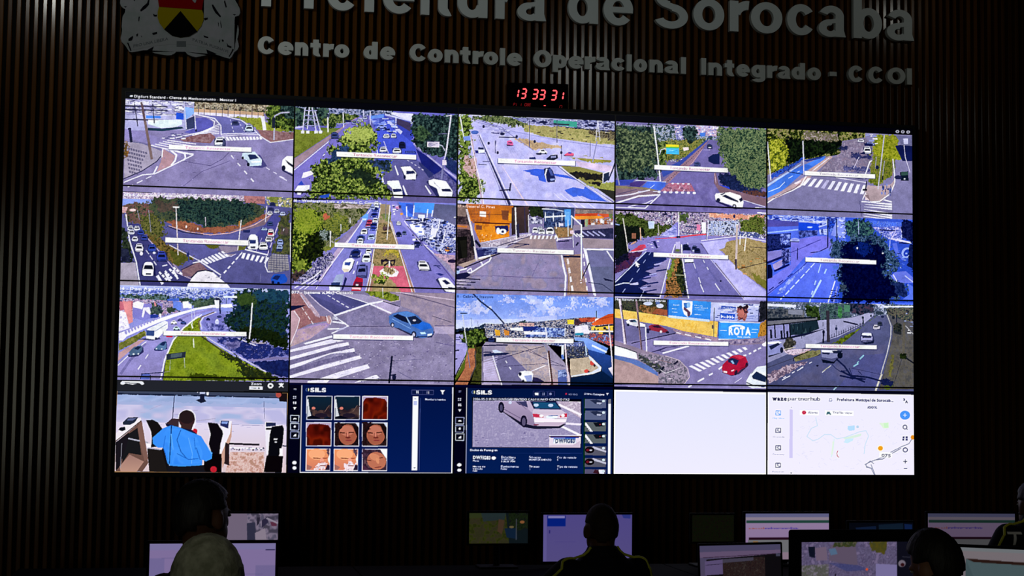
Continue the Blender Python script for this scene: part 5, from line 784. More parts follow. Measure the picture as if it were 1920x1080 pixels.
# ---- row 3, display 2   (crop 540,540 scale 5.538)
def feed_3_2():
    view(540, 540, 865, 1800, 1, 2.055, 2, 3.045)
    G('7c7498', '8c84a8', 0,20, 1800,20, 1800,1080, 0,1080); N(['7c7494','948cac','867ca0','a098b4'], 1.0, 0, 300,300, 1800,100, 1800,1080, 30,1080, al=.55); N(['746c90','9890b4'], .5, 0, 30,400, 1800,300, 1800,1080, 30,1080, big=True, al=.4)
    N(['9c6c70','8c6068','a87c7c'], 1, 0, 45,60, 130,60, 330,290, 440,300, 440,340, 250,370, 120,430, 60,440); P('b898a4', 45,240, 90,235, 140,320, 110,430, 40,600); G('a088c0','b09c9c', 110,430, 340,370, 470,360, 430,400, 240,530, 40,610, 60,540); N(['b094a0','c0a4a8','9880b0'], .8, 0, 120,440, 460,360, 250,520, 60,600, al=.7); P('14183c', 45,185, 205,180, 160,200, 45,240)
    N(['c0a8b8','a890a4','d8c8d8'], 1.1, 0, 110,30, 170,60, 340,270, 350,310, 300,290, 180,110); L('e8dcec', 7, 80,240, 140,320, 110,430, 40,590); D('e8e0f0', 7, 8, 160,200, 290,390, 4, .7); L(LW, 8, 150,80, 240,210); E('b89498', 440,330, 26,44); L('f0e8f8', 7, 415,290, 435,360); L('f0e8f8', 6, 450,300, 470,340, 455,380)
    G('505088','605c94', 210,50, 480,50, 850,165, 870,180, 500,280, 350,180); P('4c4c80', 240,70, 640,220, 500,270, 340,160); P('4c4c80', 560,60, 850,160, 680,200, 560,120); D(WT, 6, 10, 380,50, 660,215, 6, .65); L(WT, 9, 480,40, 860,165); L('c8bcd8', 9, 200,40, 350,180, 500,280); P('a098bc', 500,50, 800,70, 1000,140, 870,160)
    L(WT, 19, 495,288, 860,165, 1000,140); P('b0a4c8', 870,180, 1000,145, 1180,190, 1130,250, 1060,270); L(WT, 14, 860,165, 1080,262); L('2c2c50', 9, 1000,140, 1170,195); N(['4c5c18','74842c','8c9438'], 1.1, 2, 780,40, 900,25, 1060,50, 1160,90, 1160,130, 1080,145, 900,90); L('c8b8c8', 7, 860,85, 1060,150, 1170,130, 1170,90); L('d8dce0', 7, 995,30, 998,100); L('1c2818', 9, 1005,70, 1040,50, 1060,70)
    G('98889c','9c90a8', 1060,50, 1750,60, 1750,560, 1600,420, 1520,400, 1300,230, 1180,190, 1180,90); N(['a090a4','8c809c'], .8, 0, 1180,80, 1740,200, 1740,400, 1540,390, 1300,230); L('544c70', 8, 1150,50, 1400,110, 1750,210); L('c8b8cc', 9, 1130,45, 1750,130); L('444060', 6, 1500,290, 1700,355)
    L(WT, 13, 500,290, 640,395, 470,470); L(WT, 17, 480,350, 610,368); L(WT, 15, 430,425, 600,420); L(WT, 9, 480,300, 530,325, 480,320); L('504870', 8, 660,400, 1080,395); L('5c5480', 5, 1530,390, 1740,390); P('c0b4d4', 1520,400, 1740,400, 1740,480, 1530,470, al=.6)
    P('7c78a4', 560,400, 1060,420, 1060,480, 500,480, al=.4); N(['6c6890','8880a8'], .8, 0, 520,310, 850,190, 1060,280, 1060,390, 660,390, al=.6)
    for a in (((180,570), (470,490), (480,510), (200,585)),): P(WT, *np.array(a).ravel())
    for q in ((35,640, 460,530, 600,545, 35,665), (35,715, 520,580, 640,560, 650,590, 35,745), (35,800, 460,670, 700,620, 710,655, 35,835), (35,905, 400,790, 760,695, 780,725, 35,935), (340,935, 560,860, 840,785, 862,825, 500,940), (220,965, 460,945, 420,985, 220,985), (780,945, 930,890, 970,935, 700,985)): P('e4e0f8', *q)
    N(['504c74','746c94','645c84'], 1.2, 0, 35,750, 500,620, 640,595, 700,620, 460,665, 35,795, al=.7); N(['504c74','746c94'], 1.2, 0, 35,845, 460,680, 700,660, 740,690, 400,780, 35,900, al=.7)
    scatter(25, 260, 420,540, 1720,980, 16, 7, ['5c5480','b0a8c8','6c6490','c0b8d4']); scatter(26, 60, 620,190, 1060,470, 12, 5, ['605c88','a49cc4'])
    L('5c5484', 6, 1540,560, 1740,600); L('5c5884', 5, 1150,860, 1300,940); L('646088', 4, 1120,750, 1390,735)
    # blue saloon
    P('181c40', 1060,380, 1100,400, 1340,520, 1500,510, 1530,450, 1300,420, al=.8); P('4c70b4', 1058,290, 1100,265, 1160,250, 1240,240, 1310,260, 1360,290, 1400,335, 1480,370, 1515,420, 1515,470, 1480,505, 1400,520, 1330,500, 1280,470, 1160,415, 1080,400, 1060,360); P('2868d0', 1290,385, 1400,350, 1480,375, 1500,415, 1400,440, 1310,400)
    P('141c38', 1100,290, 1150,270, 1240,305, 1260,365, 1200,345, 1130,310); P('1c2848', 1250,305, 1330,290, 1400,345, 1370,370, 1290,375); P('5888d0', 1160,255, 1240,246, 1310,262, 1330,285, 1240,298, 1160,268); L('a8c4e8', 7, 1235,300, 1285,385); E('c8c8d8', 1320,335, 18,10); E('202848', 1315,480, 26,34); E('b8b8d4', 1313,482, 14,20); E('202848', 1095,382, 20,26); E('c0c0dc', 1096,384, 11,16); P('b8dcf4', 1375,455, 1430,455, 1440,475, 1390,480); P('e8f0fc', 1455,475, 1500,468, 1500,488, 1455,498); L('1c2c58', 9, 1350,500, 1480,505, 1515,480); L('88b0e8', 5, 1090,320, 1280,420)
    L('181c38', 20, 1090,705, 1060,985); L('181c38', 7, 1085,750, 1115,752); E('181c3c', 1112,920, 20,32); L('181c3c', 12, 1070,900, 1130,890)
    L('14142c', 7, 35,935, 600,950, 1100,955, 1740,965)
    bar(484,478,1306,492,48, 650,1110,'e0a8c0'); T('077 - Ipanema x Maj. Octavio', 55,62, 690,66, 30, 'ecebf4')
# ---- row 3, display 3   (crop 850,545 scale 5.684)
def feed_3_3():
    view(850, 545, 1160, 1762, 2, 2.055, 3, 3.045)
    G('6c90ec', 'a8b8f8', 25,20, 1700,60, 1700,350, 25,400)
    for x,y,rx,ry in ((60,200,60,50),(130,180,60,40),(250,150,60,60),(310,200,90,50),(220,220,80,30),(600,120,60,30),(620,245,45,30),(750,90,70,26),(900,110,100,60),(960,190,140,50),(1020,120,60,30),(1100,220,120,30),(800,260,100,34),(1300,120,70,40),(1250,180,60,20),(1500,90,110,40),(1580,140,80,30),(540,80,60,16),(1150,70,90,20),(1420,170,80,16)): N(['c8ccfc','dcdcff','d4d8ff','b4c0f8'], .5, 9, x-rx,y, x-rx*.6,y-ry*.8, x,y-ry, x+rx*.7,y-ry*.6, x+rx,y, x+rx*.6,y+ry*.7, x-rx*.5,y+ry*.8, al=.8, big=True)
    G('b4c0fc','ccd4ff', 25,310, 700,300, 1100,260, 1100,340, 25,420)
    N(['182040','34406c','e0e0f4','8c7c6c','586494','1c2c4c'], 1.2, 0, 340,350, 500,355, 720,330, 900,330, 1100,310, 1300,290, 1420,280, 1700,300, 1700,520, 350,500); N(['18243c','283850'], 1.1, 3, 25,410, 150,395, 220,380, 340,350, 350,400, 25,430); N(['1c3040','40584c'], 1, 3, 700,330, 760,320, 780,350, 700,350); N(['c89c9c','e0c0b8','8c6c78'], 1, 0, 700,340, 860,345, 860,380, 700,375)
    P('e0a838', 445,410, 500,420, 505,475, 455,475); P('c88438', 540,410, 600,430, 600,475, 550,475); P('e8f0f8', 600,395, 740,390, 745,430, 620,420); P('1c2c78', 745,380, 900,380, 910,420, 750,430); N(['202c70','5870b8','b0c4ec'], 1.1, 0, 900,390, 1180,400, 1180,490, 750,490); P('e8e8fc', 750,430, 1000,440, 1000,470, 760,465); P('e0cc40', 1208,310, 1280,310, 1280,355, 1210,355); N(['342838','5c3844'], 1, 1, 1285,300, 1380,300, 1400,340, 1290,370); N(['a04030','c85c3c','803430'], 1, 1, 1330,290, 1500,285, 1540,300, 1480,330, 1350,330); P('e8e0ec', 1500,300, 1540,290, 1540,325, 1500,330); P('e4e0f4', 1290,380, 1420,360, 1450,460, 1290,450)
    G('c85028','d4602c', 1540,300, 1640,250, 1700,245, 1700,350, 1480,370, 1460,355); P('b04020', 1540,300, 1700,265, 1700,275, 1540,310); P('e8c04c', 1460,380, 1700,355, 1700,420, 1580,490, 1540,500, 1540,420, 1460,420); P('302838', 1500,375, 1700,355, 1700,370, 1500,390); scatter(27, 12, 1470,385, 1690,420, 22, 26, ['403848','282434']); L('f4f0ff', 14, 1440,432, 1700,430); P('202850', 1580,440, 1700,440, 1700,480, 1590,490); N(['2c3060','d86c5c','382c4c','8c94cc'], 1.1, 0, 1440,450, 1700,470, 1700,600, 1600,560, 1440,510); P('308cac', 1290,450, 1380,445, 1380,470, 1290,475)
    G('a8a4e0','9890c8', 25,460, 110,460, 170,620, 25,900); scatter(28, 12, 30,480, 120,560, 40, 8, ['303868','d8d4f8','6870a8']); L('1c2048', 14, 25,635, 70,630); L('1c2048', 14, 25,725, 50,720); L('e8e4ff', 9, 160,660, 30,930)
    G('607028','50601c', 160,600, 240,600, 130,820, 30,960, 30,920, 130,720); N(['a8684c','bc7c58','985c48'], 1, 0, 175,610, 240,610, 235,680, 240,800, 160,1000, 25,1000, 130,820, 140,720); N(['383c20','4c5024','2c3018'], 1, 1, 240,600, 310,590, 320,990, 190,990, 245,800, 235,680); L('504848', 13, 240,640, 245,800, 190,920)
    N(GR[:4], 1.3, 6, 100,440, 200,415, 320,420, 345,480, 340,540, 260,590, 230,610, 160,590, 90,530); L('3c3020', 14, 240,580, 255,660); L('c8ccdc', 10, 108,260, 150,560); L('6c7090', 8, 150,560, 185,815); L('28305c', 10, 85,243, 155,243); L('7c84b0', 5, 200,295, 205,380); L('7c84b0', 4, 185,293, 210,293); L('7c84b0', 4, 265,320, 270,380)
    G('948ca8','a498b0', 350,540, 560,560, 1000,570, 1180,760, 1240,900, 1240,1000, 310,1000, 310,600); N(['a4949c','b4a4a8','948ca0'], .7, 0, 560,570, 1000,590, 1000,760, 1240,980, 960,1000, 640,700, 560,640); P('6c6890', 430,690, 620,680, 940,1000, 520,1000); P('b8acd0', 320,760, 420,740, 500,990, 325,990); L(WT, 12, 420,670, 520,1000); D(WT, 8, 13, 560,740, 640,870, 2, .4)
    for k in range(8): L('c0b8e0', 7, 330,740+24*k, 480-5*k,700+26*k)
    L('20204c', 9, 320,600, 322,980); L('302c58', 6, 470,730, 760,640, 960,590); L('403c60', 5, 540,800, 960,770, 1180,800); L('403c60', 5, 560,640, 800,640, 1180,800); L('504868', 5, 750,590, 1050,760); L('e0dcf8', 9, 830,850, 980,790); L('1c2048', 14, 330,580, 580,575); P('1c244c', 330,670, 470,650, 620,655, 560,680, 330,695); P('c8d4f4', 420,630, 460,625, 540,655, 440,660); car(410,520,60,44,'283468'); car(405,460,56,40,'e0e8fc'); L('262c58', 10, 330,650, 410,650)
    P('2c2850', 840,910, 900,920, 970,960, 940,985, 840,980); P('f8f8fc', 690,890, 710,855, 760,845, 830,850, 850,880, 840,960, 800,975, 750,965, 700,910); P('98a4d8', 755,900, 835,890, 840,955, 790,968); E('1c2040', 712,880, 16,20); E('1c2040', 745,955, 14,16)
    G('b8a894','c0b09c', 1240,720, 1440,700, 1480,740, 1560,810, 1460,860, 1240,900); N(['b0a08c','c4b4a0'], .8, 0, 1230,730, 1440,710, 1540,800, 1300,880); E('c84c44', 1470,765, 24,26); E('c84c44', 1412,850, 26,20); E('402834', 1495,790, 12,16); E('402834', 1435,860, 12,10)
    N(['7c7c94','344060','181c38','908c80'], 1.1, 1, 1200,560, 1440,560, 1430,700, 1240,720, 1200,700); N(['e0e4fc','283468','8c9ce0'], 1.1, 0, 930,560, 1440,540, 1440,590, 1150,590); L('d8e4fc', 24, 1160,580, 1160,720); L('b8ccf8', 14, 1400,550, 1410,680); L('5878c8', 22, 1155,680, 1165,720)
    G('90b0f8','5c88e0', 1280,490, 1420,500, 1640,610, 1600,680, 1480,660, 1420,610, 1380,540, 1290,530); L('d8e8ff', 20, 1470,580, 1620,650); G('2c4c9c','16305c', 1420,620, 1640,680, 1690,700, 1690,940, 1580,900, 1570,800, 1440,680); P('d4dcf8', 1430,680, 1460,700, 1570,810, 1560,850, 1480,880, 1240,915, 1240,900, 1460,860, 1540,815, 1440,720); G('0c2448','0c1c38', 1250,920, 1480,885, 1580,850, 1700,940, 1700,1000, 1240,1000); P('e0d8e8', 1640,820, 1690,800, 1690,900)
    P('4c5c9c', 1110,840, 1190,830, 1210,1000, 1110,1000); N(['34447c','a8b8e8','6474a8'], 1.1, 0, 1115,840, 1190,835, 1215,900, 1115,920); P('b89cac', 960,960, 1100,930, 1110,1000, 930,1000)
    L('4c3434', 24, 1010,640, 1050,1000); L('d8c4c8', 10, 998,640, 1035,960); L('d8c8d4', 16, 1185,560, 1200,760, 1230,1000); L('482c34', 12, 1210,760, 1245,920); L('d8dcf0', 14, 980,390, 990,500); L('8c94b8', 9, 965,560, 1000,650); L('d8ccd8', 14, 1645,370, 1665,560, 1690,860); L('302c40', 8, 1515,215, 1515,290); L('d4d8f0', 12, 1185,400, 1185,490); L('202450', 10, 1100,460, 1180,490)
    L('14204c', 15, 220,38, 300,120, 420,210, 545,350)
    bar(460,496,1274,512,46, 625,1080,'e0a8c8'); T('11 - Cabral x Itavuvu', 50,76, 430,82, 26, '3c5490', 0.05)
# ---- row 3, display 4   (crop 1140,555 scale 5.839)
def feed_3_4():
    view(1140, 555, 1445, 1781, 3, 2.055, 4, 3.045)
    G('8078a8', '8880b4', 0,20, 1781,20, 1781,1080, 0,1080); N(['7c74a8','8c84b4'], .6, 0, 60,230, 1781,400, 1781,1080, 60,1080, big=True, al=.7)
    N(['141820','30382c','54503c','202430','485038'], 1.2, 0, 65,25, 640,35, 650,220, 300,180, 65,145); N(['4c3c20','84603c','a8744c'], 1.1, 3, 340,100, 540,130, 640,200, 400,190, 330,150); E('c8d0f0', 430,85, 50,20); E('c8d0ec', 560,110, 40,24); P('5c70a8', 510,50, 560,45, 555,90, 515,95); N(['8c4c38','a45c40'], 1, 1, 520,140, 640,150, 640,220, 470,190)
    G('f0cc6c','e8bc54', 65,140, 650,225, 1190,280, 1180,450, 800,380, 640,330, 65,235); N(['e8c060','f0cc70','e4b850'], .7, 0, 65,145, 650,230, 1185,285, 1175,450, 700,345, 65,230)
    G('3c94ec','3484e4', 650,40, 1115,65, 1105,260, 650,230); P('c8dcf8', 650,210, 1100,260, 1100,285, 650,238); P('1c3c84', 640,40, 655,40, 650,230, 640,225); P('f4f4fc', 800,50, 915,62, 905,200, 860,230, 820,200, 798,130); P('3874c4', 815,80, 880,75, 870,120, 830,150); P('5c3c58', 820,120, 860,150, 890,180, 885,220, 860,225, 855,180, 815,150); E('90c0f0', 870,100, 20,30)
    V.S(705,105, 770,108, 16, 'e8f4ff'); L('b8dcfc', 5, 690,140, 740,145); L('b8dcfc', 5, 690,175, 750,180); V.S(935,110, 1030,118, 15, 'e8f4ff'); V.S(935,135, 1075,142, 15, 'd8ecff'); L('a8d0f8', 5, 940,150, 1040,155); V.S(935,208, 1010,212, 18, 'd8ecff'); E('dce8fc', 680,222, 14,8)
    G('c8ccf4','a8b0e8', 1115,70, 1650,90, 1630,280, 1105,270); scatter(29, 40, 1120,90, 1640,260, 70, 12, ['e8ecff','3c4c98','7c88cc','182870','f0f4ff']); P('3050b0', 1225,110, 1385,120, 1385,150, 1225,145); V.S(1235,140, 1375,145, 18, 'e8ecff'); P('2858c8', 1210,185, 1378,200, 1370,262, 1210,250); V.S(1222,240, 1365,250, 36, 'f4f8ff'); N(['2c1c28','8c4c54','c07c70','4c2c38'], 1, 3, 1400,110, 1520,110, 1525,170, 1500,260, 1400,265, 1390,200); E('b87068', 1445,190, 32,48); N(['241824','3c2c38'], 1, 4, 1400,105, 1520,105, 1520,150, 1400,150); N(['141820','2c2c38'], 1, 2, 1650,60, 1730,60, 1730,250, 1640,290); L('1c2c64', 8, 1640,110, 1630,280); L('1c2c64', 7, 1150,130, 1148,270)
    G('3898f4','3c94f0', 1215,285, 1655,295, 1625,455, 1590,470, 1200,470); P('c8d4ec', 1200,275, 1650,290, 1650,300, 1210,292); P('1c4484', 1195,280, 1215,285, 1205,465, 1190,450); P('3c90ec', 1200,290, 1220,290, 1210,465, 1195,455); P('dce8ff', 1195,465, 1590,472, 1580,490, 1195,485)
    T('ROTA', 1306,420, 1548,424, 80, 'f8fcff', .05); E('f0f8ff', 1395,345, 90,30); E('3898f4', 1395,360, 76,26); T('ROTA', 1306,420, 1548,424, 78, 'f8fcff', .06); V.S(1405,452, 1530,456, 20, 'f0f8ff'); L('d8ecff', 6, 1215,375, 1285,378); L('d8ecff', 6, 1560,365, 1625,368); L('d8ecff', 5, 1550,395, 1610,398)
    N(['a06c28','c08c3c','7c5824'], 1, 2, 1650,300, 1730,250, 1730,420, 1630,455)
    L('1c2850', 14, 1130,320, 1130,355); L('3c3c58', 7, 1148,170, 1142,460); P('8c7c98', 1180,480, 1640,460, 1730,420, 1730,520, 1400,540, 1180,510); N(['b4a0b8','8c80a4','584c74'], 1.1, 0, 1190,490, 1640,470, 1730,430, 1730,500, 1300,530); P('484070', 640,380, 740,370, 760,400, 700,420, al=.7)
    L('a088a0', 40, 700,380, 900,430, 1180,480); N(['947c94','b498ac','6c5c84'], 1, 0, 650,350, 1170,455, 1180,490, 900,450, 720,410); D('f0ecfc', 11, 13, 720,395, 1160,490, 4, .6); P('706c9c', 65,235, 640,330, 740,400, 620,440, 350,480, 180,500, 65,480); L('1c1c40', 10, 250,515, 480,460, 730,405); L('2c2858', 9, 500,600, 640,555, 900,530, al=.8); scatter(30, 8, 440,480, 700,600, 120, 7, ['383468','544c80'])
    P('282c5c', 190,300, 330,340, 400,350, 420,335, 330,310, al=.8); P('f0f0fc', 190,275, 230,250, 300,250, 340,290, 400,310, 400,335, 320,335, 210,310); P('202850', 225,265, 290,258, 310,290, 240,285); P('5c84a0', 262,275, 300,272, 305,292); E('1c2040', 215,315, 14,14); E('1c2040', 320,338, 12,12)
    P('202040', 440,365, 660,400, 640,375, 450,350); P('8c2c40', 435,330, 470,312, 540,310, 600,350, 640,370, 650,395, 580,400, 450,370); P('301c38', 470,325, 540,318, 580,350, 500,345); E('e0d8e0', 570,390, 13,15); E('401c30', 450,365, 10,14); E('201c30', 640,395, 20,12)
    G('8c7c94','9c90a8', 65,480, 180,520, 420,600, 620,650, 760,690, 860,800, 870,900, 800,970, 540,960, 540,830, 300,690, 65,560); N(['8c7c98','b0a4b8','746c80','5c5c6c'], 1.2, 0, 320,620, 600,650, 780,700, 850,800, 860,910, 800,960, 550,955, 540,830, 330,690); N(['34383c','545c48','24283c','70747c'], 1.2, 3, 320,640, 420,680, 540,740, 600,800, 540,830, 340,690); L('181c30', 22, 550,840, 600,770); E('1c1c34', 505,765, 18,14); L('e0d8e4', 6, 560,800, 620,840, 780,780); P('1c1c38', 700,740, 750,700, 760,715, 715,750); L('c8b8c8', 8, 620,650, 770,700, 860,790, 880,880, 820,960); L('7c5c5c', 5, 540,690, 680,730); scatter(31, 20, 340,650, 820,940, 40, 8, ['c8bccc','605c70','3c3c50'])
    P('f4f8ff', 65,540, 300,605, 318,690, 65,640); L('141c3c', 9, 65,535, 190,570, 310,615); P('5c74b4', 65,640, 320,700, 440,760, 530,830, 540,880, 400,800, 250,730, 65,680); G('ac9494','b49c98', 65,680, 250,730, 400,800, 540,870, 540,955, 65,955); N(['a88c90','b89ca0'], .6, 0, 65,690, 260,740, 540,870, 540,955, 65,955, al=.7); L('20284c', 11, 65,965, 400,960, 1720,975)
    L(WT, 17, 590,622, 870,545); L('2c2854', 7, 470,610, 560,590, 640,555)
    for k in range(11):
        f = k / 10; P('f0ecff', 870+58*k-(k<1)*0, 762-22*k+f*20, 905+58*k, 752-22*k+f*22, 1015+60*k-f*100, 812-26*k+f*30, 985+60*k-f*100, 822-26*k+f*30)
    for q in ((870,765, 900,752, 1015,808, 990,820),): P(WT, *q)
    for a in ((1095,860,1130,842),(970,930,1035,895),(1200,795,1235,770),(1530,630,1548,622),(1580,605,1605,590),(1630,578,1655,565),(870,995,900,978),(1470,650,1495,645)): L(WT, 18, *a)
    L(LW, 7, 1370,945, 1450,890)
    P('241c38', 1230,830, 1340,870, 1420,850, 1520,760, 1520,730, 1480,780, al=.8); P('a81c3c', 1232,790, 1240,750, 1300,690, 1340,650, 1420,640, 1490,660, 1515,720, 1510,765, 1440,800, 1380,860, 1320,860, 1245,830); P('202850', 1300,690, 1345,672, 1420,700, 1390,755, 1300,720); P('8cb0d8', 1325,705, 1350,700, 1370,735, 1350,740); P('c83450', 1350,655, 1420,645, 1480,665, 1430,690); P('e8e8fc', 1250,812, 1290,820, 1290,838, 1252,832); E('f0c8d0', 1350,810, 20,8,-20); E('281c34', 1385,835, 16,30,20); E('281c34', 1500,750, 12,30,15); L('701830', 6, 1430,790, 1510,760)
    P('e8f0ff', 1500,920, 1540,850, 1620,770, 1730,755, 1730,1010, 1560,1010, 1500,980); P('1c2c50', 1560,870, 1610,820, 1720,880, 1710,940, 1570,900); P('101c38', 1540,850, 1560,840, 1600,800); L('20284c', 9, 1500,940, 1600,985, 1720,990); E('3c4878', 1680,990, 24,12); L('c8e8d8', 4, 1560,970, 1640,985)
    E('f0ecfc', 1700,530, 30,20); P('f4f0fc', 1700,500, 1730,490, 1730,530, 1700,525)
    L('d8ccdc', 26, 122,40, 155,260, 180,520); L('5c4c64', 12, 140,100, 170,320, 195,515); L('8c7480', 20, 305,60, 330,300, 360,580); L('3c2c44', 8, 318,180, 345,400, 362,580); L('e4e4f4', 14, 403,340, 415,600); L('20244c', 30, 428,360, 428,400)
    bar(490,486,1302,500,44, 655,1105,'d098b8'); T('34 - Itavuvu x Atanazio Soares', 68,48, 620,66, 26, 'd0d4e8')
# ---- row 3, display 5   (crop 1425,560 scale 5.837)
def feed_3_5():
    view(1425, 560, 1725, 1751, 4, 2.055, 5, 3.045)
    G('54587c', '4c5078', 0,20, 1751,20, 1751,1080, 0,1080)
    N(['c8d0ec','3c4868','8c94b4','1c2c40','5c6c68'], 1.2, 0, 75,40, 1690,60, 1690,220, 1100,180, 900,230, 75,230); L('dce0fc', 30, 75,70, 380,85); N(['202838','48505c','6c6c70'], 1, 0, 75,110, 480,120, 480,210, 75,230); P('84889c', 300,120, 460,130, 460,180, 300,170); N(['141c14','283c1c','44582c'], 1.2, 5, 470,90, 540,70, 640,90, 650,230, 600,240, 500,180); N(['1c2c34','54706c','303850'], 1.1, 0, 660,60, 980,60, 980,210, 660,240); P('508068', 910,70, 980,75, 975,150, 920,150); N(['0c1424','28344c','503c50'], 1.1, 3, 980,50, 1240,50, 1240,150, 1100,180, 980,150); N(['4c8c54','305c38'], 1, 2, 850,90, 890,90, 880,220, 840,200)
    N(['b8c0ec','e8ecff','404c70'], 1.1, 0, 1160,20, 1280,30, 1400,100, 1300,110, 1280,70, 1180,60); G('3c54b0','3454c8', 1340,40, 1690,60, 1690,70, 1360,60); L('e0e8ff', 15, 1370,90, 1690,90); N(['2c3440','4c5848','786c60','1c2430'], 1.1, 0, 1380,110, 1690,100, 1690,260, 1460,230, 1390,170)
    G('a4a4c8','8c8cb4', 75,310, 620,240, 1000,210, 1180,160, 1260,170, 1130,280, 850,420, 640,480, 400,560, 75,700); P('8c8cc0', 75,300, 320,280, 420,400, 240,460, 75,470)
    P('70707c', 75,250, 620,205, 620,230, 160,280, 75,290); L('141820', 12, 75,295, 640,235); P('141c28', 75,215, 600,200, 600,215, 75,245); P('1c2c38', 320,280, 620,240, 640,330, 480,390, 320,400); scatter(32, 20, 340,270, 600,370, 8, 60, ['384c54','101820']); P('181c38', 75,460, 300,420, 480,380, 720,325, 500,400, 300,440); 
    for x in (150,250,315): L('141824', 16, x,280, x+10,430)
    for x in (110,225,290): L('141828', 22, x,330+x*.1, x+5,430)
    L('181c3c', 16, 910,250, 1060,285); P('c8a8b8', 240,560, 560,545, 500,590, 360,620, 300,600); N(['c8b4cc','e0d0e0','9c8ca4'], 1.1, 1, 240,560, 540,545, 400,610, 290,605)
    N(['687048','8c8460','5c5c38'], 1, 1, 360,640, 520,570, 650,560, 655,600, 520,680, 380,690); L('14141c', 9, 355,680, 365,640, 520,580); L('101424', 14, 575,645, 650,615); L('3c3c54', 7, 75,750, 360,650)
    N(['303c14','54641c','708024'], 1.1, 2, 770,490, 1130,300, 1160,290, 1140,320, 890,490); N(['3c4c18','688028'], 1.1, 2, 1180,250, 1260,200, 1270,200, 1220,260); L('2c3048', 6, 740,440, 850,400, 1130,270)
    for k in range(14): L('303450', 6, 780+26*k, 430-10*k, 780+26*k, 390-10*k)
    G('585c84','484c74', 1180,260, 1290,190, 1380,180, 1440,300, 1420,480, 1330,830, 1270,1000, 200,1000, 75,960, 75,760, 370,690, 640,620, 900,490); N(['505480','5c5c84','646080'], .6, 0, 700,600, 1380,500, 1280,960, 200,980, big=True, al=.5); P('4c5090', 1100,620, 1380,600, 1330,820, 1280,960, 860,960, al=.5)
    N(['a898ac','c8b4c4','745c70','5c5470'], 1.2, 2, 75,900, 75,820, 300,720, 500,690, 520,700, 330,790, 150,900, 90,920); D('d0d0ec', 9, 12, 560,690, 180,900, 4, .3); D('c8c8e4', 8, 10, 770,730, 640,830, 2, .5); L(WT, 9, 460,750, 400,785); L(WT, 9, 320,840, 235,885); L('a8a890', 8, 760,735, 680,795)
    D('88b8c0', 10, 14, 1130,620, 1020,750, 2, .3); L('8cbcd0', 16, 1130,620, 1090,660); L('8cbcd0', 16, 1070,710, 1020,740); L('98b8c8', 14, 850,955, 800,1000)
    L('b4b4bc', 12, 1390,180, 1435,300, 1430,420, 1390,600, 1320,830); L('c8c4b8', 20, 1330,830, 1300,900, 1265,1010); G('54545c','504c44', 1400,180, 1690,280, 1690,1000, 1300,1000, 1400,640, 1450,420, 1450,300); N(['585860','605c54','4c4c50'], .7, 0, 1460,400, 1690,380, 1690,980, 1320,980, 1400,640, al=.8); N(['5c5c34','74703c','48482c'], 1.1, 2, 1440,610, 1470,620, 1440,860, 1400,860); L('303038', 5, 1560,640, 1450,980); N(['4c5828','5c6c30'], 1.1, 2, 1360,940, 1460,920, 1420,1010, 1360,1000)
    L('5c5850', 26, 1580,270, 1570,620); L('c8c8d0', 6, 1595,300, 1680,390); N(['101810','243014'], 1.1, 3, 1530,610, 1600,600, 1600,660, 1530,650); L('141824', 16, 1600,650, 1690,710); N(['141c20','3c3c34','202c30'], 1.1, 2, 1460,290, 1500,270, 1550,290, 1555,390, 1470,370); P('282c34', 1460,350, 1550,370, 1540,400, 1470,380); scatter(33, 16, 1580,130, 1690,400, 34, 12, ['e0e4f8','1c2440','8c98c0'])
    car(1165,420,130,100,'9c9cc8'); P('e4ecff', 1115,378, 1215,380, 1220,405, 1110,400); P('202448', 1110,400, 1220,412, 1215,425, 1110,418); P('141c38', 1110,485, 1215,475, 1250,450, 1240,490, 1150,500); car(1272,310,76,56,'c0bcd0'); car(1310,275,50,44,'303848'); E('20284c', 1340,200, 18,14); E('303c4c', 1305,160, 44,20)
    P('0c1428', 665,660, 800,690, 900,600, 890,570, 860,640, 800,710, 680,700); P('8488b4', 660,560, 880,560, 895,590, 840,640, 780,655, 670,640); P('e4e8fc', 665,562, 840,564, 820,590, 670,585); P('1c2448', 670,585, 760,592, 750,612, 675,605); P('1c2440', 780,570, 890,565, 885,600, 800,600); E('0c1428', 870,620, 30,34)
    P('141c38', 80,640, 230,590, 250,560, 90,610); P('8c90c8', 75,500, 100,480, 200,465, 235,510, 240,560, 220,590, 90,620, 75,600); P('e8ecff', 75,475, 190,462, 230,480, 200,490, 80,500); P('1c2444', 90,520, 190,480, 210,500, 110,560); E('181c38', 228,560, 18,32); P('c4c8f0', 0,500, 60,500, 60,540, 0,550); N(['1c1c20','484840','302c30','686458'], 1.2, 3, 250,490, 290,430, 360,440, 400,490, 350,540, 260,560); L('c8c0b8', 9, 250,555, 380,530)
    for a in ((830,660, 920,740, 990,840, 1010,880), (990,840, 1180,860, 1320,900, 1450,940), (880,790, 1000,850, 1140,910), (870,840, 1010,870, 1150,880)): L('141c44', 18, *a)
    L('1c2450', 8, 780,715, 820,760, 880,800); L('1c2450', 8, 970,760, 1000,830); L('1c2450', 8, 1070,790, 1110,830); N(['141c44','1c2450'], 1.2, 4, 1300,890, 1400,880, 1460,940, 1380,950, 1320,930); L('2c3058', 5, 1000,760, 1320,830); L('1c2450', 9, 900,790, 960,790); E('101430', 620,732, 14,9)
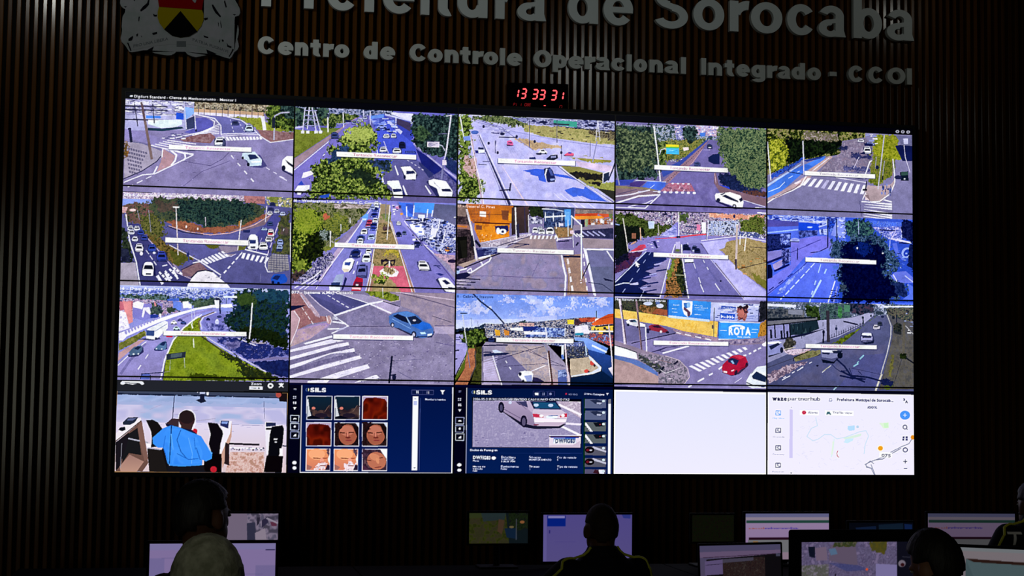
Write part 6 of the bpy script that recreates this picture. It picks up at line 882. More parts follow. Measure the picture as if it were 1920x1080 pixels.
    L('34303c', 34, 735,140, 742,470); L('14182c', 18, 688,360, 685,480); E('141830', 688,365, 14,22); L('303c54', 8, 828,290, 830,420); E('20284c', 828,330, 14,16); L('2c3044', 8, 683,260, 683,300); L('24303c', 14, 1122,200, 1128,280); E('1c2c3c', 1122,210, 12,16); E('1c2c3c', 1212,190, 10,14); L('202c3c', 9, 1245,140, 1245,200); L('24283c', 12, 1495,180, 1495,260); E('1c2430', 1460,210, 16,20)
    bar(490,492,1276,510,46, 650,1088,'d08cb8')
# ---- row 4
def app_1():
    view(205, 705, 555, 1920, 0, 3.155, 1, 4)
    R('b48c5c', -20,140, 1920,1100); P('4c5068', 80,160, 1840,178, 1835,1000, 50,988)
    G('40485c','38405c', 80,160, 1840,178, 1840,215, 80,195); L('14203c', 14, 80,190, 900,205, 1740,225)
    G('98a8d4','ccc4dc', 80,200, 1740,230, 1835,270, 1825,620, 1000,640, 60,480, 75,300); N(['b8b4dc','d0c8e4','c4bcdc','9cb0d8'], .6, 0, 80,300, 1830,330, 1830,560, 60,560, big=True, al=.8, st=2); N(['7c98c4','a8b8e0','90a4cc'], .6, 3, 80,205, 900,215, 1740,235, 1830,280, 1300,290, 700,270, 80,270, big=True, al=.7, st=3)
    G('d8d0e8','d4c0c4', 60,480, 1830,500, 1825,990, 50,985); L('a8a4c0', 7, 900,465, 1100,440); L('9c98bc', 5, 1270,500, 1590,510); L('a4a0c4', 4, 420,350, 540,300); L('383c60', 9, 676,205, 655,440); L('505478', 5, 1600,260, 1605,440); scatter(34, 20, 100,300, 1800,600, 90, 4, ['b0acd0','a8a0c8'])
    N(['cca8a0','dcc4c0','c89c94','b08878'], .8, 0, 1250,780, 1600,780, 1600,990, 1200,990); P('1c1418', 1740,175, 1840,180, 1835,265, 1760,260); E('a84c44', 1750,195, 28,26); L('f0ecf8', 14, 1240,735, 1600,745); scatter(35, 30, 1250,730, 1600,755, 16, 14, ['303050','a8a4c0'])
    P('181c34', 895,250, 940,240, 945,185, 985,185, 985,235, 1005,265, 950,282); P('b4bce8', 935,160, 1000,160, 990,190, 940,190); E('f4f4ff', 1020,178, 14,24); L('c8c8dc', 9, 915,175, 925,150)
    # gates
    P('e8e0e8', 60,600, 250,440, 325,438, 330,460, 70,670); L('3c2418', 8, 60,680, 330,465); P('6c5048', 65,690, 330,470, 400,900, 340,985, 60,985); P('1c1c20', 200,600, 290,540, 330,820, 200,800, 130,900, 120,660); G('9c7870','b89080', 100,940, 205,815, 355,885, 280,990, 110,990); P('1c1820', 60,690, 200,590, 200,640, 100,940, 60,985); L('a8a8b8', 14, 195,650, 400,690); L('8c8c98', 6, 125,700, 110,950); P('7c5c54', 290,520, 335,470, 400,860, 360,880, 320,700)
    P('242c40', 135,485, 190,435, 300,430, 260,485, 210,510, 140,508); P('5c648c', 190,445, 280,440, 240,465, 180,465); P('101424', 90,560, 110,535, 160,530, 165,560, 130,575)
    P('181418', 378,460, 450,455, 500,480, 560,560, 600,640, 560,720, 430,740, 440,640, 430,570); P('201c1c', 390,750, 540,765, 640,990, 410,990); P('f0ecf4', 380,700, 420,700, 430,740, 390,740); L('a8a4b8', 12, 400,745, 520,760)
    P('100c14', 1020,480, 1120,490, 1160,550, 1185,570, 1150,700, 1140,800, 1060,800, 1030,700, 1050,600); P('0c080c', 980,800, 1165,800, 1160,990, 980,990); P('e8e4f0', 1145,460, 1270,465, 1250,590, 1160,795, 1140,790, 1180,600); P('c49c8c', 1250,590, 1270,470, 1265,620, 1170,960, 1160,800); P('242c60', 1155,460, 1240,460, 1230,540, 1150,510); P('7c94d0', 1165,470, 1230,470, 1220,495, 1160,490); P('2c2024', 1200,680, 1240,700, 1240,920, 1190,900); L('28202c', 20, 1240,695, 1550,705)
    P('e4e0ec', 1610,470, 1680,470, 1680,700, 1640,800, 1620,800); P('242c50', 1620,475, 1720,480, 1720,510, 1620,520); P('0c0c14', 1680,520, 1790,505, 1805,540, 1790,700, 1750,820, 1640,820, 1660,600); P('0c080c', 1625,815, 1795,820, 1780,990, 1595,985); P('e0dce8', 1700,640, 1740,640, 1735,655, 1700,655); E('c8c8d4', 1720,676, 12,8); P('101018', 1620,530, 1680,530, 1680,550, 1620,550); P('f0ecf4', 1760,740, 1790,740, 1790,815, 1760,815); L('1c2048', 12, 1790,715, 1830,718)
    E('b82434', 880,570, 34,28); E('b82434', 1078,960, 34,32); P('1c1418', 590,950, 970,930, 1000,990, 600,990)
    P('181418', 540,765, 560,720, 620,930, 980,915, 990,990, 600,990)
    # the guard seen from behind
    P('e8e4f8', 705,470, 720,390, 780,350, 850,350, 895,400, 900,490, 870,560, 760,540, al=.8); E('3c2428', 803,448, 84,92); E('281c20', 803,425, 80,70); P('3c2828', 740,500, 870,500, 850,560, 745,540); P('3c2c34', 590,490, 650,440, 720,445, 720,530, 600,510); P('181c40', 580,490, 720,530, 850,555, 915,600, 890,600, 740,560, 590,520)
    P('3c8cf0', 445,640, 560,540, 640,510, 720,530, 900,600, 950,620, 1000,700, 1030,760, 1068,790, 1060,850, 1000,880, 960,860, 960,920, 800,930, 640,940, 600,900, 560,740, 500,740, 450,700); N(['3484ec','4898f8','3c90f4'], .6, 0, 600,540, 740,550, 900,620, 980,820, 940,900, 650,910, 590,740, 560,600, big=True, al=.7); L('2460b8', 9, 740,560, 700,660, 740,780, 800,850); L('2868c4', 10, 900,740, 940,860); L('14387c', 10, 645,510, 620,900); L('6cb0ff', 7, 1000,700, 1060,800); L('2c74d8', 9, 580,620, 560,740, 600,860); L('60a8ff', 9, 640,600, 660,760); L('60a8ff', 8, 820,640, 860,800, 850,900); L('2870d0', 8, 880,640, 890,760); L('2468c8', 8, 700,800, 820,860, 920,850); P('181820', 600,925, 790,935, 965,918, 985,990, 600,990)
    R('b48c5c', 30,140, 1850,152, sl=.008); L('b8905c', 9, 76,150, 40,1000); L('b8905c', 9, 1848,160, 1830,1000); L('a87c50', 12, 35,1000, 1835,998)
def side_icons(x0, w, c):
    """column of icons down the left edge of the blue software; x0 in crop pixels"""
    L('b0b4d8', 5, x0-12,85+c, x0+16,85+c); L('7078a8', 5, x0-12,95+c, x0+16,95+c)
    for y in (175,235): R('d8dcf4', x0-18,y-14+c, x0-4,y+14+c); R('d8dcf4', x0+2,y-14+c, x0+16,y+14+c)
    R('04062a', x0-20,172+c, x0+20,180+c); P('e8ecff', x0-18,282+c, x0+18,282+c, x0+2,308+c, x0-4,308+c)
    for y in (406,494,583):
        L('a8b0dc', 7, x0-46,y-36+c, x0+46,y-34+c, x0+42,y+38+c, x0-46,y+36+c, x0-46,y-38+c)
    P('e8ecff', x0-18,412+c, x0-12,400+c, x0+12,400+c, x0+20,414+c, x0-18,416+c); E('e8ecff', x0,492+c, 12,13); P('e8ecff', x0-20,600+c, x0-10,584+c, x0,578+c, x0+14,570+c, x0+16,600+c)
    E('f0f4ff', x0-6,885+c, 24,19); E('e8ecff', x0-6,942+c, 22,18)
def logo_sils(x, y):
    E('405c9c', x-24,y, 16,18); E('101c3c', x-18,y, 12,14); E('c8c8a0', x-8,y, 6,18)
    T('SILS', x+12,y+22, x+182,y+24, 42, 'f4f6ff', .05)
def app_2():
    view(540, 715, 865, 1897, 1, 3.045, 2, 4)
    V.P('04082c', -40,20, 1840,40, 1850,1100, -60,1100); P('02051c', -40,20, 165,30, 150,1000, -60,1000); P('10205c', 180,40, 1800,60, 1785,985, 160,985); G('061848','0a2058', 180,45, 1800,60, 1785,980, 160,980); L('e0e4fc', 9, 170,45, 148,995)
    P('060a30', 0,16, 1840,36, 1840,52, 0,36)
    L('e8ecff', 14, 1808,65, 1795,995); L('e8ecff', 15, 145,992, 1800,996); side_icons(92, 1, 0); logo_sils(250, 92)
    R('101c48', 1365,90, 1600,140); L('444c7c', 5, 1362,92, 1598,96, 1596,142, 1362,140, 1362,92); L('444c7c', 4, 1480,95, 1480,140); R('e8ecff', 1410,100, 1420,128); R('e8ecff', 1426,100, 1436,128); R('a8acd0', 1526,106, 1532,132); R('a8acd0', 1544,106, 1550,132)
    P('f0f4ff', 1670,92, 1722,94, 1702,118, 1702,142, 1688,136, 1688,118); T('Monitoramentos', 1508,202, 1728,206, 20, 'e4e8ff'); P('f0f2ff', 1372,160, 1434,162, 1420,962, 1358,962); P('b8c0e8', 1384,212, 1420,212, 1418,256, 1382,256); L('5c6490', 5, 1392,188, 1412,190); P('303868', 1378,930, 1404,930, 1390,944); L('384880', 6, 1456,180, 1440,962)
    # nine face pictures
    def tile(x, y, w, h, bg): P('d4d8f4', x-8,y-8, x+w+8,y-8, x+w+4,y+h+8, x-12,y+h+8); P(bg, x,y, x+w,y, x+w-3,y+h, x-3,y+h)
    for x in (228,532):
        tile(x,165, 266 if x<300 else 262,246,'101c30'); G('10283c','18202c', x,165, x+264,165, x+262,330, x,330); P('c8ccd4', x,200, x+12,190, x+24,300, x+44,375, x,385); N(['3c2c30','54403c','2c2028'], .6, 3, x+40,290, x+110,320, x+200,300, x+255,250, x+250,390, x+120,400, x+60,360, big=True); E('241c2c', x+150,370, 70,26); E('c8786c', x+68,292, 20,16); P('080c1c', x,385, x+60,370, x+160,405, x+260,390, x+260,412, x,412); L('745c54', 6, x+190,330, x+240,260)
    for x,y in ((834,165),(222,452)):
        tile(x,y,262,246,'5c140c'); N(['3c0c08','5c140c','74200c','481008'], .6, 0, x,y, x+262,y, x+260,y+246, x,y+246, big=True); P('b09cb8', x,y, x+262,y, x+260,y+60, x+235,y+24, x+140,y+10, x+30,y+14, x,y+60)
    for x in (528,832):
        tile(x,452,258,246,'1c1018'); N(['140c14','2c1c20','3c2824'], .8, 0, x,452, x+258,452, x+256,698, x,698); E('a05c48', x+140,580, 100,112); E('bc7460', x+130,535, 76,56); N(['1c1014','2c181c'], 1, 4, x,452, x+110,452, x+30,560, x+40,690, x,698); P('1c1014', x+180,452, x+258,500, x+256,640, x+225,560); L('4c241c', 12, x+55,555, x+105,560); L('4c241c', 12, x+150,555, x+205,552); P('8c4c3c', x+120,560, x+150,560, x+165,610, x+125,612); E('c87c68', x+138,575, 10,34); E('6c2c28', x+142,610, 30,9); E('9c4444', x+150,640, 36,9); E('743030', x+150,638, 32,3); P('c4ccf0', x+225,452, x+258,452, x+258,500); P('24141c', x+70,698, x+200,680, x+220,698)
    for x in (220,524):
        tile(x,738,250,226,'d48c6c'); G('e89868','d07c64', x,738, x+230,738, x+225,964, x,964); E('f0a87c', x+110,790, 90,60); N(['402c44','5c4858'], 1, 3, x+200,738, x+250,738, x+250,850, x+235,800); P('e8e8f8', x+250,790, x+252,900, x+235,870, x+230,840); L('8c3c2c', 10, x+70,832, x+150,838); L('8c3c2c', 9, x+170,836, x+225,832); E('e89c84', x+165,860, 22,30); E('c8705c', x+170,880, 26,8); N(['e0c8cc','f4e4ec','b8a0ac'], 1, 4, x+110,890, x+170,880, x+230,895, x+220,950, x+160,964, x+90,964); E('a06058', x+178,915, 36,7); P('a06c64', x,900, x+60,930, x+30,964, x,964); P('2c1c34', x+228,900, x+250,910, x+250,964, x+200,964)
    x = 830; tile(x,738,258,226,'a0604c'); N(['2c1c2c','483040','684c50'], 1, 0, x,738, x+258,738, x+256,964, x,964); E('b87058', x+150,860, 105,95, 20); E('d08868', x+130,820, 60,36, 20); P('f0f0fc', x+190,738, x+258,738, x+258,840, x+215,780); N(['302030','50384c'], 1, 4, x,738, x+150,738, x+60,790, x+20,880, x,900); L('5c2c24', 10, x+40,850, x+90,860); L('5c2c24', 9, x+180,830, x+215,826); E('d8906c', x+160,860, 16,34,-20); L('803c38', 10, x+130,935, x+200,925); P('4c2c44', x,900, x+60,950, x+100,964, x,964)
def app_3():
    view(850, 715, 1160, 1810, 2, 3.045, 3, 4)
    V.P('04062a', -40,40, 1760,60, 1760,1100, -60,1100); P('02041c', 0,60, 150,66, 140,1000, 0,1000); G('061a44','0a2256', 160,70, 1740,90, 1735,1010, 140,1010); L('d4d8f4', 6, 155,70, 145,1000); P('060a2c', 0,34, 1750,62, 1750,78, 0,60); P('f4f4ff', 0,64, 8,64, 4,1000, 0,1000); side_icons(80, 1, 18); logo_sils(246, 115)
    for x,w in ((874,66),(946,80),(1034,70)): L('30386c', 5, x,104, x+w,108, x+w,158, x,156, x,104)
    P('e8ecff', 892,120, 930,122, 930,150, 892,148); R('8088b0', 972,120, 980,148); R('8088b0', 988,120, 996,148); E('8088b0', 1060,134, 14,14); E('a82c4c', 1228,134, 10,10); T('AO VIVO', 1254,146, 1352,150, 18, '8c94b8'); T('Ultimas Passagens', 1424,142, 1640,150, 20, 'dce0f8'); P('e8ecff', 1662,126, 1690,128, 1678,142, 1676,154)
    P('04081c', 212,170, 1395,190, 1395,720, 212,716); G('a8a0c0','948cb0', 222,206, 1388,218, 1384,716, 216,710); N(['a098bc','8c84ac','aca4c4'], .9, 0, 222,206, 1388,218, 1384,716, 216,710, al=.7); T('2026-05-21 13:31:51 DWF1G83 SENTIDO CASTELINHO CENTRO FX2', 224,200, 1265,206, 22, 'd8dcf4')
    scatter(36, 60, 240,540, 1040,700, 30, 8, ['a49cc0','746c98','b8b0d0']); G('c8b8cc','b8a4b4', 1140,218, 1388,218, 1388,400, 1260,320); N(['c0b0c4','a898b0','d8ccdc'], 1, 0, 1140,218, 1388,218, 1388,390, 1260,320); L('f0e8f8', 24, 1150,250, 1388,360); L('e8e0f8', 22, 1230,455, 1388,465); L('f0ecff', 24, 1170,480, 1388,585)
    P('14142c', 470,290, 560,340, 760,490, 900,515, 1160,505, 1230,460, 1100,470, 800,420, al=.95)
    G('ac9cbc','8c7c9c', 500,215, 830,215, 860,380, 1240,380, 1225,450, 1160,480, 880,480, 800,460, 740,440, 560,330, 505,250); P('ccc0d4', 860,300, 1180,310, 1240,350, 1240,380, 870,375); G('c8b8cc','e8d8e8', 880,330, 1230,340, 1240,400, 880,400); P('f4e8f4', 880,400, 1235,405, 1225,440, 1150,475, 900,470, 885,440); P('c4b0c8', 890,440, 1225,440, 1150,485, 900,480); P('3c3c64', 680,215, 810,215, 815,280, 720,250); P('181c44', 820,215, 1120,215, 1180,300, 880,295, 850,240); P('1c5078', 870,225, 1110,228, 1160,290, 895,290); E('b8ccec', 905,255, 28,18); E('b8ccec', 1062,258, 28,18); P('b8a8c4', 800,215, 840,215, 880,300, 860,340, 820,300); P('c03050', 865,348, 930,352, 985,370, 985,392, 875,385); P('c03050', 1160,372, 1200,350, 1240,345, 1238,385, 1165,390); E('f8f4ff', 962,372, 22,16); E('f8f4ff', 1195,368, 20,18); P('e4ecfc', 1010,370, 1140,370, 1130,400, 1015,398); L('4c78b0', 7, 1040,372, 1140,368); E('181430', 772,430, 36,66); E('5c5474', 772,435, 20,44); E('14142c', 528,280, 32,60); E('4c4868', 528,285, 16,36); E('c8d0ec', 625,228, 18,16); L('6c5c80', 7, 560,300, 740,400); L('746484', 6, 700,215, 800,300); E('7c2c4c', 905,468, 30,8)
    P('e0d4e4', 1048,580, 1388,580, 1384,715, 1044,710); P('1c2c8c', 1060,590, 1370,590, 1366,612, 1060,610); P('48140c', 1044,592, 1388,592, 1386,600, 1044,600); G('3c68b8','e8f0f8', 1095,612, 1330,612, 1340,672, 1090,670); P('e8f0f8', 1100,625, 1325,625, 1335,672, 1095,670); T('DWF1G83', 1112,664, 1322,664, 44, '1c3468', .05); P('c8b8cc', 1048,690, 1300,690, 1384,640, 1384,715, 1044,712)
    T('Dados da Passagem', 192,752, 485,754, 22, 'e8ecff', .05); L('283c78', 4, 195,774, 1400,778)
    T('DWF1G83', 222,838, 412,842, 34, 'f4f8ff', .05); E('f8f8ff', 446,828, 24,18); T('Placa', 222,864, 285,866, 15, 'd4d8f4'); T('Marca do', 220,928, 355,930, 18, 'd4d8f4'); T('veiculo', 220,952, 325,954, 17, 'd4d8f4'); T('GM', 220,975, 268,976, 15, 'd4d8f4')
    T('Data/Hora', 528,828, 682,832, 22, 'dce0fc'); T('21/05/2026', 528,850, 668,852, 15, 'c8ccf0'); T('1:31:51 PM', 528,872, 678,874, 17, 'dce0fc'); T('Equipamento', 525,928, 718,932, 22, 'dce0fc'); T('Radar', 525,954, 592,955, 17, 'd0d4f4')
    T('Situacao', 830,828, 955,830, 20, 'dce0fc'); T('MONITORAMENTO', 830,854, 1070,857, 18, 'd0d4f4'); T('Direcao', 830,928, 940,931, 20, 'dce0fc'); T('2', 832,958, 842,958, 16, 'd0d4f4'); T('Cor do veiculo', 1132,830, 1338,834, 20, 'dce0fc'); T('5', 1132,856, 1144,856, 16, 'd0d4f4'); T('Tipo de veiculo', 1132,930, 1352,934, 20, 'dce0fc'); T('1', 1134,956, 1140,956, 16, 'd0d4f4')
    P('08301c', 1418,180, 1440,182, 1436,1005, 1414,1005)
    for k,(y,c_) in enumerate(((190,'5c6484'),(315,'5c6484'),(440,'5c6468'),(570,'5c6468'),(700,'585868'),(828,'585868'),(950,'585470'))):
        h_ = 100 if k < 6 else 55; P(c_, 1434,y, 1662,y+3, 1658,y+h_, 1430,y+h_-2)
        if k < 2: P('28304c', 1484,y+10, 1560,y+5, 1620,y+25, 1610,y+60, 1540,y+50); P('a8acc4', 1560,y+35, 1618,y+40, 1600,y+58, 1560,y+52)
        elif k < 4: P('e8e8fc', 1434,y+2, 1450,y+10, 1520,y+104, 1490,y+104, 1434,y+30); P('141820', 1520,y+5, 1640,y+0, 1640,y+45, 1550,y+50); E('c83040', 1596,y+25, 7,5); [L('30343c', 5, 1436+18*j,y+50+18*j, 1450+18*j,y+46+18*j) for j in range(3)]
        elif k < 6: P('b8b8cc', 1520,y, 1662,y+50, 1662,y+70, 1500,y+20); E('141018', 1484,y+42, 52,36); E('681828', 1462,y+42, 18,14); E('b8b8c8', 1496,y+44, 16,8)
        else: P('e0e4f4', 1580,y+5, 1640,y+5, 1640,y+55, 1590,y+50); P('3c1c28', 1540,y+5, 1580,y+10, 1590,y+55, 1520,y+40)
        E('c8d8e0', 1634,y+22, 16,14)
    P('1c2040', 1684,190, 1712,192, 1710,240, 1682,238); P('7c7c84', 1686,192, 1712,192, 1712,236, 1686,236); P('f4f4ff', 1686,240, 1712,240, 1708,1004, 1680,1004)
def app_4():
    view(1140, 720, 1445, 1830, 3, 3.03, 4, 4)
    P('080a24', -40,20, 1900,80, 1900,200, -40,200); P('fcfaff', 60,62, 1768,96, 1770,1100, 52,1100); G('dcdffc','e6e4fa', 84,84, 1752,118, 1752,1000, 70,990)
def app_5():
    view(1425, 725, 1725, 1800, 4, 3.035, 5, 4)
    P('0a0c20', -40,20, 1900,80, 1900,300, -40,200); P('fbf8ff', 80,62, 1740,100, 1752,1100, 76,1100); G('e6e4fc','eae6fa', 90,72, 1732,108, 1742,1012, 84,988)
    T('waze', 130,152, 292,156, 40, '101444', .075); T('partnerhub', 306,154, 670,160, 40, '181c50', .005)
    L('6c74a8', 5, 775,140, 800,138, 802,166, 772,166, 775,140); T('Prefeitura Municipal de Sorocab...', 860,162, 1500,178, 30, '202458', .03); T('3', 1615,165, 1634,166, 24, '242858', .05); T('A', 1636,190, 1668,192, 28, '242858', .05)
    for k,(y,t) in enumerate(((295,'Map View'),(490,'Crowds'),(685,'Community'),(880,'Resources'))):
        c_ = '5ca0ec' if k == 0 else '3c4070'
        L(c_, 7, 172,y-24, 224,y-22, 224,y+24, 170,y+24, 172,y-24); L(c_, 6, 196,y-20, 190,y+2, 222,y+20)
        T(t, 200-64,y+(78 if k else 66), 265,y+(80 if k else 68), 14, '9094bc' if k else '74b0f0', 0)
    P('ccc6ee', 326,258, 362,260, 360,800, 324,800); P('585c8c', 338,238, 352,238, 345,228); P('303468', 334,964, 356,964, 345,976)
    P('fcfaff', 440,264, 655,270, 655,326, 440,320); P('fcfaff', 725,268, 1048,276, 1048,332, 725,326); E('c02048', 488,292, 23,22); L('f8f0ff', 5, 488,280, 488,298); T('Alerts', 532,304, 640,306, 24, '50547c', 0); T('Traffic view', 810,304, 1034,312, 24, '50547c', 0); P('3c6c78', 742,310, 750,285, 778,285, 790,312); E('3c6c78', 748,310, 8,8); E('3c6c78', 784,312, 8,8)
    T('100%', 1210,250, 1316,252, 26, '34386c', .02)
    for a in ((620,350, 640,440, 570,470, 520,560, 590,610, 650,590, 720,540, 790,540, 860,590, 960,570, 1120,510, 1190,500, 1220,560, 1180,660, 1170,760),): L('c8dcf0', 9, *a)
    L('d0e8ec', 9, 830,590, 820,700, 800,790); P('d4e8dc', 930,580, 1140,530, 1130,560, 960,600); P('c8e4f4', 960,590, 1050,585, 1040,610, 980,640, 940,630); P('b4d8f8', 985,445, 1060,440, 1060,495, 1000,500, 980,480); E('b8d0e8', 1095,455, 16,14); P('d8ecd4', 1340,415, 1450,410, 1450,470, 1390,475); P('c8ecc4', 1390,420, 1440,412, 1445,465, 1400,468); L('dcecdc', 16, 820,620, 805,760)
    L('c03c5c', 7, 872,724, 860,750, 866,780, 882,796)
    for a in ((1180,880, 1240,850, 1380,800, 1480,740, 1600,680, 1680,650, 1720,590), (1250,880, 1300,1005), (1195,900, 1250,920, 1290,1000)): L('8c90ac', 9, *a)
    L('80849c', 9, 1290,830, 1380,820, 1500,750, 1590,700); L('8488a4', 9, 1240,840, 1190,880, 1200,910, 1260,925); L('6c7090', 7, 1240,840, 1280,870)
    P('fcfaff', 1345,740, 1490,745, 1488,805, 1340,800); T('075', 1370,795, 1474,800, 36, '3c4060', .01); E('fff4d8', 1354,698, 38,36); E('e8a020', 1356,698, 28,26); E('e09020', 1724,578, 22,26)
    r = random.Random(40)
    for _ in range(90):
        x = r.uniform(390,1700); y = r.uniform(360,980); L('d8d8f0', 4, x,y, x+r.uniform(-50,50),y+r.uniform(-30,30))
    E('4c94f0', 1635,328, 58,50); L('f4f8ff', 7, 1615,328, 1655,328); L('f4f8ff', 7, 1635,308, 1635,348); E('34386c', 1635,462, 27,26); E('e8e4fb', 1635,462, 17,17); L('34386c', 8, 1650,478, 1664,490)
    for x,y in ((1618,578),(1655,578),(1618,604),(1655,604)): R('30346c', x-11,y-10, x+11,y+10)
    E('3c4074', 1640,718, 30,28); E('e8e4fb', 1640,718, 20,18); L('2c3068', 7, 1620,848, 1662,848); L('2c3068', 7, 1641,828, 1641,868); L('2c3068', 6, 1626,928, 1662,929)
def overlays():
    toolbar()
title_bar()
for _n in ('feed_1_1','feed_1_2','feed_1_3','feed_1_4','feed_1_5','feed_2_1','feed_2_2','feed_2_3','feed_2_4','feed_2_5','feed_3_1','feed_3_2','feed_3_3','feed_3_4','feed_3_5','app_1','app_2','app_3','app_4','app_5','overlays'):
    if _n in globals(): globals()[_n]()
# grain of the camera pictures
_gx = (np.arange(V.W) * 0.9).astype(int) % 1024; _gy = (np.arange(V.H) * 0.9).astype(int) % 1024
_grain = (NZ[_gy][:, _gx] - 0.5)[..., None] * 0.10 + (_rs.rand(V.H, V.W, 1).astype(np.float32) - 0.5) * 0.16 + (NZ[(_gy * 0.45).astype(int)][:, (_gx * 0.3).astype(int)] - 0.5)[..., None] * 0.12
_hi = int(3.04 * CHP); V.a[:_hi] = V.a[:_hi] * (1 + _grain[:_hi])
# the wall's displays
WGX, WGY = 352, 198
SCREEN = screen_mat('video_wall_screen', 1.0)
BEZ = mat('black_display_bezel', (0.006,0.006,0.007), 0.4, 0.3); HOUS = mat('black_display_housing', (0.01,0.01,0.011), 0.6, 0.2)
FEEDS = [['video wall display at the top left corner, showing a curved road junction', 'video wall display filled by a big green tree between two carriageways of traffic', 'video wall display of a pale multi-lane road with blue tree shadows and red cars', 'video wall display with a white estate car turning beside dense trees', 'video wall display with a bright blue cycle path beside a zebra crossing'],
 ['video wall display with queued cars each side of a wooded roundabout at the left edge', 'video wall display of jammed traffic beside a palm-planted median with red paving', 'video wall display of an empty junction below an orange building', 'video wall display of a dual road with a rust-coloured hedge and a mouse pointer', 'video wall display tinted deep blue with a large dark tree, at the right edge'],
 ['video wall display of a highway with a white bus and a grass median', 'video wall display of a blue saloon car beside a wide zebra crossing', 'video wall display showing cloudy blue sky over a street and petrol station', 'video wall display of a yellow wall, blue hoarding and a red hatchback', 'video wall display of an avenue with a tangled cable shadow on the road'],
 ['video wall display of a person in a blue shirt seen from behind at turnstiles', 'video wall display of dark blue software with nine face pictures in a grid', 'video wall display of dark blue software with a silver car photograph and number plate', 'video wall display filled by a blank pale lavender window', 'video wall display of the white traffic map page with road 075']]
SM = 0.0042
for r in range(4):
    for c in range(5):
        x0, z0 = c * PW, TOP - (r + 1) * PH
        root = empty('video_wall_display', (x0 + PW/2, 0.0, z0)); tag(root, FEEDS[r][c], 'display', 'displays of the video wall')
        bxo('housing', (0, 0.036, PH/2), (PW - 0.001, 0.066, PH - 0.001), HOUS, root)
        bm = bmesh.new()
        for cx, cz, sx, sz in ((0, SM/2+.0003, PW-.0006, SM), (0, PH-SM/2-.0003, PW-.0006, SM), (-PW/2+SM/2+.0003, PH/2, SM, PH-2*SM), (PW/2-SM/2-.0003, PH/2, SM, PH-2*SM)): box(bm, (cx, 0.0005, cz), (sx, 0.005, sz))
        obj('bezel', bm, BEZ, root)
        sub = Canvas(CWP, CHP, None); a = V.a[r*CHP:(r+1)*CHP, c*CWP:(c+1)*CWP]
        mx, my = int(SM/PW*CWP)+1, int(SM/PH*CHP)+1; sub.a = a[my:CHP-my, mx:CWP-mx]; sub.H, sub.W = sub.a.shape[:2]; sub.sharp = 0.55
        picture_mesh('screen', sub.finish(WGX, WGY), -PW/2+SM, SM, PW-2*SM, PH-2*SM, 0.0015, SCREEN, root)
# the frame round the wall
fr = empty('video_wall_frame', (2.5*PW, 0.0, TOP - 4*PH)); tag(fr, 'thin black frame surrounding the whole wall of displays', 'frame')
for n, cx, cz, sx, sz in (('rail',0,4*PH+.011,5*PW+.04,.02),('rail',0,-.011,5*PW+.04,.02),('side_rail',-2.5*PW-.011,2*PH,.02,4*PH),('side_rail',2.5*PW+.011,2*PH,.02,4*PH)):
    bxo(n, (cx, 0.034, cz), (sx, 0.070, sz), HOUS, fr)
# ------------------------------------------------------------------ coat of arms
def crop_xz(X, Z, x0, y0, s, Y): return wall_xz(x0 + X / s, y0 + Z / s, Y)
def trace(pts, x0, y0, s, Y, o):
    return [(lambda p: (p[0] - o[0], p[1] - o[2]))(crop_xz(a, b, x0, y0, s, Y)) for a, b in pts]
def plate(name, pts, m, parent, o, y0, y1, crop=(200, 0, 6.857), label=None):
    t = trace(pts, *crop, 0.03, o); bm = bmesh.new(); prism(bm, t, y0 - o[1], y1 - o[1]); r = obj(name, bm, m, parent)
    if label: r['label'] = label
    return r
ox, oz = wall_xz(337, 60); O = (ox, SLAT_F, oz)
arms = empty('coat_of_arms', O); tag(arms, 'silver coat of arms with red, yellow and black shield above the displays', 'emblem')
SIL = mat('crest_silver', (0.19, 0.215, 0.22), 0.8, 0.1, noise=((14, 14, 14), (0.24, 0.24, 0.27), 0.0))
outline = [(175,0),(172,40),(185,80),(215,105),(240,120),(235,160),(210,200),(185,260),(190,330),(200,380),(190,440),(178,490),(195,540),(235,580),(262,620),(290,665),(330,672),(400,660),(480,645),(560,660),(620,685),(700,700),(780,712),(830,708),(870,690),(895,665),(1010,665),(1040,700),(1090,722),(1150,735),(1220,722),(1300,705),(1400,700),(1450,715),(1520,740),(1580,755),(1605,735),(1640,670),(1680,640),(1700,600),(1695,560),(1680,500),(1695,450),(1700,380),(1690,330),(1660,290),(1645,240),(1650,215),(1700,200),(1718,160),(1710,110),(1680,50),(1650,0),(1660,-60),(1600,-150),(1500,-220),(1420,-330),(1250,-380),(1230,-450),(1100,-480),(950,-500),(800,-480),(670,-450),(650,-380),(480,-330),(400,-220),(300,-150),(190,-60)]
plate('backplate', outline, SIL, arms, O, 0.030, SLAT_F)
sh = plate('shield', [(650,-230),(660,0),(672,90),(655,160),(655,230),(680,300),(740,380),(840,460),(950,487),(1060,470),(1160,410),(1215,340),(1245,260),(1245,180),(1225,130),(1245,0),(1250,-230)], mat('shield_yellow', (0.20, 0.155, 0.002), 0.9, 0.02), arms, O, 0.024, 0.032, label='yellow shield')
plate('red_field', [(650,-230),(660,0),(675,92),(1225,130),(1245,0),(1250,-230)], mat('shield_red', (0.16, 0.001, 0.002), 0.9, 0.02), sh, O, 0.0215, 0.0245)
plate('black_triangle', [(950,145),(1165,408),(1060,470),(950,486),(840,460),(740,380)], mat('shield_black', (0.0015, 0.0015, 0.002), 0.95, 0.01), sh, O, 0.0215, 0.0245)
plate('emblem_figure', [(1095,0),(1100,-60),(1160,-70),(1150,20),(1138,46),(1120,30)], SIL, sh, O, 0.0190, 0.0218)
BLK = mat('crest_engraving', (0.003, 0.003, 0.006), 0.9, 0.05)
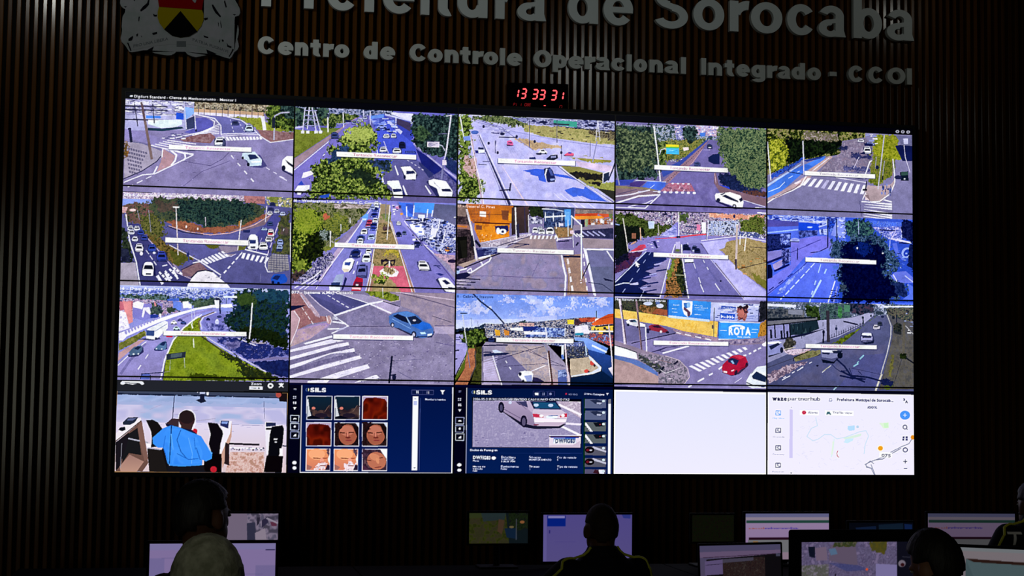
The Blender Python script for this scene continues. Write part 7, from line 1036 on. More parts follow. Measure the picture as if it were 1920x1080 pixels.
marks = [[(550,0),(545,60),(500,110),(440,150),(430,130),(470,80),(520,40),(530,0)], [(595,175),(620,190),(650,190),(640,215),(605,212)], [(410,215),(425,215),(418,275),(408,270)], [(585,425),(645,410),(650,435),(595,450)], [(280,500),(335,460),(340,480),(325,520),(280,530)], [(380,440),(405,430),(400,465),(382,468)], [(262,550),(280,550),(320,650),(305,655)], [(520,645),(605,598),(585,655)],
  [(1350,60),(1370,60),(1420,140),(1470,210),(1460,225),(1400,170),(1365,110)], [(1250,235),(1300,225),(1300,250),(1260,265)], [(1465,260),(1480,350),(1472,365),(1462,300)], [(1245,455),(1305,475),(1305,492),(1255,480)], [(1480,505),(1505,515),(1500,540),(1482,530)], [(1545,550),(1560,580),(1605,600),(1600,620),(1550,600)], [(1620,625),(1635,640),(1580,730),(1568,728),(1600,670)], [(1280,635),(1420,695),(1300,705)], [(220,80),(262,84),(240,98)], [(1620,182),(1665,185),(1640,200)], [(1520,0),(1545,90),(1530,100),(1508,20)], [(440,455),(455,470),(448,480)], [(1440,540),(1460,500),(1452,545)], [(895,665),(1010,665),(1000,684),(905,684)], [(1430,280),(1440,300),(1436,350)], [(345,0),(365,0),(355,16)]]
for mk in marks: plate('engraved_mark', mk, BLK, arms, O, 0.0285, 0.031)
def flat_text(txt, a, b, h, m, parent, o, y, crop, name, offset=0.02):
    t, w_ = seg_text(txt, offset); bm = bmesh.new()
    for tri in t:
        v = []
        for u, q in tri:
            f = u / w_; X = a[0] + (b[0] - a[0]) * f; Z = a[1] + (b[1] - a[1]) * f - q / 0.72 * h; p = crop_xz(X, Z, *crop, 0.03); v.append(bm.verts.new((p[0] - o[0], y - o[1], p[1] - o[2])))
        try: bm.faces.new(v)
        except ValueError: pass
    return obj(name, bm, m, parent)
ENG = mat('crest_lettering', (0.08, 0.09, 0.10), 0.8, 0.1)
rb = plate('ribbon', [(290,560),(500,500),(820,480),(1080,480),(1200,500),(1620,640),(1590,710),(1300,620),(1080,570),(820,570),(560,600),(310,650)], mat('crest_ribbon', (0.21,0.22,0.235), 0.8, 0.1), arms, O, 0.0285, 0.031)
flat_text('PRO UNA LIBERA', (345,612), (790,515), 38, ENG, rb, O, 0.0280, (200, 0, 6.857), 'motto')
flat_text('PATRIA PUGNAVI', (1105,525), (1560,680), 38, ENG, rb, O, 0.0280, (200, 0, 6.857), 'motto')
plate('date_panel', [(900,530),(1020,530),(1020,600),(900,600)], ENG, rb, O, 0.0278, 0.029)

# ------------------------------------------------------------------ red digital clock
CC = (930, 60, 6.75)
cx, cz = crop_xz(560, 985, *CC, 0.03); O2 = (cx, SLAT_F, cz)
clock = empty('digital_clock', O2); tag(clock, 'black wall clock with glowing red digits 13 33 31 above the displays', 'clock')
plate('housing', [(160,640),(915,660),(915,985),(160,980)], mat('black_clock_case', (0.001,0.001,0.001), 0.9, 0.02), clock, O2, 0.030, SLAT_F, CC)
RED = mat('red_led', (0.05,0,0), 0.5, 0.2, emit=(1.0, 0.075, 0.085), es=2.3); DIM = mat('dim_red_led', (0.03,0,0), 0.5, 0.2, emit=(0.16, 0.004, 0.006), es=1.0)
SEG = {'1': 'bc', '3': 'abgcd', '0': 'abcdef', '8': 'abcdefg', 'P': 'abefg', '2': 'abged', '-': 'g', 'E': 'adefg', 'N': 'abcef', 'V': 'cdef'}
def digit(ch, x0, y0, x1, y1, m, name, t):
    """slanted seven-segment digit between crop corners (x0,y0) top left and (x1,y1) bottom right"""
    w_, h_ = x1 - x0, y1 - y0; sl = 0.16; P_ = lambda u, v: (x0 + u * w_ + (0.5 - v) * sl * h_, y0 + v * h_); bm = bmesh.new(); g = 0.035
    S = {'a': ((g,0),(1-g,0)), 'b': ((1,g),(1,.5-g)), 'c': ((1,.5+g),(1,1-g)), 'd': ((g,1),(1-g,1)), 'e': ((0,.5+g),(0,1-g)), 'f': ((0,g),(0,.5-g)), 'g': ((g,.5),(1-g,.5))}
    for s_ in SEG[ch]:
        a, b = P_(*S[s_][0]), P_(*S[s_][1]); d = np.array(b) - np.array(a); n = np.hypot(*d); u = d / n; q = np.array([-u[1], u[0]]) * t / 2; e = u * t / 2; a, b = np.array(a), np.array(b)
        prism(bm, trace([tuple(a), tuple(a + e + q), tuple(b - e + q), tuple(b), tuple(b - e - q), tuple(a + e - q)], *CC, 0.03, O2), 0.0285 - O2[1], 0.0302 - O2[1])
    return obj(name, bm, m, clock)
for ch, a in (('1',(228,728,282,826)),('3',(324,722,378,838)),('3',(466,730,524,845)),('3',(556,738,616,850)),('3',(704,742,762,858)),('1',(800,760,850,855))): digit(ch, *a, RED, 'digit', 17)
for ch, a in (('P',(222,900,240,932)),('1',(240,903,258,935)),('1',(300,905,318,935)),('1',(345,905,362,935)),('0',(365,905,388,936)),('8',(393,906,414,936)),('E',(418,906,440,937)),('-',(602,915,632,948)),('N',(806,930,834,962))): digit(ch, *a, RED if ch == '-' else DIM, 'small_digit', 6)
# ------------------------------------------------------------------ people
from mathutils.bvhtree import BVHTree
def ell(bm, c, r, rot=None, seg=20):
    m = Matrix.Translation(c) @ (rot.to_4x4() if rot else Matrix.Identity(4)) @ Matrix.Diagonal((*r, 1))
    bmesh.ops.create_uvsphere(bm, u_segments=seg, v_segments=seg // 2 + 2, radius=1.0, matrix=m)
def cap(bm, pts, rr, seg=14):
    """rounded limb: tapering tube with a ball at every joint"""
    tube(bm, pts, rr, seg)
    for p, r in zip(pts, rr): ell(bm, p, (r, r, r), seg=12)
def fuse(name, bm, m, parent, voxel=0.008, smooth=6):
    """grow overlapping volumes together into one continuous skin"""
    bmesh.ops.recalc_face_normals(bm, faces=bm.faces[:])
    me = bpy.data.meshes.new(name); bm.to_mesh(me); bm.free(); o = bpy.data.objects.new(name, me); COL.objects.link(o)
    r = o.modifiers.new('r', 'REMESH'); r.mode = 'VOXEL'; r.voxel_size = voxel; s = o.modifiers.new('s', 'SMOOTH'); s.factor = 0.5; s.iterations = smooth
    dg = bpy.context.evaluated_depsgraph_get(); dg.update(); n = bpy.data.meshes.new_from_object(o.evaluated_get(dg)); bpy.data.objects.remove(o); bpy.data.meshes.remove(me)
    n.name = name; n.materials.clear(); n.materials.append(m)
    for p in n.polygons: p.use_smooth = True
    return link(bpy.data.objects.new(name, n), parent)
def person(label, px, py_top, dist, yaw, skin, hair_m, jacket_m, head_turn=0.0, head_tilt=(0, 0), hair='short', group=None, piping=None, head_w=0.156, slump=0.0, arms='desk', sh_w=0.19, drop=0.0):
    """seated figure; origin on the floor under the pelvis, facing +y before the yaw"""
    Y = CAM_P[1] + dist; top = at(px, py_top, Y); H = top[2]                 # head top height
    root = empty('person', (top[0], Y, 0), yaw); tag(root, label, 'person', group)
    zs = H - 0.275 - drop                                                         # shoulder line
    hz = H - 0.118; k = head_w / 0.156
    hc = Vector((0, 0.0, hz))
    Rh = Matrix.Rotation(head_turn, 3, 'Z') @ Matrix.Rotation(head_tilt[0], 3, 'X') @ Matrix.Rotation(head_tilt[1], 3, 'Y')
    neck0 = Vector((0, -0.015, H - 0.245)); hp = lambda x, y, z: neck0 + Rh @ (Vector((x * k, y * k, z)) + (hc - neck0))
    def head(bm, grow=0.0):
        ell(bm, hp(0, -0.008, 0.012), (0.076*k+grow, 0.097*k+grow, 0.103+grow), Rh, 28); ell(bm, hp(0, 0.035, -0.055), (0.056*k+grow, 0.060*k+grow, 0.068+grow), Rh)
    # arms: shoulder, elbow, wrist
    def arm_pts(s):
        S = Vector((s * (sh_w - 0.02), -0.02, zs - 0.03)); E_ = Vector((s * (sh_w + 0.06), 0.09, 0.80)); Wr = Vector((s * 0.15, 0.36, 0.775)) if arms == 'desk' else Vector((s * 0.13, 0.30, 0.665))
        if arms == 'lap': E_ = Vector((s * (sh_w + 0.05), 0.03, 0.76))
        return S, E_, Wr
    bm = bmesh.new(); head(bm)
    tube(bm, [neck0 + Vector((0, 0, -0.07)), neck0, hp(0, -0.02, -0.05)], [0.062, 0.056, 0.058], 16)
    ell(bm, hp(0, 0.098, -0.02), (0.013, 0.02, 0.026), Rh, 12); ell(bm, hp(0, 0.102, -0.034), (0.017, 0.014, 0.010), Rh, 10); ell(bm, hp(0, 0.088, -0.066), (0.024, 0.012, 0.011), Rh, 10); ell(bm, hp(0, 0.085, 0.014), (0.05, 0.016, 0.012), Rh, 12)
    for s in (-1, 1): ell(bm, hp(s * 0.0785, -0.005, -0.012), (0.010, 0.021, 0.034), Rh @ Matrix.Rotation(-s * 0.3, 3, 'Z'), 14)
    ell(bm, (0, -0.03, zs - 0.02), (sh_w - 0.03, 0.085, 0.06)); ell(bm, (0, -0.03, zs - 0.20), (0.14, 0.10, 0.20)); ell(bm, (0, -0.03, 0.62), (0.145, 0.115, 0.14))
    hands = []
    for s in (-1, 1):
        S, E_, Wr = arm_pts(s); cap(bm, [S, (S + E_) / 2, E_, (E_ + Wr) / 2, Wr], [0.045, 0.043, 0.036, 0.034, 0.026])
        d = (Wr - E_).normalized(); side = Vector((d.y, -d.x, 0)).normalized() * (-s); palm = Wr + d * 0.05
        ell(bm, palm, (0.040, 0.047, 0.014), Matrix.Rotation(math.atan2(-d.x, d.y), 3, 'Z'), 14)
        for i, (off, ln) in enumerate(((-0.030, 0.062), (-0.010, 0.074), (0.010, 0.078), (0.030, 0.068))):
            b = palm + side * (-off) + d * 0.032; cap(bm, [b, b + d * ln * 0.5 + Vector((0, 0, 0.004)), b + d * ln * 0.8 + Vector((0, 0, -0.004)), b + d * ln + Vector((0, 0, -0.014))], [0.0095, 0.009, 0.0085, 0.0075], 8)
        b = palm - d * 0.015 + side * 0.036; cap(bm, [b, b + side * 0.022 + d * 0.022, b + side * 0.028 + d * 0.052], [0.012, 0.0105, 0.009], 8)
        cap(bm, [Vector((s * 0.09, 0.0, 0.56)), Vector((s * 0.11, 0.42, 0.55)), Vector((s * 0.12, 0.45, 0.30)), Vector((s * 0.12, 0.43, 0.09))], [0.075, 0.052, 0.046, 0.036])
    body = fuse('body', bm, skin, root, 0.0075, 4)
    # jacket
    bm = bmesh.new()
    ell(bm, (0, -0.03, zs - 0.035), (sh_w + 0.005, 0.105, 0.075)); ell(bm, (0, -0.025, zs + 0.015), (0.115, 0.085, 0.062)); ell(bm, (0, -0.025, zs - 0.17), (0.182, 0.128, 0.20)); ell(bm, (0, -0.015, zs - 0.33), (0.175, 0.135, 0.17)); ell(bm, (0, -0.01, 0.60), (0.185, 0.15, 0.12))
    tube(bm, [(0, -0.02, zs - 0.02), (0, -0.02, zs + 0.05), (0, -0.017, zs + 0.085)], [0.105, 0.077, 0.069], 18)
    for s in (-1, 1):
        S, E_, Wr = arm_pts(s); d = (Wr - E_).normalized(); cap(bm, [S, (S + E_) / 2, E_, (E_ + Wr) / 2, Wr - d * 0.01], [0.066, 0.060, 0.052, 0.047, 0.038])
    jk = fuse('jacket', bm, jacket_m, root, 0.0095, 8)
    bm = bmesh.new(); ell(bm, (0, 0.0, 0.555), (0.18, 0.155, 0.09))
    for s in (-1, 1): cap(bm, [Vector((s*0.09, 0.0, 0.56)), Vector((s*0.105, 0.22, 0.565)), Vector((s*0.115, 0.43, 0.55)), Vector((s*0.12, 0.45, 0.32)), Vector((s*0.12, 0.43, 0.11))], [0.092, 0.082, 0.068, 0.062, 0.056])
    fuse('trousers', bm, mat('dark_trousers', (0.008,0.008,0.012), 0.9, 0.1), root, 0.011, 6)
    for s in (-1, 1):
        bm = bmesh.new(); ell(bm, (s*0.12, 0.41, 0.055), (0.042, 0.05, 0.05)); ell(bm, (s*0.125, 0.50, 0.035), (0.046, 0.11, 0.032)); box(bm, (s*0.125, 0.47, 0.012), (0.085, 0.26, 0.022), 0.01); fuse('shoe', bm, mat('black_shoe', (0.006,0.006,0.006), 0.5, 0.3), root, 0.007, 3)
    # hair: a cap that sinks under the skin at the face and ears
    bm = bmesh.new(); bmesh.ops.create_uvsphere(bm, u_segments=48, v_segments=32, radius=1.0)
    th = {'short': 0.008, 'crop': 0.004, 'full': 0.016}[hair]; rg = random.Random(int(px))
    for v in bm.verts:
        x, y, z = v.co; f = 1.0
        edge = (-0.72 if hair == 'short' else -0.45) + 0.10 * math.sin(3 * x) - (0.16 if y < -0.5 and abs(x) < 0.6 else 0)
        face = y > 0.30 and z < 0.42 + 0.35 * (y - 0.3)
        ear = abs(x) > 0.90 and y > -0.30 and z < (-0.05 if hair == 'short' else 0.10)
        if z < edge or face or ear: f = 0.86
        j = 1 + (rg.uniform(-0.012, 0.012) if f == 1 else 0)
        g = th if f == 1 else 0
        q = Vector((x * (0.076*k + g) * f * j, y * (0.097*k + g) * f * j - 0.008*k, z * (0.103 + g) * f * j + 0.012)); v.co = neck0 + Rh @ (q + (hc - neck0))
    hr = obj('hair', bm, hair_m, root, True)
    for s in (-1, 1):
        bm = bmesh.new(); ell(bm, hp(s*0.030, 0.0865, 0.002), (0.012, 0.008, 0.006), Rh, 12); obj('eye', bm, mat('eye_white', (0.25,0.25,0.25), 0.3, 0.5), root, True)
        bm = bmesh.new(); ell(bm, hp(s*0.030, 0.094, 0.002), (0.005, 0.002, 0.005), Rh, 10); obj('pupil', bm, mat('pupil_dark', (0.005,0.004,0.004), 0.2, 0.5), root, True)
    if piping is not None:
        bv = BVHTree.FromPolygons([v.co[:] for v in jk.data.vertices], [p.vertices[:] for p in jk.data.polygons])
        for s in (-1, 1):
            S, E_, Wr = arm_pts(s); path = []
            for t in np.linspace(0, 1, 40):
                if t < 0.4: u = t / 0.4; q = Vector((s * (0.075 + (sh_w - 0.05) * u), -0.050, zs + 0.085 - 0.070 * u * u))
                else: u = (t - 0.4) / 0.6; q = S.lerp(E_, u) + Vector((s * 0.055, -0.055, 0.02 * (1 - u)))
                h = bv.find_nearest(q); path.append(h[0] + h[1] * 0.002)
            bm = bmesh.new(); tube(bm, path, 0.0062, 8); obj('piping', bm, piping, jk, True)
    return root, jk, zs
SK1 = mat('skin_tan', (0.22, 0.10, 0.055), 0.55, 0.3); SK2 = mat('skin_brown', (0.10, 0.042, 0.022), 0.55, 0.3)
BH = mat('black_hair', (0.008, 0.007, 0.006), 0.6, 0.3, noise=((60, 60, 12), (0.016, 0.013, 0.010), 0.5))
GH = mat('grey_hair', (0.12, 0.125, 0.085), 0.85, 0.15, noise=((30, 30, 26), (0.25, 0.255, 0.19), 0.8))
CH = mat('cropped_hair', (0.035, 0.022, 0.012), 0.8, 0.2, noise=((50, 50, 50), (0.022, 0.014, 0.010), 0.3))
NAVY = mat('navy_uniform_jacket', (0.006, 0.007, 0.014), 0.85, 0.15, noise=((9, 9, 9), (0.010, 0.011, 0.020), 0.15)); MAR = mat('dark_maroon_shirt', (0.022, 0.005, 0.008), 0.85, 0.15); GRY = mat('dark_grey_shirt', (0.03, 0.03, 0.03), 0.85, 0.15)
YEL = mat('yellow_green_piping', (0.62, 0.62, 0.03), 0.6, 0.3)
GRP = 'people seated at the control desks'
person('seated person with short grey hair, cropped by the bottom edge at left', 391, 1003, 4.1, math.radians(-4), SK1, GH, GRY, hair='short', group=GRP, head_w=0.170, arms='lap')
person('dark-haired person in silhouette seated beyond the grey-haired one', 381, 904, 5.75, math.radians(-28), SK2, BH, MAR, head_turn=math.radians(-18), hair='full', group=GRP, head_w=0.162, sh_w=0.150, drop=0.075)
person('seated person with cropped hair and navy jacket with yellow-green piping, mid picture', 1127, 944, 7.3, math.radians(8), SK2, CH, NAVY, hair='crop', group=GRP, piping=YEL, head_w=0.150)
person('seated person with short black hair leaning forward, before the white monitor at right', 1778, 990, 5.2, math.radians(12), SK1, BH, NAVY, head_turn=math.radians(12), head_tilt=(math.radians(-16), math.radians(-12)), hair='full', group=GRP, head_w=0.142)
pr, jk4, zs4 = person('person with yellow-piped navy jacket lettered T, cut off by the right edge', 1940, 903, 7.3, math.radians(6), SK2, BH, NAVY, hair='full', group=GRP, piping=YEL, head_w=0.156, drop=-0.042)
# the letter on the back of the jacket, lying on the cloth
bv = BVHTree.FromPolygons([v.co[:] for v in jk4.data.vertices], [p.vertices[:] for p in jk4.data.polygons]); bm = bmesh.new()
for (x0, z0, x1, z1) in ((-0.205, 0.030, -0.140, 0.018), (-0.179, 0.018, -0.166, -0.034)):
    n = 6; grid = []
    for i in range(n + 1):
        row = []
        for j in range(n + 1):
            q = Vector((x0 + (x1 - x0) * i / n, -0.30, zs4 - 0.032 + z0 + (z1 - z0) * j / n)); h = bv.ray_cast(q, Vector((0, 1, 0)))
            p_ = h[0] if h[0] is not None else q + Vector((0, 0.17, 0)); row.append(bm.verts.new(p_ + Vector((0, -0.003, 0))))
        grid.append(row)
    for i in range(n):
        for j in range(n): bm.faces.new((grid[i][j], grid[i+1][j], grid[i+1][j+1], grid[i][j+1]))
lt = obj('back_lettering', bm, mat('reflective_lettering', (0.85, 0.85, 0.86), 0.6, 0.3), jk4)
# ------------------------------------------------------------------ desks, monitors, chairs
DT = 0.74
DESKM = mat('dark_desk_laminate', (0.004, 0.004, 0.005), 0.9, 0.05); LEGM = mat('black_steel', (0.004, 0.004, 0.005), 0.7, 0.1)
def desk(x0, x1, y0, y1, label):
    r = empty('control_desk', ((x0 + x1)/2, (y0 + y1)/2, 0)); tag(r, label, 'desk', 'control room desks'); w_, d_ = x1 - x0, y1 - y0
    bxo('tabletop', (0, 0, DT - 0.0135), (w_ - 0.006, d_, 0.027), DESKM, r, 0.004)
    for sx in (-1, 1):
        for sy in (-1, 1): bxo('leg', (sx * (w_/2 - 0.06), sy * (d_/2 - 0.06), (DT - 0.028)/2), (0.05, 0.05, DT - 0.028), LEGM, r, 0.004)
    bxo('modesty_panel', (0, d_/2 - 0.10, 0.50), (w_ - 0.20, 0.018, 0.40), DESKM, r)
PLA = mat('black_monitor_plastic', (0.003, 0.003, 0.004), 0.8, 0.06); MS = screen_mat('monitor_screen', 1.0)
def monitor(label, xl, xr, yt, dist, h, draw, yaw=0.0, roll=0.0, bez=0.012, res=(200, 113), rim=0.0, tilt=0.0, side=None):
    """screen between photo columns xl and xr with its upper edge at row yt, at the given distance"""
    Y = CAM_P[1] + dist; A = at(xl, yt, Y); Bq = at(xr, yt, Y); w_ = (Bq[0] - A[0]) / math.cos(yaw); zt = (A[2] + Bq[2]) / 2; cx = (A[0] + Bq[0]) / 2
    r = empty('monitor', (cx, Y, DT), yaw); tag(r, label, 'monitor', 'monitors on the control desks'); cz = zt - h/2 - DT; R = Matrix.Rotation(roll, 3, 'Y') @ Matrix.Rotation(tilt, 3, 'X')
    if cz - h/2 - bez < 0.012: h2 = 0
    bm = bmesh.new(); box(bm, (0, 0, 0), (w_ + 2*bez, 0.024, h + 2*bez), max(rim, 0.004), seg=4 if rim else 2); box(bm, (0, 0.022, 0), (w_*0.6, 0.03, h*0.6), 0.01)
    hs = obj('housing', bm, PLA, r); hs.location = (0, 0.0135, cz); hs.rotation_euler = R.to_euler()
    c = Canvas(res[0]*2, int(res[0]*2*h/w_), lambda q: q * np.array([res[0]*2/100, res[0]*2*h/w_/100])); draw(c); c.clip = (0, 0, c.W, c.H)
    s = picture_mesh('screen', c.finish(res[0], max(int(res[0]*h/w_), 8)), -w_/2, -h/2, w_, h, -0.0008, MS, r); s.location = (0, 0, cz); s.rotation_euler = R.to_euler()
    bm = bmesh.new(); zb = cz; tube(bm, [(0, 0.055, 0.008), (0, 0.055, max(zb, 0.05))], 0.018, 12); box(bm, (0, 0.045, max(zb, 0.06)), (0.07, 0.05, 0.07), 0.006); obj('stand_neck', bm, LEGM, r)
    bm = bmesh.new(); box(bm, (0, 0.045, 0.006), (0.22, 0.16, 0.012), 0.005); obj('stand_base', bm, LEGM, r)
    return r
def d_feedgrey(c):
    c.N(['3c3848','5c5468','7c7084','504c60'], 1, 0, 0,0, 100,0, 100,100, 0,100, big=True); c.P('6c6074', 0,0, 62,0, 66,100, 0,100); c.P('2c2c40', 62,20, 72,18, 74,60, 80,100, 64,100); c.P('847888', 72,40, 84,30, 88,70, 74,80); c.P('242030', 74,8, 78,8, 77,20, 74,26); c.P('28243c', 80,14, 86,8, 88,18, 80,30); c.P('54283c', 90,18, 98,16, 98,26, 92,26); c.P('28243c', 85,66, 98,58, 98,70, 88,70); c.L('8c8494', 3, 86,10, 99,20); c.P('786c7c', 84,82, 100,82, 100,96, 84,96); c.P('2c2438', 60,86, 70,86, 72,100, 60,100); c.E('8c849c', 64,80, 4,4)
def d_white(a='7c6c98', b='7c74a8'):
    def f(c): c.G(a, a, 0,0, 100,0, 100,100, 0,100); c.P('645c88', 84,30, 100,30, 100,100, 84,100, al=.6); c.P('605c8c', 0,20, 12,20, 12,100, 0,100, al=.5); c.P('74709c', 0,0, 100,0, 100,9, 0,9, al=.7); c.L('1c1840', 1.3, 92,9, 99,9); c.L('54507c', .8, 10,20, 40,20, al=.5); c.L('54507c', .8, 60,42, 90,42, al=.4); c.L('54507c', .8, 12,60, 60,60, al=.4)
    return f
def d_green(c):
    c.G('283018', '302c14', 0,0, 100,0, 100,100, 0,100); c.N(['20240c','2a300c','2c281c','282816'], 1, 0, 0,18, 70,10, 74,100, 0,100, big=True); c.P('1c2830', 20,0, 62,0, 60,22, 24,28, al=.8); c.P('0c1418', 62,0, 100,0, 100,100, 68,100); c.N(['0c1408','182410','0c0c10'], 1.2, 3, 66,0, 100,0, 100,50, 70,60); c.P('0c1c30', 60,50, 80,50, 82,85, 64,80); c.E('5c5034', 72,46, 4,4); c.E('784c2c', 90,30, 4,5); c.L('3c4048', 1.3, 80,20, 80,88); c.P('3c2c20', 50,20, 60,24, 56,70, 48,60)
def d_lav(c):
    c.G('4c4480','50487c', 0,0, 100,0, 100,100, 0,100); c.P('645c98', 0,0, 4,0, 4,100, 0,100, al=.5); c.P('041c74', 4.5,2, 25,2, 25,25, 4.5,25); c.P('7874a8', 5.5,3, 24,3, 24,8, 5.5,8); c.P('202c74', 88,0, 98,0, 98,9, 90,8, al=.8); c.R('282468', 6.5,33, 8,40); c.L('403878', .8, 14,58, 36,58, al=.5)
def d_doc(dim=1.0):
    def m_(h): return hexc(h) * dim
    def f(c):
        c.G(m_('8c7898'), m_('846c94'), 0,0, 100,0, 100,100, 0,100); c.P(m_('5c5c80'), 0,0, 100,0, 100,8, 0,8); c.P(m_('847888'), 0,8, 100,8, 100,15, 0,14); c.P(m_('1c3c34'), 1,15, 100,15, 100,21, 1,21); c.S(4,34, 22,34, 5, m_('904c48')); c.S(23,34, 61,34, 5, m_('3c2c90')); c.L(m_('54408c'), 1.4, 24,32, 60,32); c.P(m_('200818'), 4,52, 100,52, 100,57, 4,57); c.P(m_('68686c'), 3,57, 100,57, 100,84, 3,84); c.P(m_('847080'), 0,84, 100,84, 100,100, 0,100)
        for k in range(3): c.R(m_('806038'), 9,60+8*k, 15,65+8*k)
    return f
def d_pale(c):
    c.G('44405c','483c54', 0,0, 100,0, 100,100, 0,100); c.P('5c4c68', 0,14, 100,12, 100,28, 0,26); c.P('0a080c', 8,30, 100,20, 100,100, 8,100); c.L('28182c', 1.2, 4,26, 100,20); c.P('54486c', 6,34, 28,30, 28,62, 6,64); c.L('1c1428', 1, 7,42, 27,40); c.N(['1c1014','2c201c','181014','342c28'], 1.2, 0, 28,30, 80,26, 80,100, 28,100); c.P('3c3848', 28,30, 66,27, 66,34, 28,38); c.P('3c3c50', 94,20, 99,20, 99,26, 94,26)
def d_feeds(c):
    c.G('0c0c18','0a0a14', 0,0, 100,0, 100,100, 0,100); c.N(['504864','605878','443c58','6c6080'], .7, 0, 0,0, 85,0, 85,70, 0,70); c.P('584c60', 26,5, 48,5, 50,40, 24,30); c.P('4c6480', 24,12, 30,10, 32,20, 26,22); c.N(['3c3c1c','24301c','544c3c'], 1.2, 2, 30,0, 50,0, 48,8, 28,8); c.N(['4c4414','3c3c1c'], 1, 2, 60,0, 76,0, 74,22, 62,14); c.P('0c1020', 6,8, 12,8, 12,26, 7,24); c.P('68586c', 12,10, 22,8, 23,30, 13,30); c.P('2c3468', 24,34, 50,38, 62,46, 40,48, al=.6)
    c.N(['5c5460','44483c','706878'], .7, 0, 0,38, 24,36, 24,100, 0,100); c.P('8c7ca8', 24,58, 62,62, 66,100, 24,100); c.P('746c98', 66,36, 85,38, 85,58, 66,58); c.N(['3c2020','54342c','281c20'], 1.2, 2, 68,58, 84,58, 84,66, 68,66); c.P('5c4c10', 26,72, 38,72, 38,100, 28,100); c.P('544814', 50,76, 64,70, 66,100, 54,100); c.N(['6c6480','404058','746c90'], .7, 0, 66,70, 86,72, 86,100, 66,100); c.E('18143c', 36,69, 2.4,2); c.E('18143c', 42,68, 2,1.6); c.E('18143c', 60,72, 2.2,1.8); c.L('14101c', 1.2, 30,52, 30,76); c.E('14141c', 4,80, 3,20); c.E('c84c28', 58,45, 1.2,2)
    c.E('6c6470', 89.5,36, 3.4,5.6); c.E('2c0c10', 90,38, 1.8,2.8); c.L('30303c', 1, 90,25, 97,26); c.E('3c3c44', 97,74, 1,1.5); c.L('2c4c14', 1, 87,92, 87.5,100)
def d_blue(c):
    c.G('04060e','060a12', 0,0, 100,0, 100,100, 0,100); c.G('0c1828','142830', 46,6, 84,2, 86,100, 48,100); c.P('0c1830', 10,14, 42,10, 42,30, 14,34); c.P('0c1c40', 86,4, 98,6, 98,70, 88,80); c.E('304c50', 89,40, 1.5,6)
def d_light(c):
    c.G('70686c','6c6470', 0,0, 100,0, 100,100, 0,100); c.P('686c70', 0,0, 100,0, 100,6, 0,6); c.P('3c4c50', 8,18, 58,21, 58,100, 8,100); c.P('445458', 8,18, 58,22, 58,60, 20,70, al=.8); c.P('241410', 8,17, 58,20, 57,24, 14,22); c.N(['141c20','20282c'], 1, 2, 24,80, 44,74, 46,100, 14,100); c.L('6c8c5c', 1, 58.5,20, 58.5,100); c.S(62,34, 76,34, 3.6, '4c4854'); c.L('505058', .8, 62,48, 96,49); c.L('505058', .8, 62,60, 90,61)
def d_dimgreen(c): c.G('060a04','0a0a05', 0,0, 100,0, 100,100, 0,100); c.N(['060c04','0c0e04','0a0606'], 1, 0, 0,0, 100,0, 100,100, 0,100)
monitor('monitor showing a grey-purple camera picture, partly behind the dark-haired person', 366, 522, 963, 8.93, 0.262, d_feedgrey)
monitor('small monitor with a dim green and brown camera picture, left of mid picture', 880, 990, 962, 8.93, 0.168, d_green)
monitor('lavender monitor with a blue rectangle, behind the person with cropped hair', 1019, 1185, 965, 8.93, 0.260, d_lav)
monitor('nearly dark monitor with a faint green glow on the rear desk', 1298, 1376, 966, 8.93, 0.150, d_dimgreen)
monitor('rear monitor showing a lilac document page with a green line and orange marks', 1398, 1554, 963, 8.93, 0.262, d_doc(1.0))
monitor('dim blue monitor beyond the thick black-framed monitor', 1592, 1712, 980, 8.93, 0.205, d_blue)
monitor('dimmer lilac document monitor at the right, beside the piped jacket', 1743, 1899, 963, 8.93, 0.262, d_doc(0.62), yaw=math.radians(-5))
monitor('wide pale purple monitor behind the grey-haired head', 281, 517, 1019, 6.77, 0.298, d_white())
monitor('tilted monitor with a pale page holding a dark brown picture', 1318, 1459, 1022, 6.3, 0.185, d_pale, roll=math.radians(-2.0), yaw=math.radians(-12), bez=0.008)
monitor('thick rounded black-framed monitor showing a mosaic of camera pictures', 1503, 1712, 1016, 6.3, 0.250, d_feeds, bez=0.050, rim=0.011)
monitor('bright white monitor at the right edge with a grey-green picture', 1798, 2030, 1031, 6.3, 0.272, d_light, yaw=math.radians(-8), roll=math.radians(2.0))
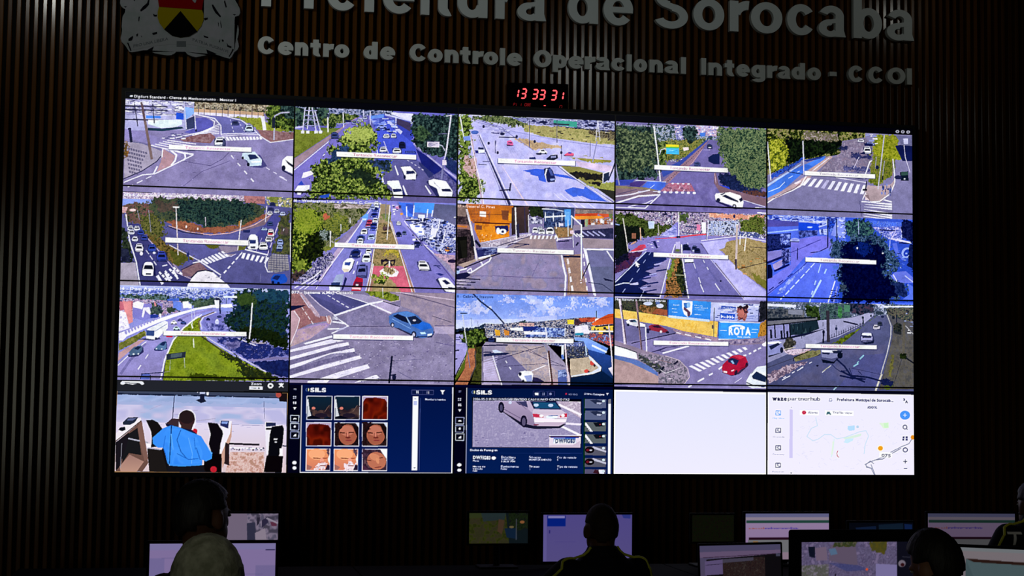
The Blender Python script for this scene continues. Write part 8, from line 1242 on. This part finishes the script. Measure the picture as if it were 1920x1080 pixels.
for i, (a, b, t) in enumerate(((-0.45,1.35,'rear-row control desk carrying the grey-purple camera monitor'), (1.35,3.15,'rear-row control desk in front of the lower middle displays'), (3.15,4.95,'rear-row control desk carrying the lilac document monitor'), (4.95,6.75,'rear-row control desk at the right end'))): desk(a, b, -1.75, -0.80, t)
for i, (a, b, t) in enumerate(((-0.75,1.05,'front-row control desk carrying the wide pale purple monitor'), (3.0,4.8,'front-row control desk carrying the thick black-framed monitor'), (4.8,6.2,'front-row control desk carrying the bright white monitor'))): desk(a, b, -3.95, -2.95, t)
def chair(x, y, rz, label):
    r = empty('office_chair', (x, y, 0), rz); tag(r, label, 'chair', 'office chairs'); fb = mat('black_chair_fabric', (0.006,0.006,0.007), 0.9, 0.1)
    bxo('seat', (0, 0.04, 0.435), (0.46, 0.46, 0.07), fb, r, 0.03)
    bm = bmesh.new(); box(bm, (0, -0.225, 0.66), (0.42, 0.045, 0.38), 0.02); obj('backrest', bm, fb, r); bm = bmesh.new(); tube(bm, [(0, -0.16, 0.40), (0, -0.26, 0.42), (0, -0.265, 0.60)], 0.018, 10); obj('back_support', bm, LEGM, r)
    bm = bmesh.new(); tube(bm, [(0, 0.03, 0.08), (0, 0.03, 0.40)], 0.025, 12); obj('gas_column', bm, LEGM, r)
    bm = bmesh.new()
    for k in range(5): a = 2*math.pi*k/5; tube(bm, [(0, 0.03, 0.10), (0.27*math.cos(a), 0.03 + 0.27*math.sin(a), 0.07)], [0.024, 0.015], 8)
    obj('star_base', bm, LEGM, r)
    for k in range(5):
        a = 2*math.pi*k/5; bm = bmesh.new(); bmesh.ops.create_cone(bm, cap_ends=True, segments=16, radius1=0.028, radius2=0.028, depth=0.03, matrix=Matrix.Translation((0.27*math.cos(a), 0.03 + 0.27*math.sin(a), 0.029)) @ Matrix.Rotation(math.pi/2, 4, 'Y')); obj('caster', bm, LEGM, r)
for o in [o for o in list(COL.objects) if o.name.startswith('person')]:
    l = {'grey hair': 'office chair under the grey-haired person', 'silhouette': 'office chair under the dark-haired person at left', 'cropped hair': 'office chair under the person with cropped hair', 'leaning': 'office chair under the person leaning forward', 'lettered': 'office chair under the person at the right edge'}
    chair(o.location.x, o.location.y, o.rotation_euler.z, next(v for k_, v in l.items() if k_ in o['label']))
